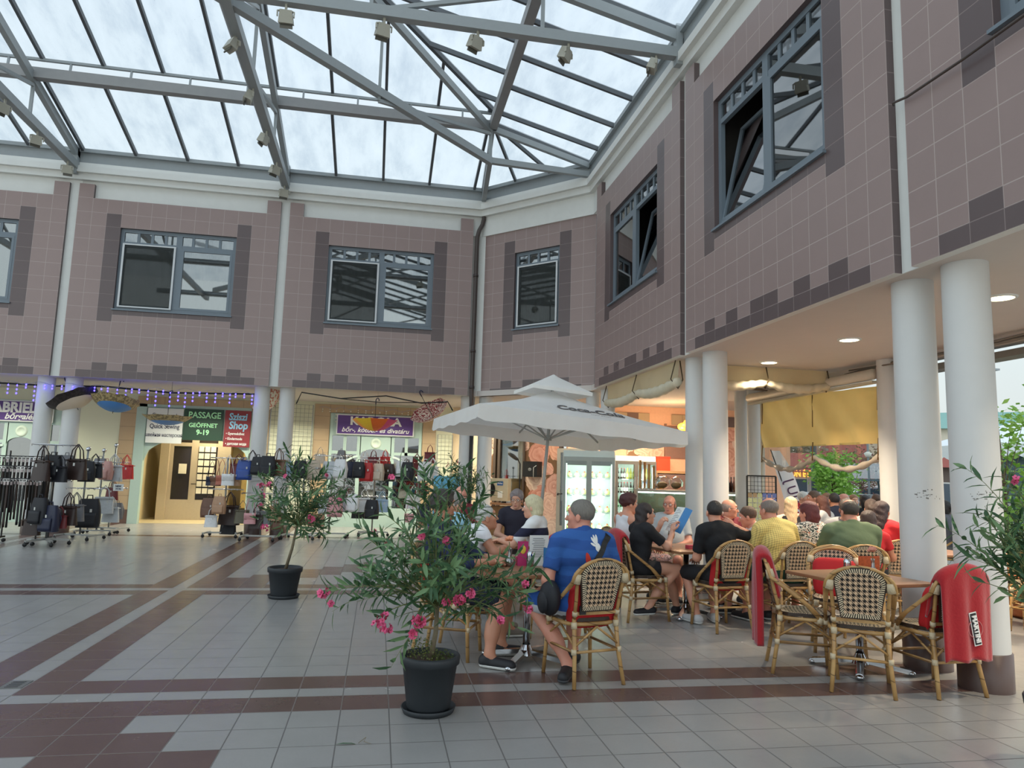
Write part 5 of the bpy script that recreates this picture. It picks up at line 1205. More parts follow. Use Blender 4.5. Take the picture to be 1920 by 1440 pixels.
seat('D2', 'rattan chair below the woman in the floral shirt', 4.70, 7.3, 8)
seat('D3', 'rattan chair of the man in the green T-shirt', 4.80, 6.70, -14)
seat('E1', 'rattan chair right of the man in green, tinted orange', 5.72, 7.35, -12)
seat('E2', 'rattan chair behind the head of the man in green', 4.95, 8.4, 2)
seat('S1', 'rattan chair of the woman in the striped navy and white top', 1.70, 7.70, 60)
seat('G1', 'rattan chair under the bald man in the grey T-shirt', 3.72, 8.85, 155)
seat('F1', 'rattan chair at the small table beside the cream outer column', 6.05, 6.6, 100)
seat('F2', 'rattan chair seen in the slit between the two thick columns', 6.9, 6.6, 20)
seat('R1', 'rattan chair cut off by the right picture edge', 7.15, 6.95, -20)
seat('P1', 'rattan chair of the red haired woman with the floral shirt', 5.3, 9.1, 30)
blanket('plain red blanket over the back of the side-on empty chair', 3.44, 5.44, -118, .66, .34, .36, .05)
blanket('red fleece blanket with a lettered badge over the chair by the thick column', 4.14, 4.90, 3, .58, .3, .42, letter=True)
blanket('red blanket over the back of the long haired girl\'s chair', 2.86, 7.52, -84, .35, .12, .38)
blanket('red cloth over the back of the chair on the far side of the front table', 1.72, 6.72, 150, .38, .25, .4)
cushion('red cushion on the empty chair facing us behind the empty table', 4.16, 6.05, 150, .62)
cushion('red cushion of the blue shirted man\'s chair', 1.56, 5.38, 14, .56, letter=True)
cushion('red cushion of the young man in black', 3.5, 7.02, 6, .56, letter=True)
cushion('red cushion of the chair behind the large oleander', .66, 6.12, -112, .58, letter=True)
cushion('red cushion on the chair of the woman in the white tank top', 3.04, 8.40, -78, .66)
cushion('red cushion inside the chair with the lettered blanket', 4.14, 4.90, 3, .60, dy=.02)
# tables
def make_table(label, x, y, deg, w=.7, d=.7, h=.735, base=CHROME):
    o = thing('cafe_table', label, 'table', (x, y, 0), R(deg), 'café tables')
    b = MB(); b.box((0, 0, h-.014), (w, d, .028)); t = b.build('tabletop', WOODT, o); md = t.modifiers.new('bev', 'BEVEL'); md.width = .006; md.segments = 2
    b = MB(); b.tube([(0, 0, .09), (0, 0, h-.03)], .03, 16); b.build('column', base, o); b = MB(); b.box((0, 0, h-.035), (.3, .3, .012)); b.build('top_plate', DARK, o)
    b = MB(); b.lathe([(.07, .05), (.05, .10), (.034, .13)], 16); b.build('hub', base, o)
    for k in range(4):
        a = pi/4+k*pi/2; b = MB(); d_ = Vector((cos(a), sin(a), 0)); b.bar(tuple(d_*.04+Vector((0, 0, .075))), tuple(d_*.36+Vector((0, 0, .03))), .055, .035); b.ell(tuple(d_*.36+Vector((0, 0, .022))), (.035, .035, .022), 10); b.build('foot', base, o)
    return o
TB = make_table('wooden café table of the man in blue, with vase, shaker and menus', 1.25, 5.88, 12, .74, .86)
def table(label, x, y, deg): return dup(TB, (x, y, 0), R(deg), label, 'café tables')
table('empty wooden café table at the front right beside the thick columns', 3.92, 5.42, 8); table('wooden café table of the girl reading the menu', 3.42, 7.66, 10)
table('wooden café table of the striped woman behind the front table', 1.22, 7.95, 8); table('wooden café table of the man in yellow and the man in maroon', 4.22, 7.78, 5)
table('wooden café table beside the cream outer column', 6.45, 7.55, 5); table('wooden café table of the outdoor crowd', 5.9, 9.2, 0)
TH = .735
# table things
def menu_card(label, x, y, z, deg, w=.12, h=.24, kind=0, tilt=0):
    o = thing('menu_card', label, 'menu', (x, y, z), R(deg)); b = MB(); b.box((0, 0, h/2), (w, .004, h)); b.build('card', [SW, M('menu_orange', (206, 84, 40), .5, var=.5, scale=22), M('menu_pink', (190, 50, 110), .5)][kind], o)
    b = MB()
    if kind == 0:
        for i in range(11): b.box((-.01+(i % 3)*.006, -.003, h*.9-i*h*.06), (w*(.55+.1*(i % 2)), .002, .0035))
        b.build('print_lines', M('print_grey', (110, 112, 118), .7), o); b = MB(); b.box((w*.36, -.0035, h*.3), (w*.26, .002, h*.58)); b.build('blue_edge', M('menu_blue', (60, 130, 190), .5), o)
    elif kind == 2: b.ell((0, -.003, h*.66), (w*.3, .004, .035), 10); b.build('motif', M('motif_yellow', (236, 200, 80), .5), o)
    else: b.box((0, -.003, h*.5), (w*.96, .002, h*.92)); b.build('photo_print', M('flower_print', (216, 96, 44), .5, var=.6, scale=34), o)
    if tilt: o.rotation_euler = (tilt, 0, R(deg))
    return o
menu_card('tall white printed menu standing on the front table', 1.36, 5.98, TH, 8, .17, .25); menu_card('pink advert card standing on the front table', 1.22, 5.97, TH, 0, .09, .2, 2)
menu_card('orange picture menu standing on the empty table', 4.06, 5.46, TH, 8, .22, .16, 1); menu_card('white menu card in a black holder on the table by the cream column', 6.5, 7.5, TH, 10, .09, .2)
def vase(label, x, y, z, blossom=(232, 150, 110)):
    o = thing('flower_vase', label, 'vase', (x, y, z)); b = MB(); b.lathe([(.0, .004), (.035, .0), (.042, .03), (.036, .06), (.014, .085), (.013, .14), (.016, .15)], 16); b.build('glass_body', glass('thin_glass', (225, 235, 235), 2), o)
    b = MB(); b.tube([(0, 0, .02), (.005, 0, .12), (-.005, 0, .2)], .003, 5); b.build('stem', M('stem_green', (80, 110, 60), .6), o)
    b = MB()
    for i in range(12): a = i*2.4; r_ = .012+.0012*i; b.ell((r_*cos(a)-.005, r_*sin(a), .215+.01*(i % 3)), (.017, .017, .013), 6)
    b.build('blossom', M('rose_blossom_%d' % blossom[1], blossom, .7), o); return o
vase('glass vase with one orange rose on the front table', 1.10, 5.93, TH); vase('little vase with a pink flower on the empty table', 4.02, 5.36, TH, (206, 140, 120)); vase('small vase of pale flowers on the table by the cream column', 6.38, 7.62, TH, (220, 160, 130))
def shaker(label, x, y, z):
    o = thing('sugar_shaker', label, 'sugar shaker', (x, y, z)); b = MB(); b.lathe([(0, .0), (.03, 0), (.032, .05), (.028, .095)], 16); b.build('jar', glass('thin_glass'), o); b = MB(); b.lathe([(0, .004), (.027, .004), (.028, .05), (0, .05)], 14); b.build('sugar', WHITE, o); b = MB(); b.lathe([(.03, .093), (.03, .115), (.02, .13), (0, .13)], 16); b.build('lid', CHROME, o); return o
shaker('glass sugar shaker with white sugar on the front table', 1.26, 5.86, TH); shaker('glass sugar shaker on the empty table', 3.9, 5.52, TH)
o = thing('napkin_box', 'pink patterned box of napkins on the front table', 'box', (1.22, 6.05, TH), .2); b = MB(); b.box((0, 0, .035), (.11, .07, .07)); b.build('carton', M('box_pink', (200, 90, 110), .6, var=.3, scale=40), o); b = MB(); b.box((0, 0, .08), (.07, .01, .03)); b.build('napkin', SW, o)
o = thing('spritz_glass', 'stemmed glass of orange drink on the menu girl\'s table', 'glass', (3.28, 7.74, TH)); b = MB(); b.lathe([(.03, 0), (.004, .006), (.004, .07), (.03, .09), (.04, .13), (.034, .17)], 16); b.build('glass_body', glass('thin_glass'), o); b = MB(); b.lathe([(0, .085), (.028, .09), (.036, .13), (0, .135)], 14); b.build('drink', M('spritz', (240, 110, 30), .3, emit=(240, 110, 30), es=.0), o)
o = thing('wallet', 'pink box shaped purse on the menu girl\'s table', 'purse', (3.42, 7.5, TH), .1); b = MB(); b.box((0, 0, .02), (.13, .07, .04)); b.build('purse_body', M('purse_pink', (196, 70, 92), .6), o); b = MB(); b.box((0, -.036, .022), (.1, .002, .004)); b.build('zip', CHROME, o)
# grey wicker outdoor chairs with orange cushion, seen among the crowd
WICK = M('wicker_grey', (150, 140, 130), .7, var=.25, scale=90, bump=.5)
def tub(label, x, y, deg):
    o = thing('wicker_armchair', label, 'armchair', (x, y, 0), R(deg), 'grey wicker armchairs')
    b = MB(); b.grid(lambda u, v: (.31*cos(pi*(1.0+u))*(1+.12*v), .25*sin(pi*(1.0+u))*(1.1+.2*v)+.05, .4+(.5*sin(pi*u)**.6+.12)*v), 30, 8); b.build('shell', WICK, o, solid=.03)
    b = MB(); b.b2(-.28, -.2, .36, .28, .28, .42); b.build('seat', WICK, o); b = MB(); b.tube([(.31*cos(pi*(1+u))*1.12, .25*sin(pi*(1+u))*1.3+.05, .52+.5*sin(pi*u)**.6) for u in [i/30 for i in range(31)]], .022, 8); b.build('rim', M('wicker_rim', (182, 172, 160), .6), o)
    for p in ((-.25, -.18), (.25, -.18), (-.25, .25), (.25, .25)): b = MB(); b.tube([(p[0], p[1], 0), (p[0], p[1], .38)], .02, 8); b.build('leg', DARK, o)
    b = MB(); b.box((0, -.12, .66), (.4, .07, .42)); b.build('orange_pad', M('pad_orange', (224, 98, 40), .7), o); return o
tub('grey wicker armchair left of the red haired woman', 6.1, 10.0, -12); tub('grey wicker armchair with orange pad behind the man in the navy shirt', 8.0, 10.05, -25)
# ================================================================ PARASOL
PAR = canvas_mat('parasol_canvas', (252, 249, 244), .3)
pc = Vector((2.36, 10.62, 0)); al = R(17)-YAW
o = thing('parasol', 'large square white parasol with a grey drinks logo over the café tables', 'parasol', tuple(pc), al)
o.rotation_euler = (0, R(4.4), al)
zt, ztop, zc = 3.02, 2.76, 2.26; h_ = 1.5
b = MB()
def pyr(h0, z0, h1, z1, dr=0, n=16):
    for k in range(4):
        a = k*pi/2; c_, s_ = round(cos(a)), round(sin(a))
        def f(u, v): x_ = (u*2-1)*(h1+(h0-h1)*v); y_ = -(h1+(h0-h1)*v); z_ = z1+(z0-z1)*v+.02*sin(pi*u)*v-.03*sin(pi*v)*(h1 > 1); return (x_*c_-y_*s_, x_*s_+y_*c_, z_)
        b.grid(f, n, 8)
pyr(.02, ztop, h_, zc); b.build('canopy', PAR, o)
b = MB()
for k in range(4):
    a = k*pi/2; c_, s_ = round(cos(a)), round(sin(a)); f = lambda u, v: ((2*u-1)*(h_+.01*v)*c_+(h_+.01*v)*s_, (2*u-1)*(h_+.01*v)*s_-(h_+.01*v)*c_, zc-(.20+.012*sin(u*25))*v*(1-.12*(abs(2*u-1) > .97)))
    b.grid(f, 30, 3)
b.build('hem', PAR, o)
b = MB(); hv = .47
pyr(.01, 3.02, hv, 2.77); b.build('vent_cap', PAR, o)
b = MB()
for k in range(4):
    a = k*pi/2; c_, s_ = round(cos(a)), round(sin(a)); f = lambda u, v: ((2*u-1)*hv*c_+hv*s_, (2*u-1)*hv*s_-hv*c_, 2.77-.05*v); b.grid(f, 8, 1)
b.build('vent_hem', PAR, o)
PM = M('parasol_metal', (176, 176, 172), .4, metal=.2)
b = MB(); b.tube([(0, 0, .1), (0, 0, 3.0)], .024, 12); b.build('pole', PM, o); b = MB(); b.lathe([(.03, 0), (.06, 0), (.05, .06), (.03, .08)], 12, (0, 0, 2.02)); b.build('slider', PM, o)
for k in range(8):
    a = k*pi/4; L_ = h_*(1.414 if k % 2 else 1); b = MB(); b.bar((.04*cos(a), .04*sin(a), 2.67), (L_*.98*cos(a), L_*.98*sin(a), zc-.05), .018, .028); b.build('rib', PM, o); b = MB(); b.bar((.05*cos(a), .05*sin(a), 2.05), (L_*.5*cos(a), L_*.5*sin(a), 2.42), .014, .02); b.build('strut', PM, o)
b = MB(); b.box((0, 0, .05), (.6, .6, .08)); b.tube([(0, 0, .08), (0, 0, .4)], .03, 12); b.build('base', M('parasol_base', (120, 120, 118), .6), o)
GRYT = M('logo_grey', (92, 90, 92), .6, var=0)
# drinks logo printed on the slope facing the court
def surf_z(x_, y_):
    h1 = -y_; v = (h_-h1)/(h_-.02); u = (x_/h1+1)/2; return zc+(ztop-zc)*v+.02*sin(pi*u)*v-.03*sin(pi*v)+.010
def drape(ob, cx_, cy_, sy):
    bm = bmesh.new(); bm.from_mesh(ob.data); bmesh.ops.triangulate(bm, faces=bm.faces[:])
    for _ in range(3): bmesh.ops.subdivide_edges(bm, edges=[e_ for e_ in bm.edges if e_.calc_length() > .03], cuts=1); bmesh.ops.triangulate(bm, faces=bm.faces[:])
    bm.to_mesh(ob.data); bm.free()
    for v in ob.data.vertices: x_ = cx_+v.co.x; y_ = cy_+v.co.y*sy; v.co = (x_, y_, surf_z(x_, y_))
t_ = text('Coca-Cola', .235, GRYT, o, 'logo', rot=(0, 0, 0), shear=.4, bold=.03, ext=0, sx=1); drape(t_, .22, -.98, 1.5)
t_ = text('enjoy always', .06, GRYT, o, 'logo', rot=(0, 0, 0), shear=.3, ext=0); drape(t_, .3, -1.22, 1.3)
# ================================================================ PEOPLE
def v3(*a): return np.array(a, dtype=np.float32)
def seg(a, b, r1, r2, cut=None):
    a = v3(*a); b = v3(*b); R_ = max(r1, r2)
    def f(P):
        ba = b-a; t = np.clip(((P-a)@ba)/max(1e-9, ba@ba), 0, 1); d = np.linalg.norm(P-a-t[..., None]*ba, axis=-1)-(r1+(r2-r1)*t)
        if cut is not None: d = np.maximum(d, (P-v3(*cut[0]))@v3(*cut[1]))
        return d
    return (f, np.minimum(a, b)-R_, np.maximum(a, b)+R_)
def ellp(c, r, rot=None, cut=None):
    c = v3(*c); r = v3(*r); Q = np.array(rot, dtype=np.float32) if rot is not None else np.eye(3, dtype=np.float32); R_ = float(max(r))
    def f(P):
        q = (P-c)@Q; k0 = np.linalg.norm(q/r, axis=-1); k1 = np.linalg.norm(q/(r*r), axis=-1); d = k0*(k0-1)/np.maximum(k1, 1e-6)
        if cut is not None:
            for cc in (cut if isinstance(cut, list) else [cut]): d = np.maximum(d, (P-v3(*cc[0]))@v3(*cc[1]))
        return d
    return (f, c-R_, c+R_)
def surf(prims, h, k=.03, cuts=(), wob=0, name='m'):
    """smooth union of the primitives, cut by planes, meshed with surface nets -> (verts, quads)"""
    lo = np.min([p[1] for p in prims], 0)-k-h*2; hi = np.max([p[2] for p in prims], 0)+k+h*2
    n = np.ceil((hi-lo)/h).astype(int)+1; ax = [lo[i]+h*np.arange(n[i], dtype=np.float32) for i in range(3)]
    V = np.full(n, .2, dtype=np.float32)
    for p in prims:
        i0 = np.maximum(0, ((p[1]-k-h-lo)/h).astype(int)); i1 = np.minimum(n, ((p[2]+k+h-lo)/h).astype(int)+2); s_ = tuple(slice(a, b) for a, b in zip(i0, i1))
        P = np.stack(np.meshgrid(*[ax[i][s_[i]] for i in range(3)], indexing='ij'), -1); d = p[0](P).astype(np.float32); kk = p[3] if len(p) > 3 else k
        A = V[s_]; t = np.clip(.5+.5*(A-d)/kk, 0, 1); V[s_] = A*(1-t)+d*t-kk*t*(1-t)
    G = np.stack(np.meshgrid(*ax, indexing='ij'), -1)
    for c in cuts: V = np.maximum(V, (G-v3(*c[0]))@v3(*c[1]))
    if wob: V = V+wob*(np.sin(G[..., 0]*38+G[..., 2]*21)*np.sin(G[..., 2]*47+G[..., 1]*30)+.6*np.sin(G[..., 2]*90+G[..., 0]*25+3*np.sin(G[..., 1]*20)))
    I = V < 0; cn = n-1
    acc = np.zeros((*cn, 3), np.float32); cnt = np.zeros(cn, np.float32); E_ = []
    for a in range(3):
        s0 = [slice(None)]*3; s1 = [slice(None)]*3; s0[a] = slice(0, -1); s1[a] = slice(1, None)
        x0 = V[tuple(s0)]; x1 = V[tuple(s1)]; ch = (I[tuple(s0)] != I[tuple(s1)]); t = np.where(ch, x0/np.where(ch, x0-x1, 1), 0); E_.append(ch)
        o = [b for b in range(3) if b != a]
        for d0 in (0, 1):
            for d1 in (0, 1):
                # cell (i) touches edge at i + d in the two other axes
                sl = [None]*3; sl[a] = slice(0, cn[a]); sl[o[0]] = slice(d0, d0+cn[o[0]]); sl[o[1]] = slice(d1, d1+cn[o[1]])
                c_ = ch[tuple(sl)]; tt = t[tuple(sl)]; off = np.zeros((*cn, 3), np.float32); off[..., a] = tt; off[..., o[0]] = d0; off[..., o[1]] = d1
                acc += off*c_[..., None]; cnt += c_
    act = cnt > 0; idx = -np.ones(cn, int); idx[act] = np.arange(act.sum()); ijk = np.argwhere(act)
    verts = lo+(ijk+acc[act]/cnt[act][:, None])*h; faces = []
    for a in range(3):
        o = [(a+1) % 3, (a+2) % 3]; e_ = np.argwhere(E_[a]); e_ = e_[(e_[:, o[0]] > 0) & (e_[:, o[1]] > 0) & (e_[:, o[0]] < cn[o[0]]) & (e_[:, o[1]] < cn[o[1]])]
        if not len(e_): continue
        q_ = []
        for d in ((0, 0), (-1, 0), (-1, -1), (0, -1)):
            c_ = e_.copy(); c_[:, o[0]] += d[0]; c_[:, o[1]] += d[1]; q_.append(idx[c_[:, 0], c_[:, 1], c_[:, 2]])
        q_ = np.stack(q_, 1); flip = ~I[e_[:, 0], e_[:, 1], e_[:, 2]]; q_[flip] = q_[flip][:, ::-1]; faces.append(q_)
    return verts, np.concatenate(faces)
def smesh(name, parts, mats, parent, **tags):
    """one mesh object from several (verts, faces, material index)"""
    vs, fs, mi, o = [], [], [], 0
    for v, f, m_ in parts: vs.append(v); fs.append(f+o); mi.append(np.full(len(f), m_)); o += len(v)
    V = np.concatenate(vs); F = np.concatenate(fs); me = bpy.data.meshes.new(name)
    me.vertices.add(len(V)); me.vertices.foreach_set('co', V.astype(np.float32).ravel()); me.loops.add(F.size); me.loops.foreach_set('vertex_index', F.astype(np.int32).ravel())
    me.polygons.add(len(F)); me.polygons.foreach_set('loop_start', np.arange(0, F.size, 4, dtype=np.int32)); me.polygons.foreach_set('loop_total', np.full(len(F), 4, np.int32))
    me.polygons.foreach_set('material_index', np.concatenate(mi).astype(np.int32)); me.polygons.foreach_set('use_smooth', np.ones(len(F), bool))
    for m_ in (mats if isinstance(mats, list) else [mats]): me.materials.append(m_)
    me.update(calc_edges=True); me.validate(); ob = bpy.data.objects.new(name, me); COL.objects.link(ob); ob.parent = parent
    for k, v in tags.items(): ob[k] = v
    return ob
def skin(c):
    k = 'skin_%d' % c[0]
    if k in MATS: return MATS[k]
    t = NT(k); nz = t.noise(9, 3, t.coord()); b = lin(c); t.set(base=t.mix(nz, tuple(v*.9 for v in b), (min(1, b[0]*1.1), b[1]*1.0, b[2]*.97)), rough=.5, sub=.08); t.b.inputs['Subsurface Radius'].default_value = (.02, .008, .004); MATS[k] = t.m; return t.m
def hairm(c):
    k = 'hair_%d_%d_%d' % c
    if k in MATS: return MATS[k]
    t = NT(k); co = t.coord(); mp = t.n('Mapping'); t.l(co, mp.inputs[0]); mp.inputs['Scale'].default_value = (1, 1, .18); nz = t.noise(110, 4, mp.outputs[0], .7); b = lin(c)
    t.set(base=t.mix(nz, tuple(v*.45 for v in b), tuple(min(1, v*1.5+.01) for v in b)), rough=.45); t.bump(nz, .9, .01); MATS[k] = t.m; return t.m
def cloth(name, c, kind='plain', c2=None, s=1):
    if name in MATS: return MATS[name]
    t = NT(name); co = t.coord(); x = t.xyz(co); b = lin(c); nz = t.noise(8, 4, co); base = t.mix(nz, tuple(v*.88 for v in b), tuple(min(1, v*1.08) for v in b))
    if kind == 'stripe': f = t.math('GREATER_THAN', t.math('FRACT', t.math('DIVIDE', t.math('ADD', x[2], s[1]), s[0])), s[2]); base = t.mix(f, base, lin(c2))
    if kind == 'check':
        f1 = t.math('GREATER_THAN', t.math('FRACT', t.math('DIVIDE', t.math('ADD', x[0], 5), .022)), .62); f2 = t.math('GREATER_THAN', t.math('FRACT', t.math('DIVIDE', t.math('ADD', x[2], t.math('MULTIPLY', x[1], .6)), .022)), .62)
        base = t.mix(t.math('MULTIPLY', t.math('ADD', f1, f2), .45), base, lin(c2))
    if kind == 'floral':
        mp = t.n('Mapping'); t.l(co, mp.inputs[0]); mp.inputs['Scale'].default_value = (1, 1, 1.8); wv = t.noise(14, 2, mp.outputs[0]); w2 = t.noise(23, 3, mp.outputs[0]); f = t.math('GREATER_THAN', t.math('PINGPONG', wv, .07), .045)
        base = t.mix(f, base, lin(c2)); base = t.mix(t.math('GREATER_THAN', w2, .6), base, lin((40, 60, 58))); base = t.mix(t.math('LESS_THAN', w2, .36), base, lin((196, 122, 96)))
    if kind == 'waves':
        f = t.math('FRACT', t.math('MULTIPLY', t.math('ADD', t.math('ADD', x[2], t.math('MULTIPLY', t.noise(5, 2, co), .09)), 2), 7.5)); base = t.mix(t.math('GREATER_THAN', f, .5), base, lin(c2))
    t.set(base=base, rough=.85); n2 = t.noise(16, 3, co); t.bump(n2, .25, .02); MATS[name] = t.m; return t.m
EYEW = M('eye_white', (232, 230, 226), .2, var=0); EYED = M('eye_iris', (52, 40, 34), .15, var=0); LIP = M('lips', (176, 104, 96), .5); GLF = M('spectacle_frame', (36, 30, 32), .3)
def rotm(yaw, pitch, roll=0): return Matrix.Rotation(yaw, 3, 'Z') @ Matrix.Rotation(-pitch, 3, 'X') @ Matrix.Rotation(roll, 3, 'Y')
def hand_prims(W, d, n, side, curl=.35, spread=1.0):
    d = Vector(d).normalized(); n = Vector(n); n = (n-d*n.dot(d)).normalized(); s = d.cross(n).normalized()*side; W = Vector(W); pr = []
    Q = [[d[i], s[i], n[i]] for i in range(3)]
    pr.append(ellp(W+d*.048, (.052, .042, .017), Q)); pr.append(seg(W-d*.04, W+d*.03, .026, .025))
    for i, L in enumerate((.070, .080, .074, .058)):
        r0 = W+d*.082+s*((1.5-i)*.0205); dd = (d+s*(1.5-i)*.05*spread); a = r0
        for k, (ll, rr) in enumerate(((.45, .0098), (.32, .0088), (.26, .0078))):
            an = curl*(1+.9*k)*(1+.12*i); dirn = (dd*cos(an)+n*sin(an)).normalized(); b = a+dirn*L*ll; pr.append((*seg(a, b, rr, rr*.92), .006)); a = b
    a = W+d*.022+s*.032; b = a+(d*.55+s*.72+n*.3).normalized()*.038; c = b+(d*.9+s*.25+n*.35).normalized()*.032
    pr.append((*seg(a, b, .0135, .0115), .01)); pr.append((*seg(b, c, .0112, .0095), .006)); return pr
def person(label, x, y, deg, S=1.0, lean=.12, side=0, twist=0, head=(0, 0), sk=(206, 156, 130), hair=('short', (70, 56, 46)), shirt=None, sleeve=.55, tank=False, pants=None, plen=.72, shoes=(40, 40, 44), arms='lap', legs=None, fat=0, wid=1.0, glasses=False, res=1.0, seatz=.47, low=False, wrinkle=.0014, shoe2=(226, 226, 222)):
    """seated figure facing local +y, origin on the floor below the seat centre"""
    o = thing('person', label, 'person', (x, y, 0), R(deg)); H = .0125*res; hy, hz = -.08+max(0, fat-.02)*1.8, seatz+.085
    cl, sl = cos(lean), sin(lean); tw = Matrix.Rotation(twist, 3, 'Z')
    def T(px_, py_, pz): v = tw @ Vector((px_*S, py_*S, pz*S)) if pz > .1 else Vector((px_*S, py_*S, pz*S)); v.x += side*pz; return (v.x, hy+v.y*cl+v.z*sl, hz+v.z*cl-v.y*sl)
    RT = Matrix.Rotation(-lean, 3, 'X') @ tw; Q = [[RT[i][j] for j in range(3)] for i in range(3)]
    f = fat; w = wid; sw = .165*w
    def torso(e):
        return [ellp(T(0, -.01, .02), ((.172*w+e)*S, (.125+f*.5+e)*S, (.125+e)*S), Q), ellp(T(0, .015+f*.5, .17), ((.148*w+f*.6+e)*S, (.108+f+e)*S, (.17+e)*S), Q), ellp(T(0, 0, .33), ((.166*w+f*.3+e)*S, (.112+f*.4+e)*S, (.16+e)*S), Q),
                seg(T(-sw, -.012, .43), T(sw, -.012, .43), (.058+e)*S, (.058+e)*S), seg(T(-.1*w, -.02, .45), T(.1*w, -.02, .45), (.06+e)*S, (.06+e)*S)]
    shl = [Vector(T(s_*(.178*w+.004), -.012, .418)) for s_ in (-1, 1)]
    nb = T(0, -.015, .47); hj = Vector(T(0, .016, .55))
    # arms: for each side elbow, wrist, hand direction, palm normal, curl
    AR = {'lap': lambda s_: ((s_*.25, .02, .70), (s_*.10, .26, .66), (-s_*.35, .9, -.25), (0, 0, -1), .3), 'table': lambda s_: ((s_*.27, .16, .76), (s_*.10, .36, .775), (-s_*.75, .6, .0), (0, .1, -1), .25),
          'fold': lambda s_: ((s_*.25, .20, .77), (-s_*.02, .36+.03*s_, .785+.01*s_), (-s_*.95, .2, -.05), (0, -.1, -1), .3)}
    A = arms if isinstance(arms, (list, tuple)) else (arms, arms); AA = []
    for i, s_ in enumerate((-1, 1)): AA.append(AR[A[i]](s_) if isinstance(A[i], str) else A[i])
    if legs is None: legs = [((s_*.12, .42, .51), (s_*.13, .40, .09), (s_*.1, 1, 0)) for s_ in (-1, 1)]
    hips = [(s_*.095*w*S, hy+.03, hz-.02) for s_ in (-1, 1)]
    body = torso(0)+[seg(nb, hj, .060*S, .052*S)]
    for i in (0, 1): E_, W_ = AA[i][0], AA[i][1]; body += [seg(shl[i], E_, .050*S, .040*S), seg(E_, W_, .042*S, .027*S)]
    if not low:
        for i in (0, 1): kn, an, fd = legs[i]; body += [seg(hips[i], kn, (.088+f*.2)*S, .058*S), seg(kn, (kn[0]*.3+an[0]*.7, kn[1]*.3+an[1]*.7-.01, kn[2]*.35+an[2]*.65), .056*S, .050*S), seg((kn[0]*.4+an[0]*.6, kn[1]*.4+an[1]*.6-.012, kn[2]*.5+an[2]*.5), an, .055*S, .036*S), seg(an, (an[0]+fd[0]*.06, an[1]+fd[1]*.06, max(.04, an[2]-.05)), .036*S, .034*S)]
    parts = [(*surf(body, H, .035), 0)]
    # head
    HR = Matrix.Rotation(head[0]+twist, 3, 'Z') @ Matrix.Rotation(-head[1]-lean*.35, 3, 'X'); hs = S**.5
    def Hp(a, b, c): v = HR @ Vector((a*hs, b*hs, c*hs)); return (hj.x+v.x, hj.y+v.y, hj.z+v.z+.01)
    HQ = [[HR[i][j] for j in range(3)] for i in range(3)]
    def he(c, r, cut=None): return ellp(Hp(*c), tuple(v*hs for v in r), HQ, cut)
    hp = [he((0, -.012, .085), (.075, .096, .088)), he((0, .035, .02), (.058, .060, .085)), he((0, .070, -.042), (.026, .022, .02)), (*he((0, .083, .098), (.045, .012, .014)), .02), (*seg(Hp(0, .092, .062), Hp(0, .110, .026), .008*hs, .014*hs), .012), (*he((0, .083, -.012), (.025, .014, .009)), .012),
          (*he((-.079, -.004, .04), (.009, .019, .031)), .008), (*he((.079, -.004, .04), (.009, .019, .031)), .008), seg(Hp(0, -.02, -.02), T(0, -.015, .5), .055*hs, .056*S), (*he((-.038, .062, .035), (.022, .02, .02)), .02), (*he((.038, .062, .035), (.022, .02, .02)), .02)]
    parts.append((*surf(hp, .0075*max(1, res*.85), .03), 0))
    for i, s_ in enumerate((-1, 1)):
        if AA[i][4] is not None: parts.append((*surf(hand_prims(AA[i][1], AA[i][2], AA[i][3], -s_ if AA[i][3][2] < 0 else s_, AA[i][4]), .0052*max(1, res*.8), .012), 0))
    smesh('body', parts, [skin(sk)], o)
    for s_ in (-1, 1): b = MB(); b.ell(Hp(s_*.031, .080, .06), (.0125, .0125, .0125), 8); b.ell(Hp(s_*.031, .0905, .06), (.0055, .0055, .0055), 6, mi=1); b.build('eye', [EYEW, EYED], o)
    b = MB(); xf = Matrix.Translation(Hp(0, .096, -.014)) @ HR.to_4x4(); b.ell((0, 0, .003), (.022, .006, .004), 8, xf=xf); b.ell((0, 0, -.005), (.019, .006, .005), 8, xf=xf); b.build('lips', LIP, o)
    if glasses:
        b = MB()
        for s_ in (-1, 1): b.tube([Hp(s_*.033+.026*cos(a), .101-.006*abs(cos(a)), .058+.017*sin(a)) for a in [2*pi*i/16 for i in range(16)]], .0022, 5, closed=True); b.tube([Hp(s_*.058, .098, .062), Hp(s_*.082, .03, .062), Hp(s_*.084, -.01, .055)], .0022, 5)
        b.tube([Hp(-.008, .106, .062), Hp(.008, .106, .062)], .0022, 5); b.build('spectacles', GLF, o)
    # hair
    hk, hc = hair[0], hair[1]; HH = .0075*max(1, res*.85); N3 = lambda v: tuple(HR @ Vector(v)); pc_ = (Hp(0, .047, .082), N3((0, .80, -.60))); low_ = (Hp(0, 0, -.02), N3((0, 0, -1)))
    hb = None
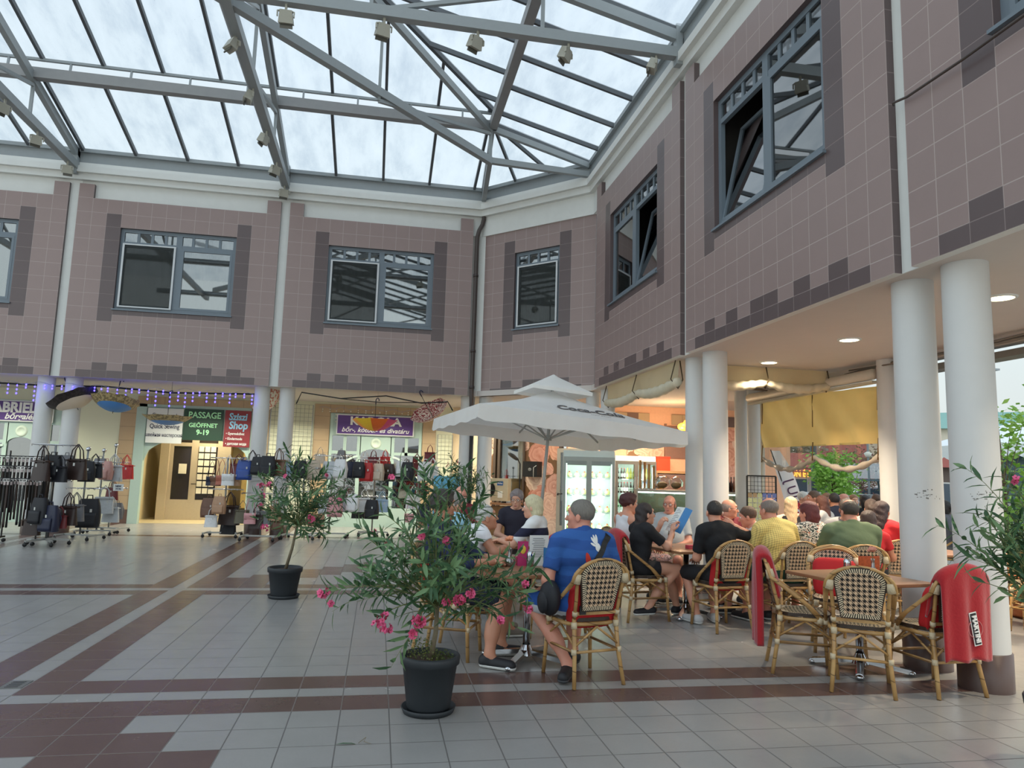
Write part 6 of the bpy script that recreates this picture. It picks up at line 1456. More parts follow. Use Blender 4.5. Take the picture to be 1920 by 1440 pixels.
    if hk == 'short': hb = surf([he((0, -.014, .092), (.081, .101, .092), [pc_, low_])], HH, .01, wob=.0016)
    elif hk == 'buzz': hb = surf([he((0, -.013, .088), (.0775, .0985, .0905), [pc_, low_])], HH, .01)
    elif hk == 'fluffy': hb = surf([he((0, -.016, .102), (.092, .108, .098), [(Hp(0, .06, .085), N3((0, .8, -.6))), low_]), he((0, .05, .155), (.055, .045, .03))], HH, .02, wob=.004)
    elif hk == 'bald': hb = surf([he((0, -.016, .068), (.083, .102, .080), [(Hp(0, .015, .05), N3((0, 1, -.1))), low_, (Hp(0, 0, .105), N3((0, .25, 1)))])], HH, .01, wob=.001)
    elif hk == 'balding': hb = surf([he((0, -.016, .085), (.080, .099, .086), [(Hp(0, .03, .07), N3((0, .9, -.4))), low_, (Hp(0, -.035, .150), N3((0, .25, 1)))])], HH, .01, wob=.0012)
    elif hk == 'bob': hb = surf([he((0, -.014, .098), (.088, .108, .094), [(Hp(0, .058, .088), N3((0, .9, -.45)))]), he((0, -.045, .02), (.090, .078, .105), [(Hp(0, .035, 0), N3((0, 1, 0)))])], HH, .03, cuts=[(Hp(0, 0, -.075), N3((0, 0, -1)))], wob=.003)
    elif hk in ('long', 'bun'):
        pr = [he((0, -.014, .095), (.085, .105, .092), [(Hp(0, .055, .088), N3((0, .9, -.45)))]), he((0, -.045, .03), (.085, .07, .09), [(Hp(0, .02, 0), N3((0, 1, 0)))])]
        if hk == 'long': pr += [he((0, -.075, -.06), (.088, .05, .13)), he((0, -.095, -.17), (.085, .04, .12))]
        else: pr += [he((0, -.125, .06), (.05, .04, .045))]
        hb = surf(pr, HH, .03, wob=.003)
    if hb is not None and len(hb[0]): smesh('hair', [(*hb, 0)], [hairm(hc)], o)
    # shirt
    if shirt is not None:
        e = .013; sp = torso(e); cuts = [(T(0, 0, -.10), tuple(RT @ Vector((0, 0, -1)))), (T(0, .03, .435 if tank else .497), tuple(RT @ Vector((0, .5, 1))))]
        if not tank: sp.append((*seg(T(0, -.02, .44), T(0, -.008, .52), .078*S, .062*S), .03))
        if tank: sp = torso(.006); sp[3] = seg(T(-.10*w, -.012, .425), T(.10*w, -.012, .425), .062*S, .062*S)
        else:
            for i in (0, 1):
                E_ = Vector(AA[i][0]); W_ = Vector(AA[i][1]); sh = shl[i]
                if sleeve <= 1: c_ = sh.lerp(E_, sleeve); dn = (E_-sh).normalized(); sp.append((*seg(sh, E_, .064*S, .060*S, (c_, dn)), .02))
                else: c_ = E_.lerp(W_, sleeve-1); dn = (W_-E_).normalized(); sp.append(seg(sh, E_, .062*S, .052*S)); sp.append((*seg(E_, W_, .053*S, .040*S, (c_, dn)), .02))
        smesh('shirt', [(*surf(sp, H, .03, cuts, wob=wrinkle), 0)], [shirt], o)
    if pants is not None and not low:
        e = .014; pp = [ellp(T(0, -.01, .0), ((.178*w+e)*S, (.13+f*.5+e)*S, (.12+e)*S), Q)]
        for i in (0, 1):
            kn, an, fd = legs[i]; kn = Vector(kn); an = Vector(an); h0 = Vector(hips[i])
            if plen <= 1: c_ = h0.lerp(kn, plen+.1); pp.append((*seg(h0, kn, (.098+f*.2)*S, .082*S, (c_, (kn-h0).normalized())), .03))
            else: c_ = kn.lerp(an, plen-1); pp += [seg(h0, kn, (.098+f*.2)*S, .070*S), (*seg(kn, an, .070*S, .055*S, (c_, (an-kn).normalized())), .03)]
        smesh('trousers', [(*surf(pp, H, .03, [(T(0, 0, .10), tuple(RT @ Vector((0, 0, 1))))], wob=wrinkle), 0)], [pants], o)
    if shoes is not None and not low:
        for i in (0, 1):
            kn, an, fd = legs[i]; d = Vector((fd[0], fd[1], 0)).normalized(); zb = max(0, an[2]-.09); an = Vector(an); he_ = Vector((an.x, an.y, zb+.045))-d*.035; to = he_+d*.205*S; to.z = zb+.035
            g = surf([seg(he_, to, .046*S, .040*S), seg(he_+Vector((0, 0, .01)), Vector((an.x, an.y, zb+.085)), .045*S, .043*S)], .008*res, .02, [((0, 0, zb+.022), (0, 0, -1)), (Vector((an.x, an.y, zb+.10)), (0, 0, 1))])
            smo = smesh('shoe', [(*g, 0)], [M('shoe_%d_%d_%d' % shoes, shoes, .6)], o)
            g = surf([seg(he_, to, .051*S, .045*S)], .008*res, .02, [((0, 0, zb+.004), (0, 0, -1)), ((0, 0, zb+.026), (0, 0, 1))]); smesh('sole', [(*g, 0)], [M('sole_%d_%d_%d' % shoe2, shoe2, .6)], smo)
    return o, T, RT, Hp
from mathutils.bvhtree import BVHTree
def patch(o, pname, polys, mat, name, origin, ux, uy, dirn, off=.004):
    """flat prints laid onto a garment: polys = lists of 2D points (fans) projected along dirn"""
    me = [c for c in o.children if c.name.split('.')[0] == pname][0].data; bv = BVHTree.FromPolygons([v.co for v in me.vertices], [p.vertices for p in me.polygons]); b = MB(); dirn = Vector(dirn).normalized(); origin = Vector(origin); ux = Vector(ux); uy = Vector(uy)
    for poly in polys:
        cx_ = sum(p[0] for p in poly)/len(poly); cy_ = sum(p[1] for p in poly)/len(poly); vs = []
        for k in (0, .35, .7, 1):
            for p in poly:
                u = cx_+(p[0]-cx_)*k; v = cy_+(p[1]-cy_)*k; q_ = origin+ux*u+uy*v; hit = bv.ray_cast(q_, dirn)
                vs.append((hit[0] if hit[0] is not None else q_+dirn*.2)-dirn*off)
        n = len(poly); fs = [(k*n+i, k*n+(i+1) % n, (k+1)*n+(i+1) % n, (k+1)*n+i) for k in range(3) for i in range(n)]
        b.add(vs, fs, 0, True)
    return b.build(name, mat, o)
def ov(cx, cy, rx, ry, a=0, n=14): return [(cx+rx*cos(t)*cos(a)-ry*sin(t)*sin(a), cy+rx*cos(t)*sin(a)+ry*sin(t)*cos(a)) for t in [2*pi*i/n for i in range(n)]]
TAN = (196, 140, 112); PALE = (222, 172, 146); OLIVE = (184, 132, 104)
# --- front table
o, T, RT, Hp = person('heavy grey haired man in a blue T-shirt with a black strap across his back', 1.56, 5.38, 14, 1.03, lean=.10, head=(.75, -.05), sk=(212, 150, 128), hair=('short', (122, 116, 108)),
    shirt=cloth('blue_shirt', (46, 94, 164), 'waves', (38, 80, 148)), sleeve=.72, pants=cloth('blue_shorts', (206, 212, 218), 'stripe', (40, 88, 168), (1.0, 0, .50)), plen=.8, fat=.045, wid=1.16, arms=(((-.30, -.02, .72), (-.20, .22, .62), (.2, .9, -.2), (0, 0, -1), .4), ((.31, .0, .72), (.2, .24, .64), (-.2, .9, -.1), (0, 0, -1), .4)),
    legs=[((-.24, .40, .50), (-.10, .02, .10), (-.4, -.5, 0)), ((.17, .42, .50), (.16, .40, .09), (.1, 1, 0))], shoes=(34, 34, 38), shoe2=(60, 60, 64))
org = (.03, -.6, .80); WHT = M('print_white', (228, 228, 224), .8); REDP = M('print_red', (206, 60, 44), .8)
patch(o, 'shirt', [ov(.03, .115, .026, .03), ov(.0, .16, .010, .030, .55), ov(.015, .17, .010, .032, .25), ov(.033, .172, .010, .030, -.05), ov(-.01, .135, .009, .024, 1.1), ov(.065, .085, .022, .012, -.6)], WHT, 'hand_print', org, (1, 0, 0), (0, 0, 1), (0, 1, .1))
patch(o, 'shirt', [ov(-.055, .0, .022, .085, .25)], REDP, 'surfboard_print', org, (1, 0, 0), (0, 0, 1), (0, 1, .1))
n_ = 16; st = [(-.14+.30*i/n_, -.12+.34*i/n_) for i in range(n_+1)]; me = [c for c in o.children if c.name.split('.')[0] == 'shirt'][0].data; bv = BVHTree.FromPolygons([v.co for v in me.vertices], [p.vertices for p in me.polygons]); b = MB(); L1 = []
for (u, v) in st:
    row = []
    for e_ in (-.026, .026): q_ = Vector(org)+Vector((u+e_*.75, 0, v-e_*.66)); h_ = bv.ray_cast(q_, Vector((0, 1, .05)))[0]; row.append((h_ if h_ is not None else q_+Vector((0, .42, 0)))+Vector((0, -.007, 0)))
    L1.append(row)
for i in range(n_): b.quad(L1[i][0], L1[i][1], L1[i+1][1], L1[i+1][0])
b.build('bag_strap', BLACK, o)
b = MB(); b.ell((-.30, -.06, .60), (.075, .10, .13), 16); b.ell((-.36, -.06, .57), (.03, .07, .08), 12); o2 = b.build('body_bag', M('bag_black', (24, 25, 32), .6), None); g_ = Matrix.Translation((1.56, 5.38, 0)) @ Matrix.Rotation(R(14), 4, 'Z'); o2.matrix_world = g_; tag(o2, 'black body bag hanging at the left hip of the man in blue', 'bag')
person('dark haired man in a navy top half hidden by the large oleander', .66, 6.12, -112, 1.06, lean=-.08, head=(.75, .0), sk=TAN, hair=('fluffy', (56, 48, 44)), shirt=cloth('navy_shirt', (36, 46, 78)), sleeve=1.3, pants=cloth('dark_shorts', (30, 36, 54)), plen=.9, fat=.02, wid=1.08, arms='table',
    legs=[((-.14, .44, .50), (-.10, .40, .09), (-.3, 1, 0)), ((.10, .44, .50), (.30, .40, .09), (.2, .9, 0))], shoes=(34, 34, 38))
person('white haired woman in a white cap sleeved top leaning on her folded arms', .84, 6.78, -80, .97, lean=.52, head=(-.1, -.35), sk=TAN, hair=('short', (206, 204, 198)), shirt=cloth('white_top', (232, 230, 232)), sleeve=.3, pants=cloth('beige_trousers', (190, 176, 156)), plen=1.7, arms='fold', shoes=(120, 110, 100))
person('blonde bobbed woman in a white top with a wide navy band', 1.70, 7.70, 60, .97, lean=.18, head=(.1, .0), sk=PALE, hair=('bob', (226, 206, 168)), shirt=cloth('striped_top', (232, 232, 230), 'stripe', (34, 36, 62), (1.0, 2.07, .91)), sleeve=.85, pants=cloth('mint_trousers', (160, 176, 170)), plen=1.6, arms='table', res=1.25)
person('woman with tousled grey hair and pale blue top beyond the front table', .82, 8.05, -40, .97, lean=.2, head=(-.3, .1), sk=PALE, hair=('fluffy', (150, 146, 140)), shirt=cloth('pale_blue_top', (150, 196, 216)), pants=cloth('grey_trousers', (120, 120, 122)), plen=1.7, arms='table', res=1.4)
person('bald pink headed man just behind the tousled grey haired woman', 1.05, 9.15, 170, 1.05, lean=.05, head=(0, .2), sk=(224, 160, 140), hair=('bald', (150, 140, 130)), shirt=cloth('red_maroon_top', (120, 40, 50)), pants=cloth('grey_trousers', (120, 120, 122)), plen=1.6, res=1.6)
person('grey haired person with sunglasses pushed up, behind the blonde woman', *ray(970, 900, 9.7)[:2], 170, .98, lean=.1, head=(-.2, .1), sk=PALE, hair=('fluffy', (150, 140, 140)), glasses=True, shirt=cloth('dark_top', (44, 42, 56)), pants=cloth('grey_trousers'if False else 'grey_trousers', (120, 120, 122)), plen=1.6, res=1.6)
# --- menu table
person('woman with short dark red hair and glasses in a white tank top', 3.04, 8.40, -78, 1.0, lean=.06, head=(-.15, -.02), sk=(214, 156, 130), hair=('fluffy', (74, 34, 34)), glasses=True, shirt=cloth('white_tank', (226, 226, 230)), tank=True, pants=cloth('pattern_leggings', (176, 150, 150), 'floral', (120, 90, 96)), plen=1.8, arms='lap', res=1.2)
mg, T, RT, Hp = person('long dark haired girl with glasses in a black T-shirt holding up a menu', 2.86, 7.52, -80, .90, lean=.20, head=(-.1, -.12), sk=(216, 164, 138), hair=('long', (46, 34, 34)), glasses=True, shirt=cloth('black_tee', (26, 26, 30)), sleeve=.72, pants=cloth('black_shorts', (30, 30, 34)), plen=.35,
    arms=(((-.20, .18, .78), (-.12, .28, .95), (.25, .3, .9), (0, .9, -.2), .55), ((.22, .17, .77), (.14, .28, .92), (-.25, .3, .9), (0, .9, -.2), .55)), legs=[((-.10, .38, .52), (-.10, .50, .05), (-.2, 1, 0)), ((.12, .36, .52), (.10, .02, .14), (.0, -1, 0))], shoes=(30, 30, 34))
mw = Matrix.Translation((2.86, 7.52, 0)) @ Matrix.Rotation(R(-80), 4, 'Z')
o = thing('menu_card', 'large pale blue edged menu held up by the long haired girl', 'menu'); o.matrix_world = mw @ Matrix.Translation((0, .355, .92)) @ Matrix.Rotation(R(-32), 4, 'X') @ Matrix.Rotation(R(0), 4, 'Z')
b = MB(); b.b2(-.11, -.002, .0, .06, .002, .30); b.add([(.06, 0, 0), (.12, .05, 0), (.12, .05, .30), (.06, 0, .30)], [(0, 1, 2, 3)]); b.build('card', SW, o, solid=.003)
b = MB()
for i in range(12): b.b2(-.095, -.005, .27-i*.021, -.095+(.10 if i % 3 else .06), -.003, .274-i*.021)
b.build('print_lines', M('print_grey'), o); b = MB(); b.b2(.045, -.005, 0, .06, -.003, .3); b.add([(.061, -.003, .0), (.121, .047, .0), (.121, .047, .30), (.061, -.003, .30)], [(0, 1, 2, 3)]); b.build('blue_edge', M('menu_blue'), o)
person('bald man in a light grey T-shirt behind the held up menu', 3.72, 8.85, 155, .98, lean=-.16, head=(-.2, .1), sk=(206, 146, 124), hair=('bald', (120, 104, 96)), glasses=True, shirt=cloth('light_grey_tee', (176, 182, 184)), sleeve=.75, pants=cloth('khaki_shorts', (186, 170, 140)), plen=.95, fat=.05, wid=1.1, res=1.25, arms='lap')
person('young man in a black T-shirt seen from behind, hand raised to his neck', 3.5, 7.02, 6, .98, lean=.04, side=-.15, head=(-.25, .05), sk=(214, 162, 136), hair=('buzz', (40, 34, 32)), shirt=cloth('black_tee2', (22, 23, 27)), sleeve=.78, pants=cloth('black_shorts', (30, 30, 34)), plen=.9, wid=1.04,
    arms=('lap', ((.42, -.02, .90), (.10, -.10, 1.03), (-.8, -.05, .4), (-.1, .8, .1), .5)), legs=[((-.16, .40, .5), (-.14, .22, .09), (-.2, .9, 0)), ((.16, .40, .5), (.10, .26, .09), (.3, .9, 0))], shoes=(196, 196, 196))
# --- yellow table
person('bald man with glasses in a maroon polo facing right', *ray(1362, 900, 9.8)[:2], 195, .95, lean=.18, head=(.9, .0), sk=(214, 150, 128), hair=('bald', (150, 130, 118)), glasses=True, shirt=cloth('maroon_polo', (112, 34, 48)), pants=cloth('grey_trousers', (120, 120, 122)), plen=1.6, fat=.03, arms='table', res=1.3)
person('brown haired boy leaning forward between the maroon polo and the yellow shirt', *ray(1425, 900, 8.9)[:2], 75, .92, lean=.4, head=(-.3, .1), sk=(206, 156, 132), hair=('short', (84, 60, 44)), shirt=cloth('white_tee', (216, 214, 212)), pants=cloth('black_shorts', (30, 30, 34)), res=1.4, arms='table')
person('balding man in a yellow check shirt with his back to us', 4.20, 7.0, 12, 1.05, lean=.14, side=-.22, head=(.1, .1), sk=(206, 148, 126), hair=('balding', (128, 116, 108)), shirt=cloth('yellow_check', (236, 212, 128), 'check', (170, 148, 90)), sleeve=.75, pants=cloth('green_shorts', (34, 72, 54)), plen=.85, fat=.04, wid=1.12, arms=(((-.34, .10, .78), (-.24, .34, .76), (0, 1, -.1), (0, 0, -1), .4), ((.28, .1, .76), (.12, .34, .77), (-.5, .8, 0), (0, 0, -1), .3)))
person('woman with bobbed dark red hair and a black and white floral shirt', 4.70, 7.3, 8, .98, lean=.08, head=(.3, .05), sk=(206, 150, 126), hair=('bob', (92, 30, 34)), shirt=cloth('floral_shirt', (222, 216, 204), 'floral', (38, 44, 44)), sleeve=.75, pants=cloth('grey_trousers', (120, 120, 122)), plen=1.6, fat=.03, wid=1.06, arms='table', res=1.2)
person('balding man in an olive green T-shirt with his back to us', 4.80, 6.70, -14, 1.06, lean=.06, head=(.1, .1), sk=(206, 146, 120), hair=('balding', (52, 46, 42)), glasses=True, shirt=cloth('olive_tee', (96, 112, 84)), sleeve=.7, pants=cloth('dark_shorts', (30, 36, 54)), fat=.06, wid=1.2, arms='table')
person('dark haired man with glasses just behind the head of the man in olive', *ray(1588, 900, 9.5)[:2], 160, 1.03, lean=.05, head=(-.2, .1), sk=TAN, hair=('short', (56, 46, 42)), glasses=True, shirt=cloth('grey_tee', (120, 120, 124)), res=1.5, low=True)
person('dark haired child in a bright red T-shirt right of the man in olive', *ray(1624, 900, 8.9)[:2], -20, .86, lean=.1, head=(-.2, 0), sk=TAN, hair=('bob', (60, 42, 38)), shirt=cloth('red_tee', (190, 34, 42)), pants=cloth('black_shorts', (30, 30, 34)), res=1.4)
person('woman with long straight dark hair in a red top by the cream outer column', *ray(1653, 900, 9.9)[:2], -50, 1.0, lean=.05, head=(-.2, 0), sk=TAN, hair=('long', (52, 36, 36)), shirt=cloth('red_top', (196, 36, 44)), sleeve=.8, pants=cloth('grey_trousers', (120, 120, 122)), plen=1.6, res=1.4)
person('person in a beige knitted jacket between the bun and the long dark hair', *ray(1632, 900, 11.0)[:2], -40, 1.0, lean=.1, head=(.2, 0), sk=TAN, hair=('bun', (70, 54, 48)), shirt=cloth('beige_knit', (196, 180, 156)), sleeve=1.8, pants=cloth('grey_trousers', (120, 120, 122)), plen=1.6, res=1.6)
# --- outer crowd
crowd = [('blonde woman with long straight hair and black straps', 5.52, 8.98, -20, 1.0, 'long', (206, 176, 136), PALE, cloth('black_strap_top', (30, 28, 32)), True),
 ('white haired man in a red and white striped jersey', *ray(1507, 900, 14.8)[:2], 200, 1.05, 'short', (214, 212, 206), PALE, cloth('red_jersey', (170, 36, 50), 'stripe', (226, 226, 230), (.17, .03, .75)), False),
 ('brown haired man in profile in a grey green T-shirt', *ray(1523, 900, 13.7)[:2], 70, 1.1, 'short', (110, 84, 66), (206, 142, 118), cloth('grey_green_tee', (104, 122, 104)), False),
 ('woman with shoulder length auburn hair and pale top', *ray(1537, 900, 12.4)[:2], 30, 1.0, 'long', (98, 56, 44), PALE, cloth('pale_top', (206, 204, 200)), False),
 ('woman facing us between the auburn hair and the navy shirt', *ray(1551, 900, 15.8)[:2], 170, 1.0, 'bob', (140, 104, 80), PALE, cloth('cream_top', (216, 206, 190)), False),
 ('black haired man in a navy T-shirt before an orange chair pad', *ray(1562, 900, 12.9)[:2], -10, 1.08, 'buzz', (34, 28, 28), TAN, cloth('navy_tee', (34, 40, 60)), False),
 ('bald man with glasses in a light blue shirt', *ray(1579, 900, 14.1)[:2], 110, 1.05, 'bald', (190, 180, 170), (220, 156, 136), cloth('light_blue_shirt', (150, 184, 216)), False),
 ('man in a camouflage vest at the far edge of the terrace', *ray(1600, 900, 15.4)[:2], 150, 1.0, 'short', (150, 110, 80), PALE, cloth('camo_vest', (96, 104, 74), 'floral', (150, 150, 120)), False),
 ('woman with a black bun in a black top', *ray(1620, 900, 13.9)[:2], -20, 1.02, 'bun', (30, 26, 28), TAN, cloth('black_top', (30, 30, 34)), False),
 ('brown haired person in the last row, right of the black bun', *ray(1640, 900, 16.4)[:2], 20, 1.02, 'short', (96, 72, 60), TAN, cloth('grey_tee', (120, 120, 124)), False)]
for i, (lab, x_, y_, a, s_, hk, hc, sk_, sh_, tk) in enumerate(crowd):
    person(lab, x_, y_, a, s_, lean=.08, head=((-.3, .3, 0)[i % 3], 0), sk=sk_, hair=(hk, hc), shirt=sh_, tank=tk, glasses='glasses' in lab, res=1.8, low=False, pants=cloth('grey_trousers', (120, 120, 122)), plen=1.6, arms='lap')
p = ray(1763, 900, 12.8); person('dark haired person in a grey top seen in the slit between the thick columns', p.x, p.y, 30, 1.0, lean=.1, hair=('bun', (34, 28, 28)), shirt=cloth('grey_top', (96, 98, 106)), res=1.6, pants=cloth('grey_trousers', (120, 120, 122)), plen=1.6)
chair('rattan chair of the person in the slit between the thick columns', p.x, p.y, 30)
# ================================================================ PLANTS
LO = leaf_mat('oleander_leaf', (66, 100, 66), (112, 144, 98)); STEMG = M('stem_olive', (112, 120, 74), .6); PINK = M('oleander_pink', (226, 96, 140), .6, var=.15, scale=90); PINKD = M('oleander_bud', (156, 44, 66), .6); SOIL = M('soil', (70, 54, 42), .95, var=.4, scale=60, bump=.8); POTM = M('pot_charcoal', (44, 48, 52), .55, var=.12, scale=14); TRK = M('trunk_grey', (124, 112, 90), .8, var=.2, scale=40, bump=.3)
def leaf(b, p, d, n, L, w):
    d = Vector(d).normalized(); n = Vector(n); s = d.cross(n); s = s.normalized() if s.length > 1e-5 else d.orthogonal().normalized(); n = s.cross(d)
    pts = []
    for t, ww, dz in ((0, .15, 0), (.3, 1, .03), (.65, .85, .01), (1, .02, -.10)):
        c = p+d*L*t+n*L*dz; pts += [c-s*w*ww-n*w*.25*0, c+n*w*-.35*ww, c+s*w*ww]
    b.add(pts, [(0, 3, 4, 1), (1, 4, 5, 2), (3, 6, 7, 4), (4, 7, 8, 5), (6, 9, 10, 7), (7, 10, 11, 8)], 0, True)
def flower_cluster(o, c, n, r, q_, bud=False):
    b = MB(); c = Vector(c)
    for i in range(n):
        d = Vector((q_.gauss(0, 1), q_.gauss(0, 1), q_.gauss(.2, .8))).normalized(); p = c+d*r*q_.uniform(.4, 1); u = d.orthogonal().normalized(); v = d.cross(u)
        if q_.random() < (.7 if bud else .2): b.ell(tuple(p), (.008, .008, .012), 6, mi=1); continue
        for k in range(5):
            a = k*1.257+q_.random()*.3; e_ = (u*cos(a)+v*sin(a)); f_ = e_.cross(d); R1 = .021
            b.add([p, p+e_*R1*.6+f_*R1*.42+d*.004, p+e_*R1+d*.007, p+e_*R1*.6-f_*R1*.42+d*.004], [(0, 1, 2, 3)], 0, True)
        b.ell(tuple(p+d*.002), (.004, .004, .004), 5, mi=1)
    b.build('flower_cluster', [PINK, PINKD], o)
def pot(o, r, h, mat, saucer=True):
    b = MB(); b.lathe([(0, .02), (r*.70, .02), (r*.74, .04), (r*.93, h*.84), (r*1.0, h*.85), (r*1.02, h*.97), (r*.99, h), (r*.91, h), (r*.90, h*.92), (r*.88, h*.9)], 40); b.build('pot', mat, o)
    b = MB(); b.lathe([(0, h*.9), (r*.5, h*.915), (r*.89, h*.9)], 24); b.build('soil', SOIL, o)
    if saucer: b = MB(); b.lathe([(0, .0), (r*.84, 0), (r*.93, .035), (r*.90, .037), (r*.82, .012), (0, .012)], 40); b.build('saucer', mat, o)
def oleander(label, base, h0, top, targets, flowers, seed, r=.19, h=.36, mat=None, L=.125, dens=1.0, weeds=True, potted=True, inner=40):
    q_ = random.Random(seed); base = Vector((base[0], base[1], 0)); o = thing('oleander', label, 'potted plant', tuple(base))
    if potted: pot(o, r, h, mat or POTM)
    top = Vector(top)-base; b = MB(); b.tube([(0, 0, h*.88), tuple(Vector((0, 0, h*.88)).lerp(top, .5)+Vector((.012, 0, 0))), tuple(top)], [.019, .016, .013], 10); b.build('trunk', TRK, o)
    sb = MB(); lb = MB()
    def stem(a, c, r0, start=.35, n=None, arch=.12):
        a = Vector(a); c = Vector(c); d = c-a; Ls = d.length; side = Vector((q_.gauss(0, 1), q_.gauss(0, 1), 0))*Ls*.06; P = [a+d*t+Vector((0, 0, arch*Ls*4*t*(1-t)))+side*sin(pi*t) for t in [i/8 for i in range(9)]]
        sb.tube([tuple(p) for p in P], [r0*(1-.75*i/8) for i in range(9)], 5)
        n = n or int(Ls*38*dens)
        for i in range(n):
            t = start+(1-start)*(i+q_.random())/n; k = min(7, int(t*8)); f_ = t*8-k; p = P[k].lerp(P[k+1], f_); ax = (P[k+1]-P[k]).normalized(); u = ax.orthogonal().normalized(); v = ax.cross(u); an = i*2.2+q_.random()
            dd = (u*cos(an)+v*sin(an))*q_.uniform(.6, 1.0)+ax*q_.uniform(.35, .9)+Vector((0, 0, q_.uniform(-.25, .1))); leaf(lb, p, dd, ax+Vector((0, 0, .3)), L*q_.uniform(.6, 1.15), L*.085*q_.uniform(.8, 1.2))
    hubs = []
    for t in targets:
        c = Vector(t)-base; hub = top.lerp(c, .3)+Vector((q_.gauss(0, .03), q_.gauss(0, .03), q_.gauss(0, .02))); hubs.append(hub); stem(top, c, .007, .3)
        for k in range(2): stem(hub, c+Vector((q_.gauss(0, .11), q_.gauss(0, .11), q_.gauss(0, .10))), .004, .3)
    for i in range(inner):
        hb = q_.choice(hubs); stem(hb, top.lerp(hb, .9)+Vector((q_.gauss(0, .16), q_.gauss(0, .14), q_.gauss(.04, .13))), .003, .15, 7)
    sb.build('branches', STEMG, o); lb.build('foliage', LO, o)
    for (c, n, rr) in flowers:
        c_ = Vector(c)-base; flower_cluster(o, c_, n, rr, q_)
    if weeds:
        wb_ = MB()
        for i in range(420):
            a = q_.random()*6.28; rr = r*.8*q_.random()**.5; p = Vector((rr*cos(a), rr*sin(a), h*.91+q_.random()*(.11 if cos(a) < .1 else .03))); d = Vector((q_.gauss(0, 1), q_.gauss(0, 1), 1)); leaf(wb_, p, d, Vector((q_.random(), q_.random(), 0)), .014, .004)
        wb_.build('weeds', leaf_mat('weed_leaf', (110, 116, 60), (84, 96, 52)), o)
    return o
G = lambda px, py, d: tuple(ray(px, py, d))
bp = (0.385, 4.72); D = 4.72
tg = [G(615, 1112, 4.5), G(690, 1085, 4.6), G(705, 1160, 4.45), G(780, 1165, 4.4), G(850, 1120, 4.45), G(935, 1150, 4.6), G(985, 1135, 4.7), G(1000, 1075, 4.8), G(955, 1085, 4.5), G(905, 1060, 4.6), G(880, 930, 4.8), G(845, 880, 4.9), G(795, 885, 4.8), G(745, 900, 4.75), G(715, 960, 4.7), G(690, 1010, 4.7), G(760, 990, 4.4), G(820, 980, 4.4), G(865, 1000, 4.5), G(910, 925, 4.9), G(735, 1060, 4.4), G(790, 1050, 4.3), G(850, 1060, 4.35), G(700, 1100, 4.5)]
fl_ = [(G(607, 1113, 4.5), 16, .035), (G(620, 1132, 4.5), 4, .012), (G(720, 1160, 4.43), 14, .04), (G(725, 1180, 4.43), 12, .035), (G(705, 1172, 4.43), 5, .02), (G(785, 1165, 4.38), 22, .05), (G(775, 1190, 4.38), 10, .03), (G(862, 1124, 4.45), 18, .038), (G(882, 1113, 4.45), 10, .026), (G(838, 1130, 4.45), 8, .025), (G(940, 1163, 4.6), 8, .022), (G(990, 1140, 4.7), 14, .032), (G(985, 1095, 4.7), 7, .02), (G(729, 1018, 4.7), 6, .018), (G(790, 1005, 4.4), 8, .02), (G(837, 1013, 4.5), 10, .024), (G(810, 992, 4.5), 5, .015), (G(735, 895, 4.75), 5, .016)]
oleander('large pink flowering oleander in a charcoal pot in the foreground', bp, .6, G(820, 1135, 4.7), tg, fl_, 11, .185, .345, L=.14, dens=.62, inner=16)
bp2 = (-1.0, 8.86)
tg2 = [G(478, 925, 8.8), G(500, 890, 8.9), G(520, 880, 9), G(545, 870, 9), G(575, 872, 9), G(600, 885, 9), G(625, 905, 9), G(640, 925, 9), G(630, 960, 8.8), G(600, 985, 8.8), G(570, 1000, 8.7), G(540, 985, 8.7), G(510, 970, 8.8), G(490, 955, 8.8), G(555, 920, 8.6), G(585, 930, 8.6), G(530, 930, 8.6), G(610, 935, 8.7), G(560, 890, 8.9), G(615, 1000, 8.7)]
fl2 = [(G(490, 913, 8.8), 12, .05), (G(505, 908, 8.8), 8, .04), (G(492, 930, 8.8), 8, .04), (G(490, 948, 8.8), 7, .035), (G(497, 988, 8.7), 14, .05), (G(535, 893, 8.9), 5, .03), (G(611, 892, 8.9), 7, .03), (G(582, 973, 8.6), 16, .05), (G(700, 998, 8.6), 9, .04), (G(637, 935, 8.8), 5, .025)]
oleander('medium oleander with a thin leaning trunk, in front of the bag stands', bp2, .6, G(557, 985, 8.85), tg2, fl2, 12, .195, .345, L=.14, dens=.7, weeds=False, inner=24)
bp3 = tuple(ray(868, 900, 12.6))[:2]
tg3 = [G(px_, py_, 12.6+dd) for px_, py_, dd in ((835, 905, 0), (845, 880, .1), (860, 872, 0), (875, 880, -.1), (895, 895, 0), (900, 915, .1), (885, 930, -.1), (850, 925, 0), (840, 925, .1), (865, 900, -.2), (905, 880, 0), (855, 865, 0))]
oleander('small oleander behind the grey haired diners beside the blue board', bp3, .6, (bp3[0], bp3[1], 1.0), tg3, [(G(855, 866, 12.6), 6, .05), (G(838, 872, 12.6), 6, .05)], 13, .2, .36, L=.13, dens=.6, weeds=False, inner=20)
bp4 = tuple(ray(1975, 900, 5.1))[:2]
tg4 = [G(px_, py_, dd) for px_, py_, dd in ((1812, 1024, 4.9), (1850, 1010, 4.9), (1845, 965, 4.95), (1870, 945, 5), (1890, 905, 5.1), (1910, 920, 5), (1835, 1045, 4.9), (1870, 1050, 5), (1900, 1080, 5), (1930, 1000, 5.1), (1960, 940, 5.1), (1990, 1000, 5.2), (1880, 1010, 5), (1915, 1050, 4.9), (1905, 970, 5), (2010, 950, 5.2), (1980, 900, 5.2))]
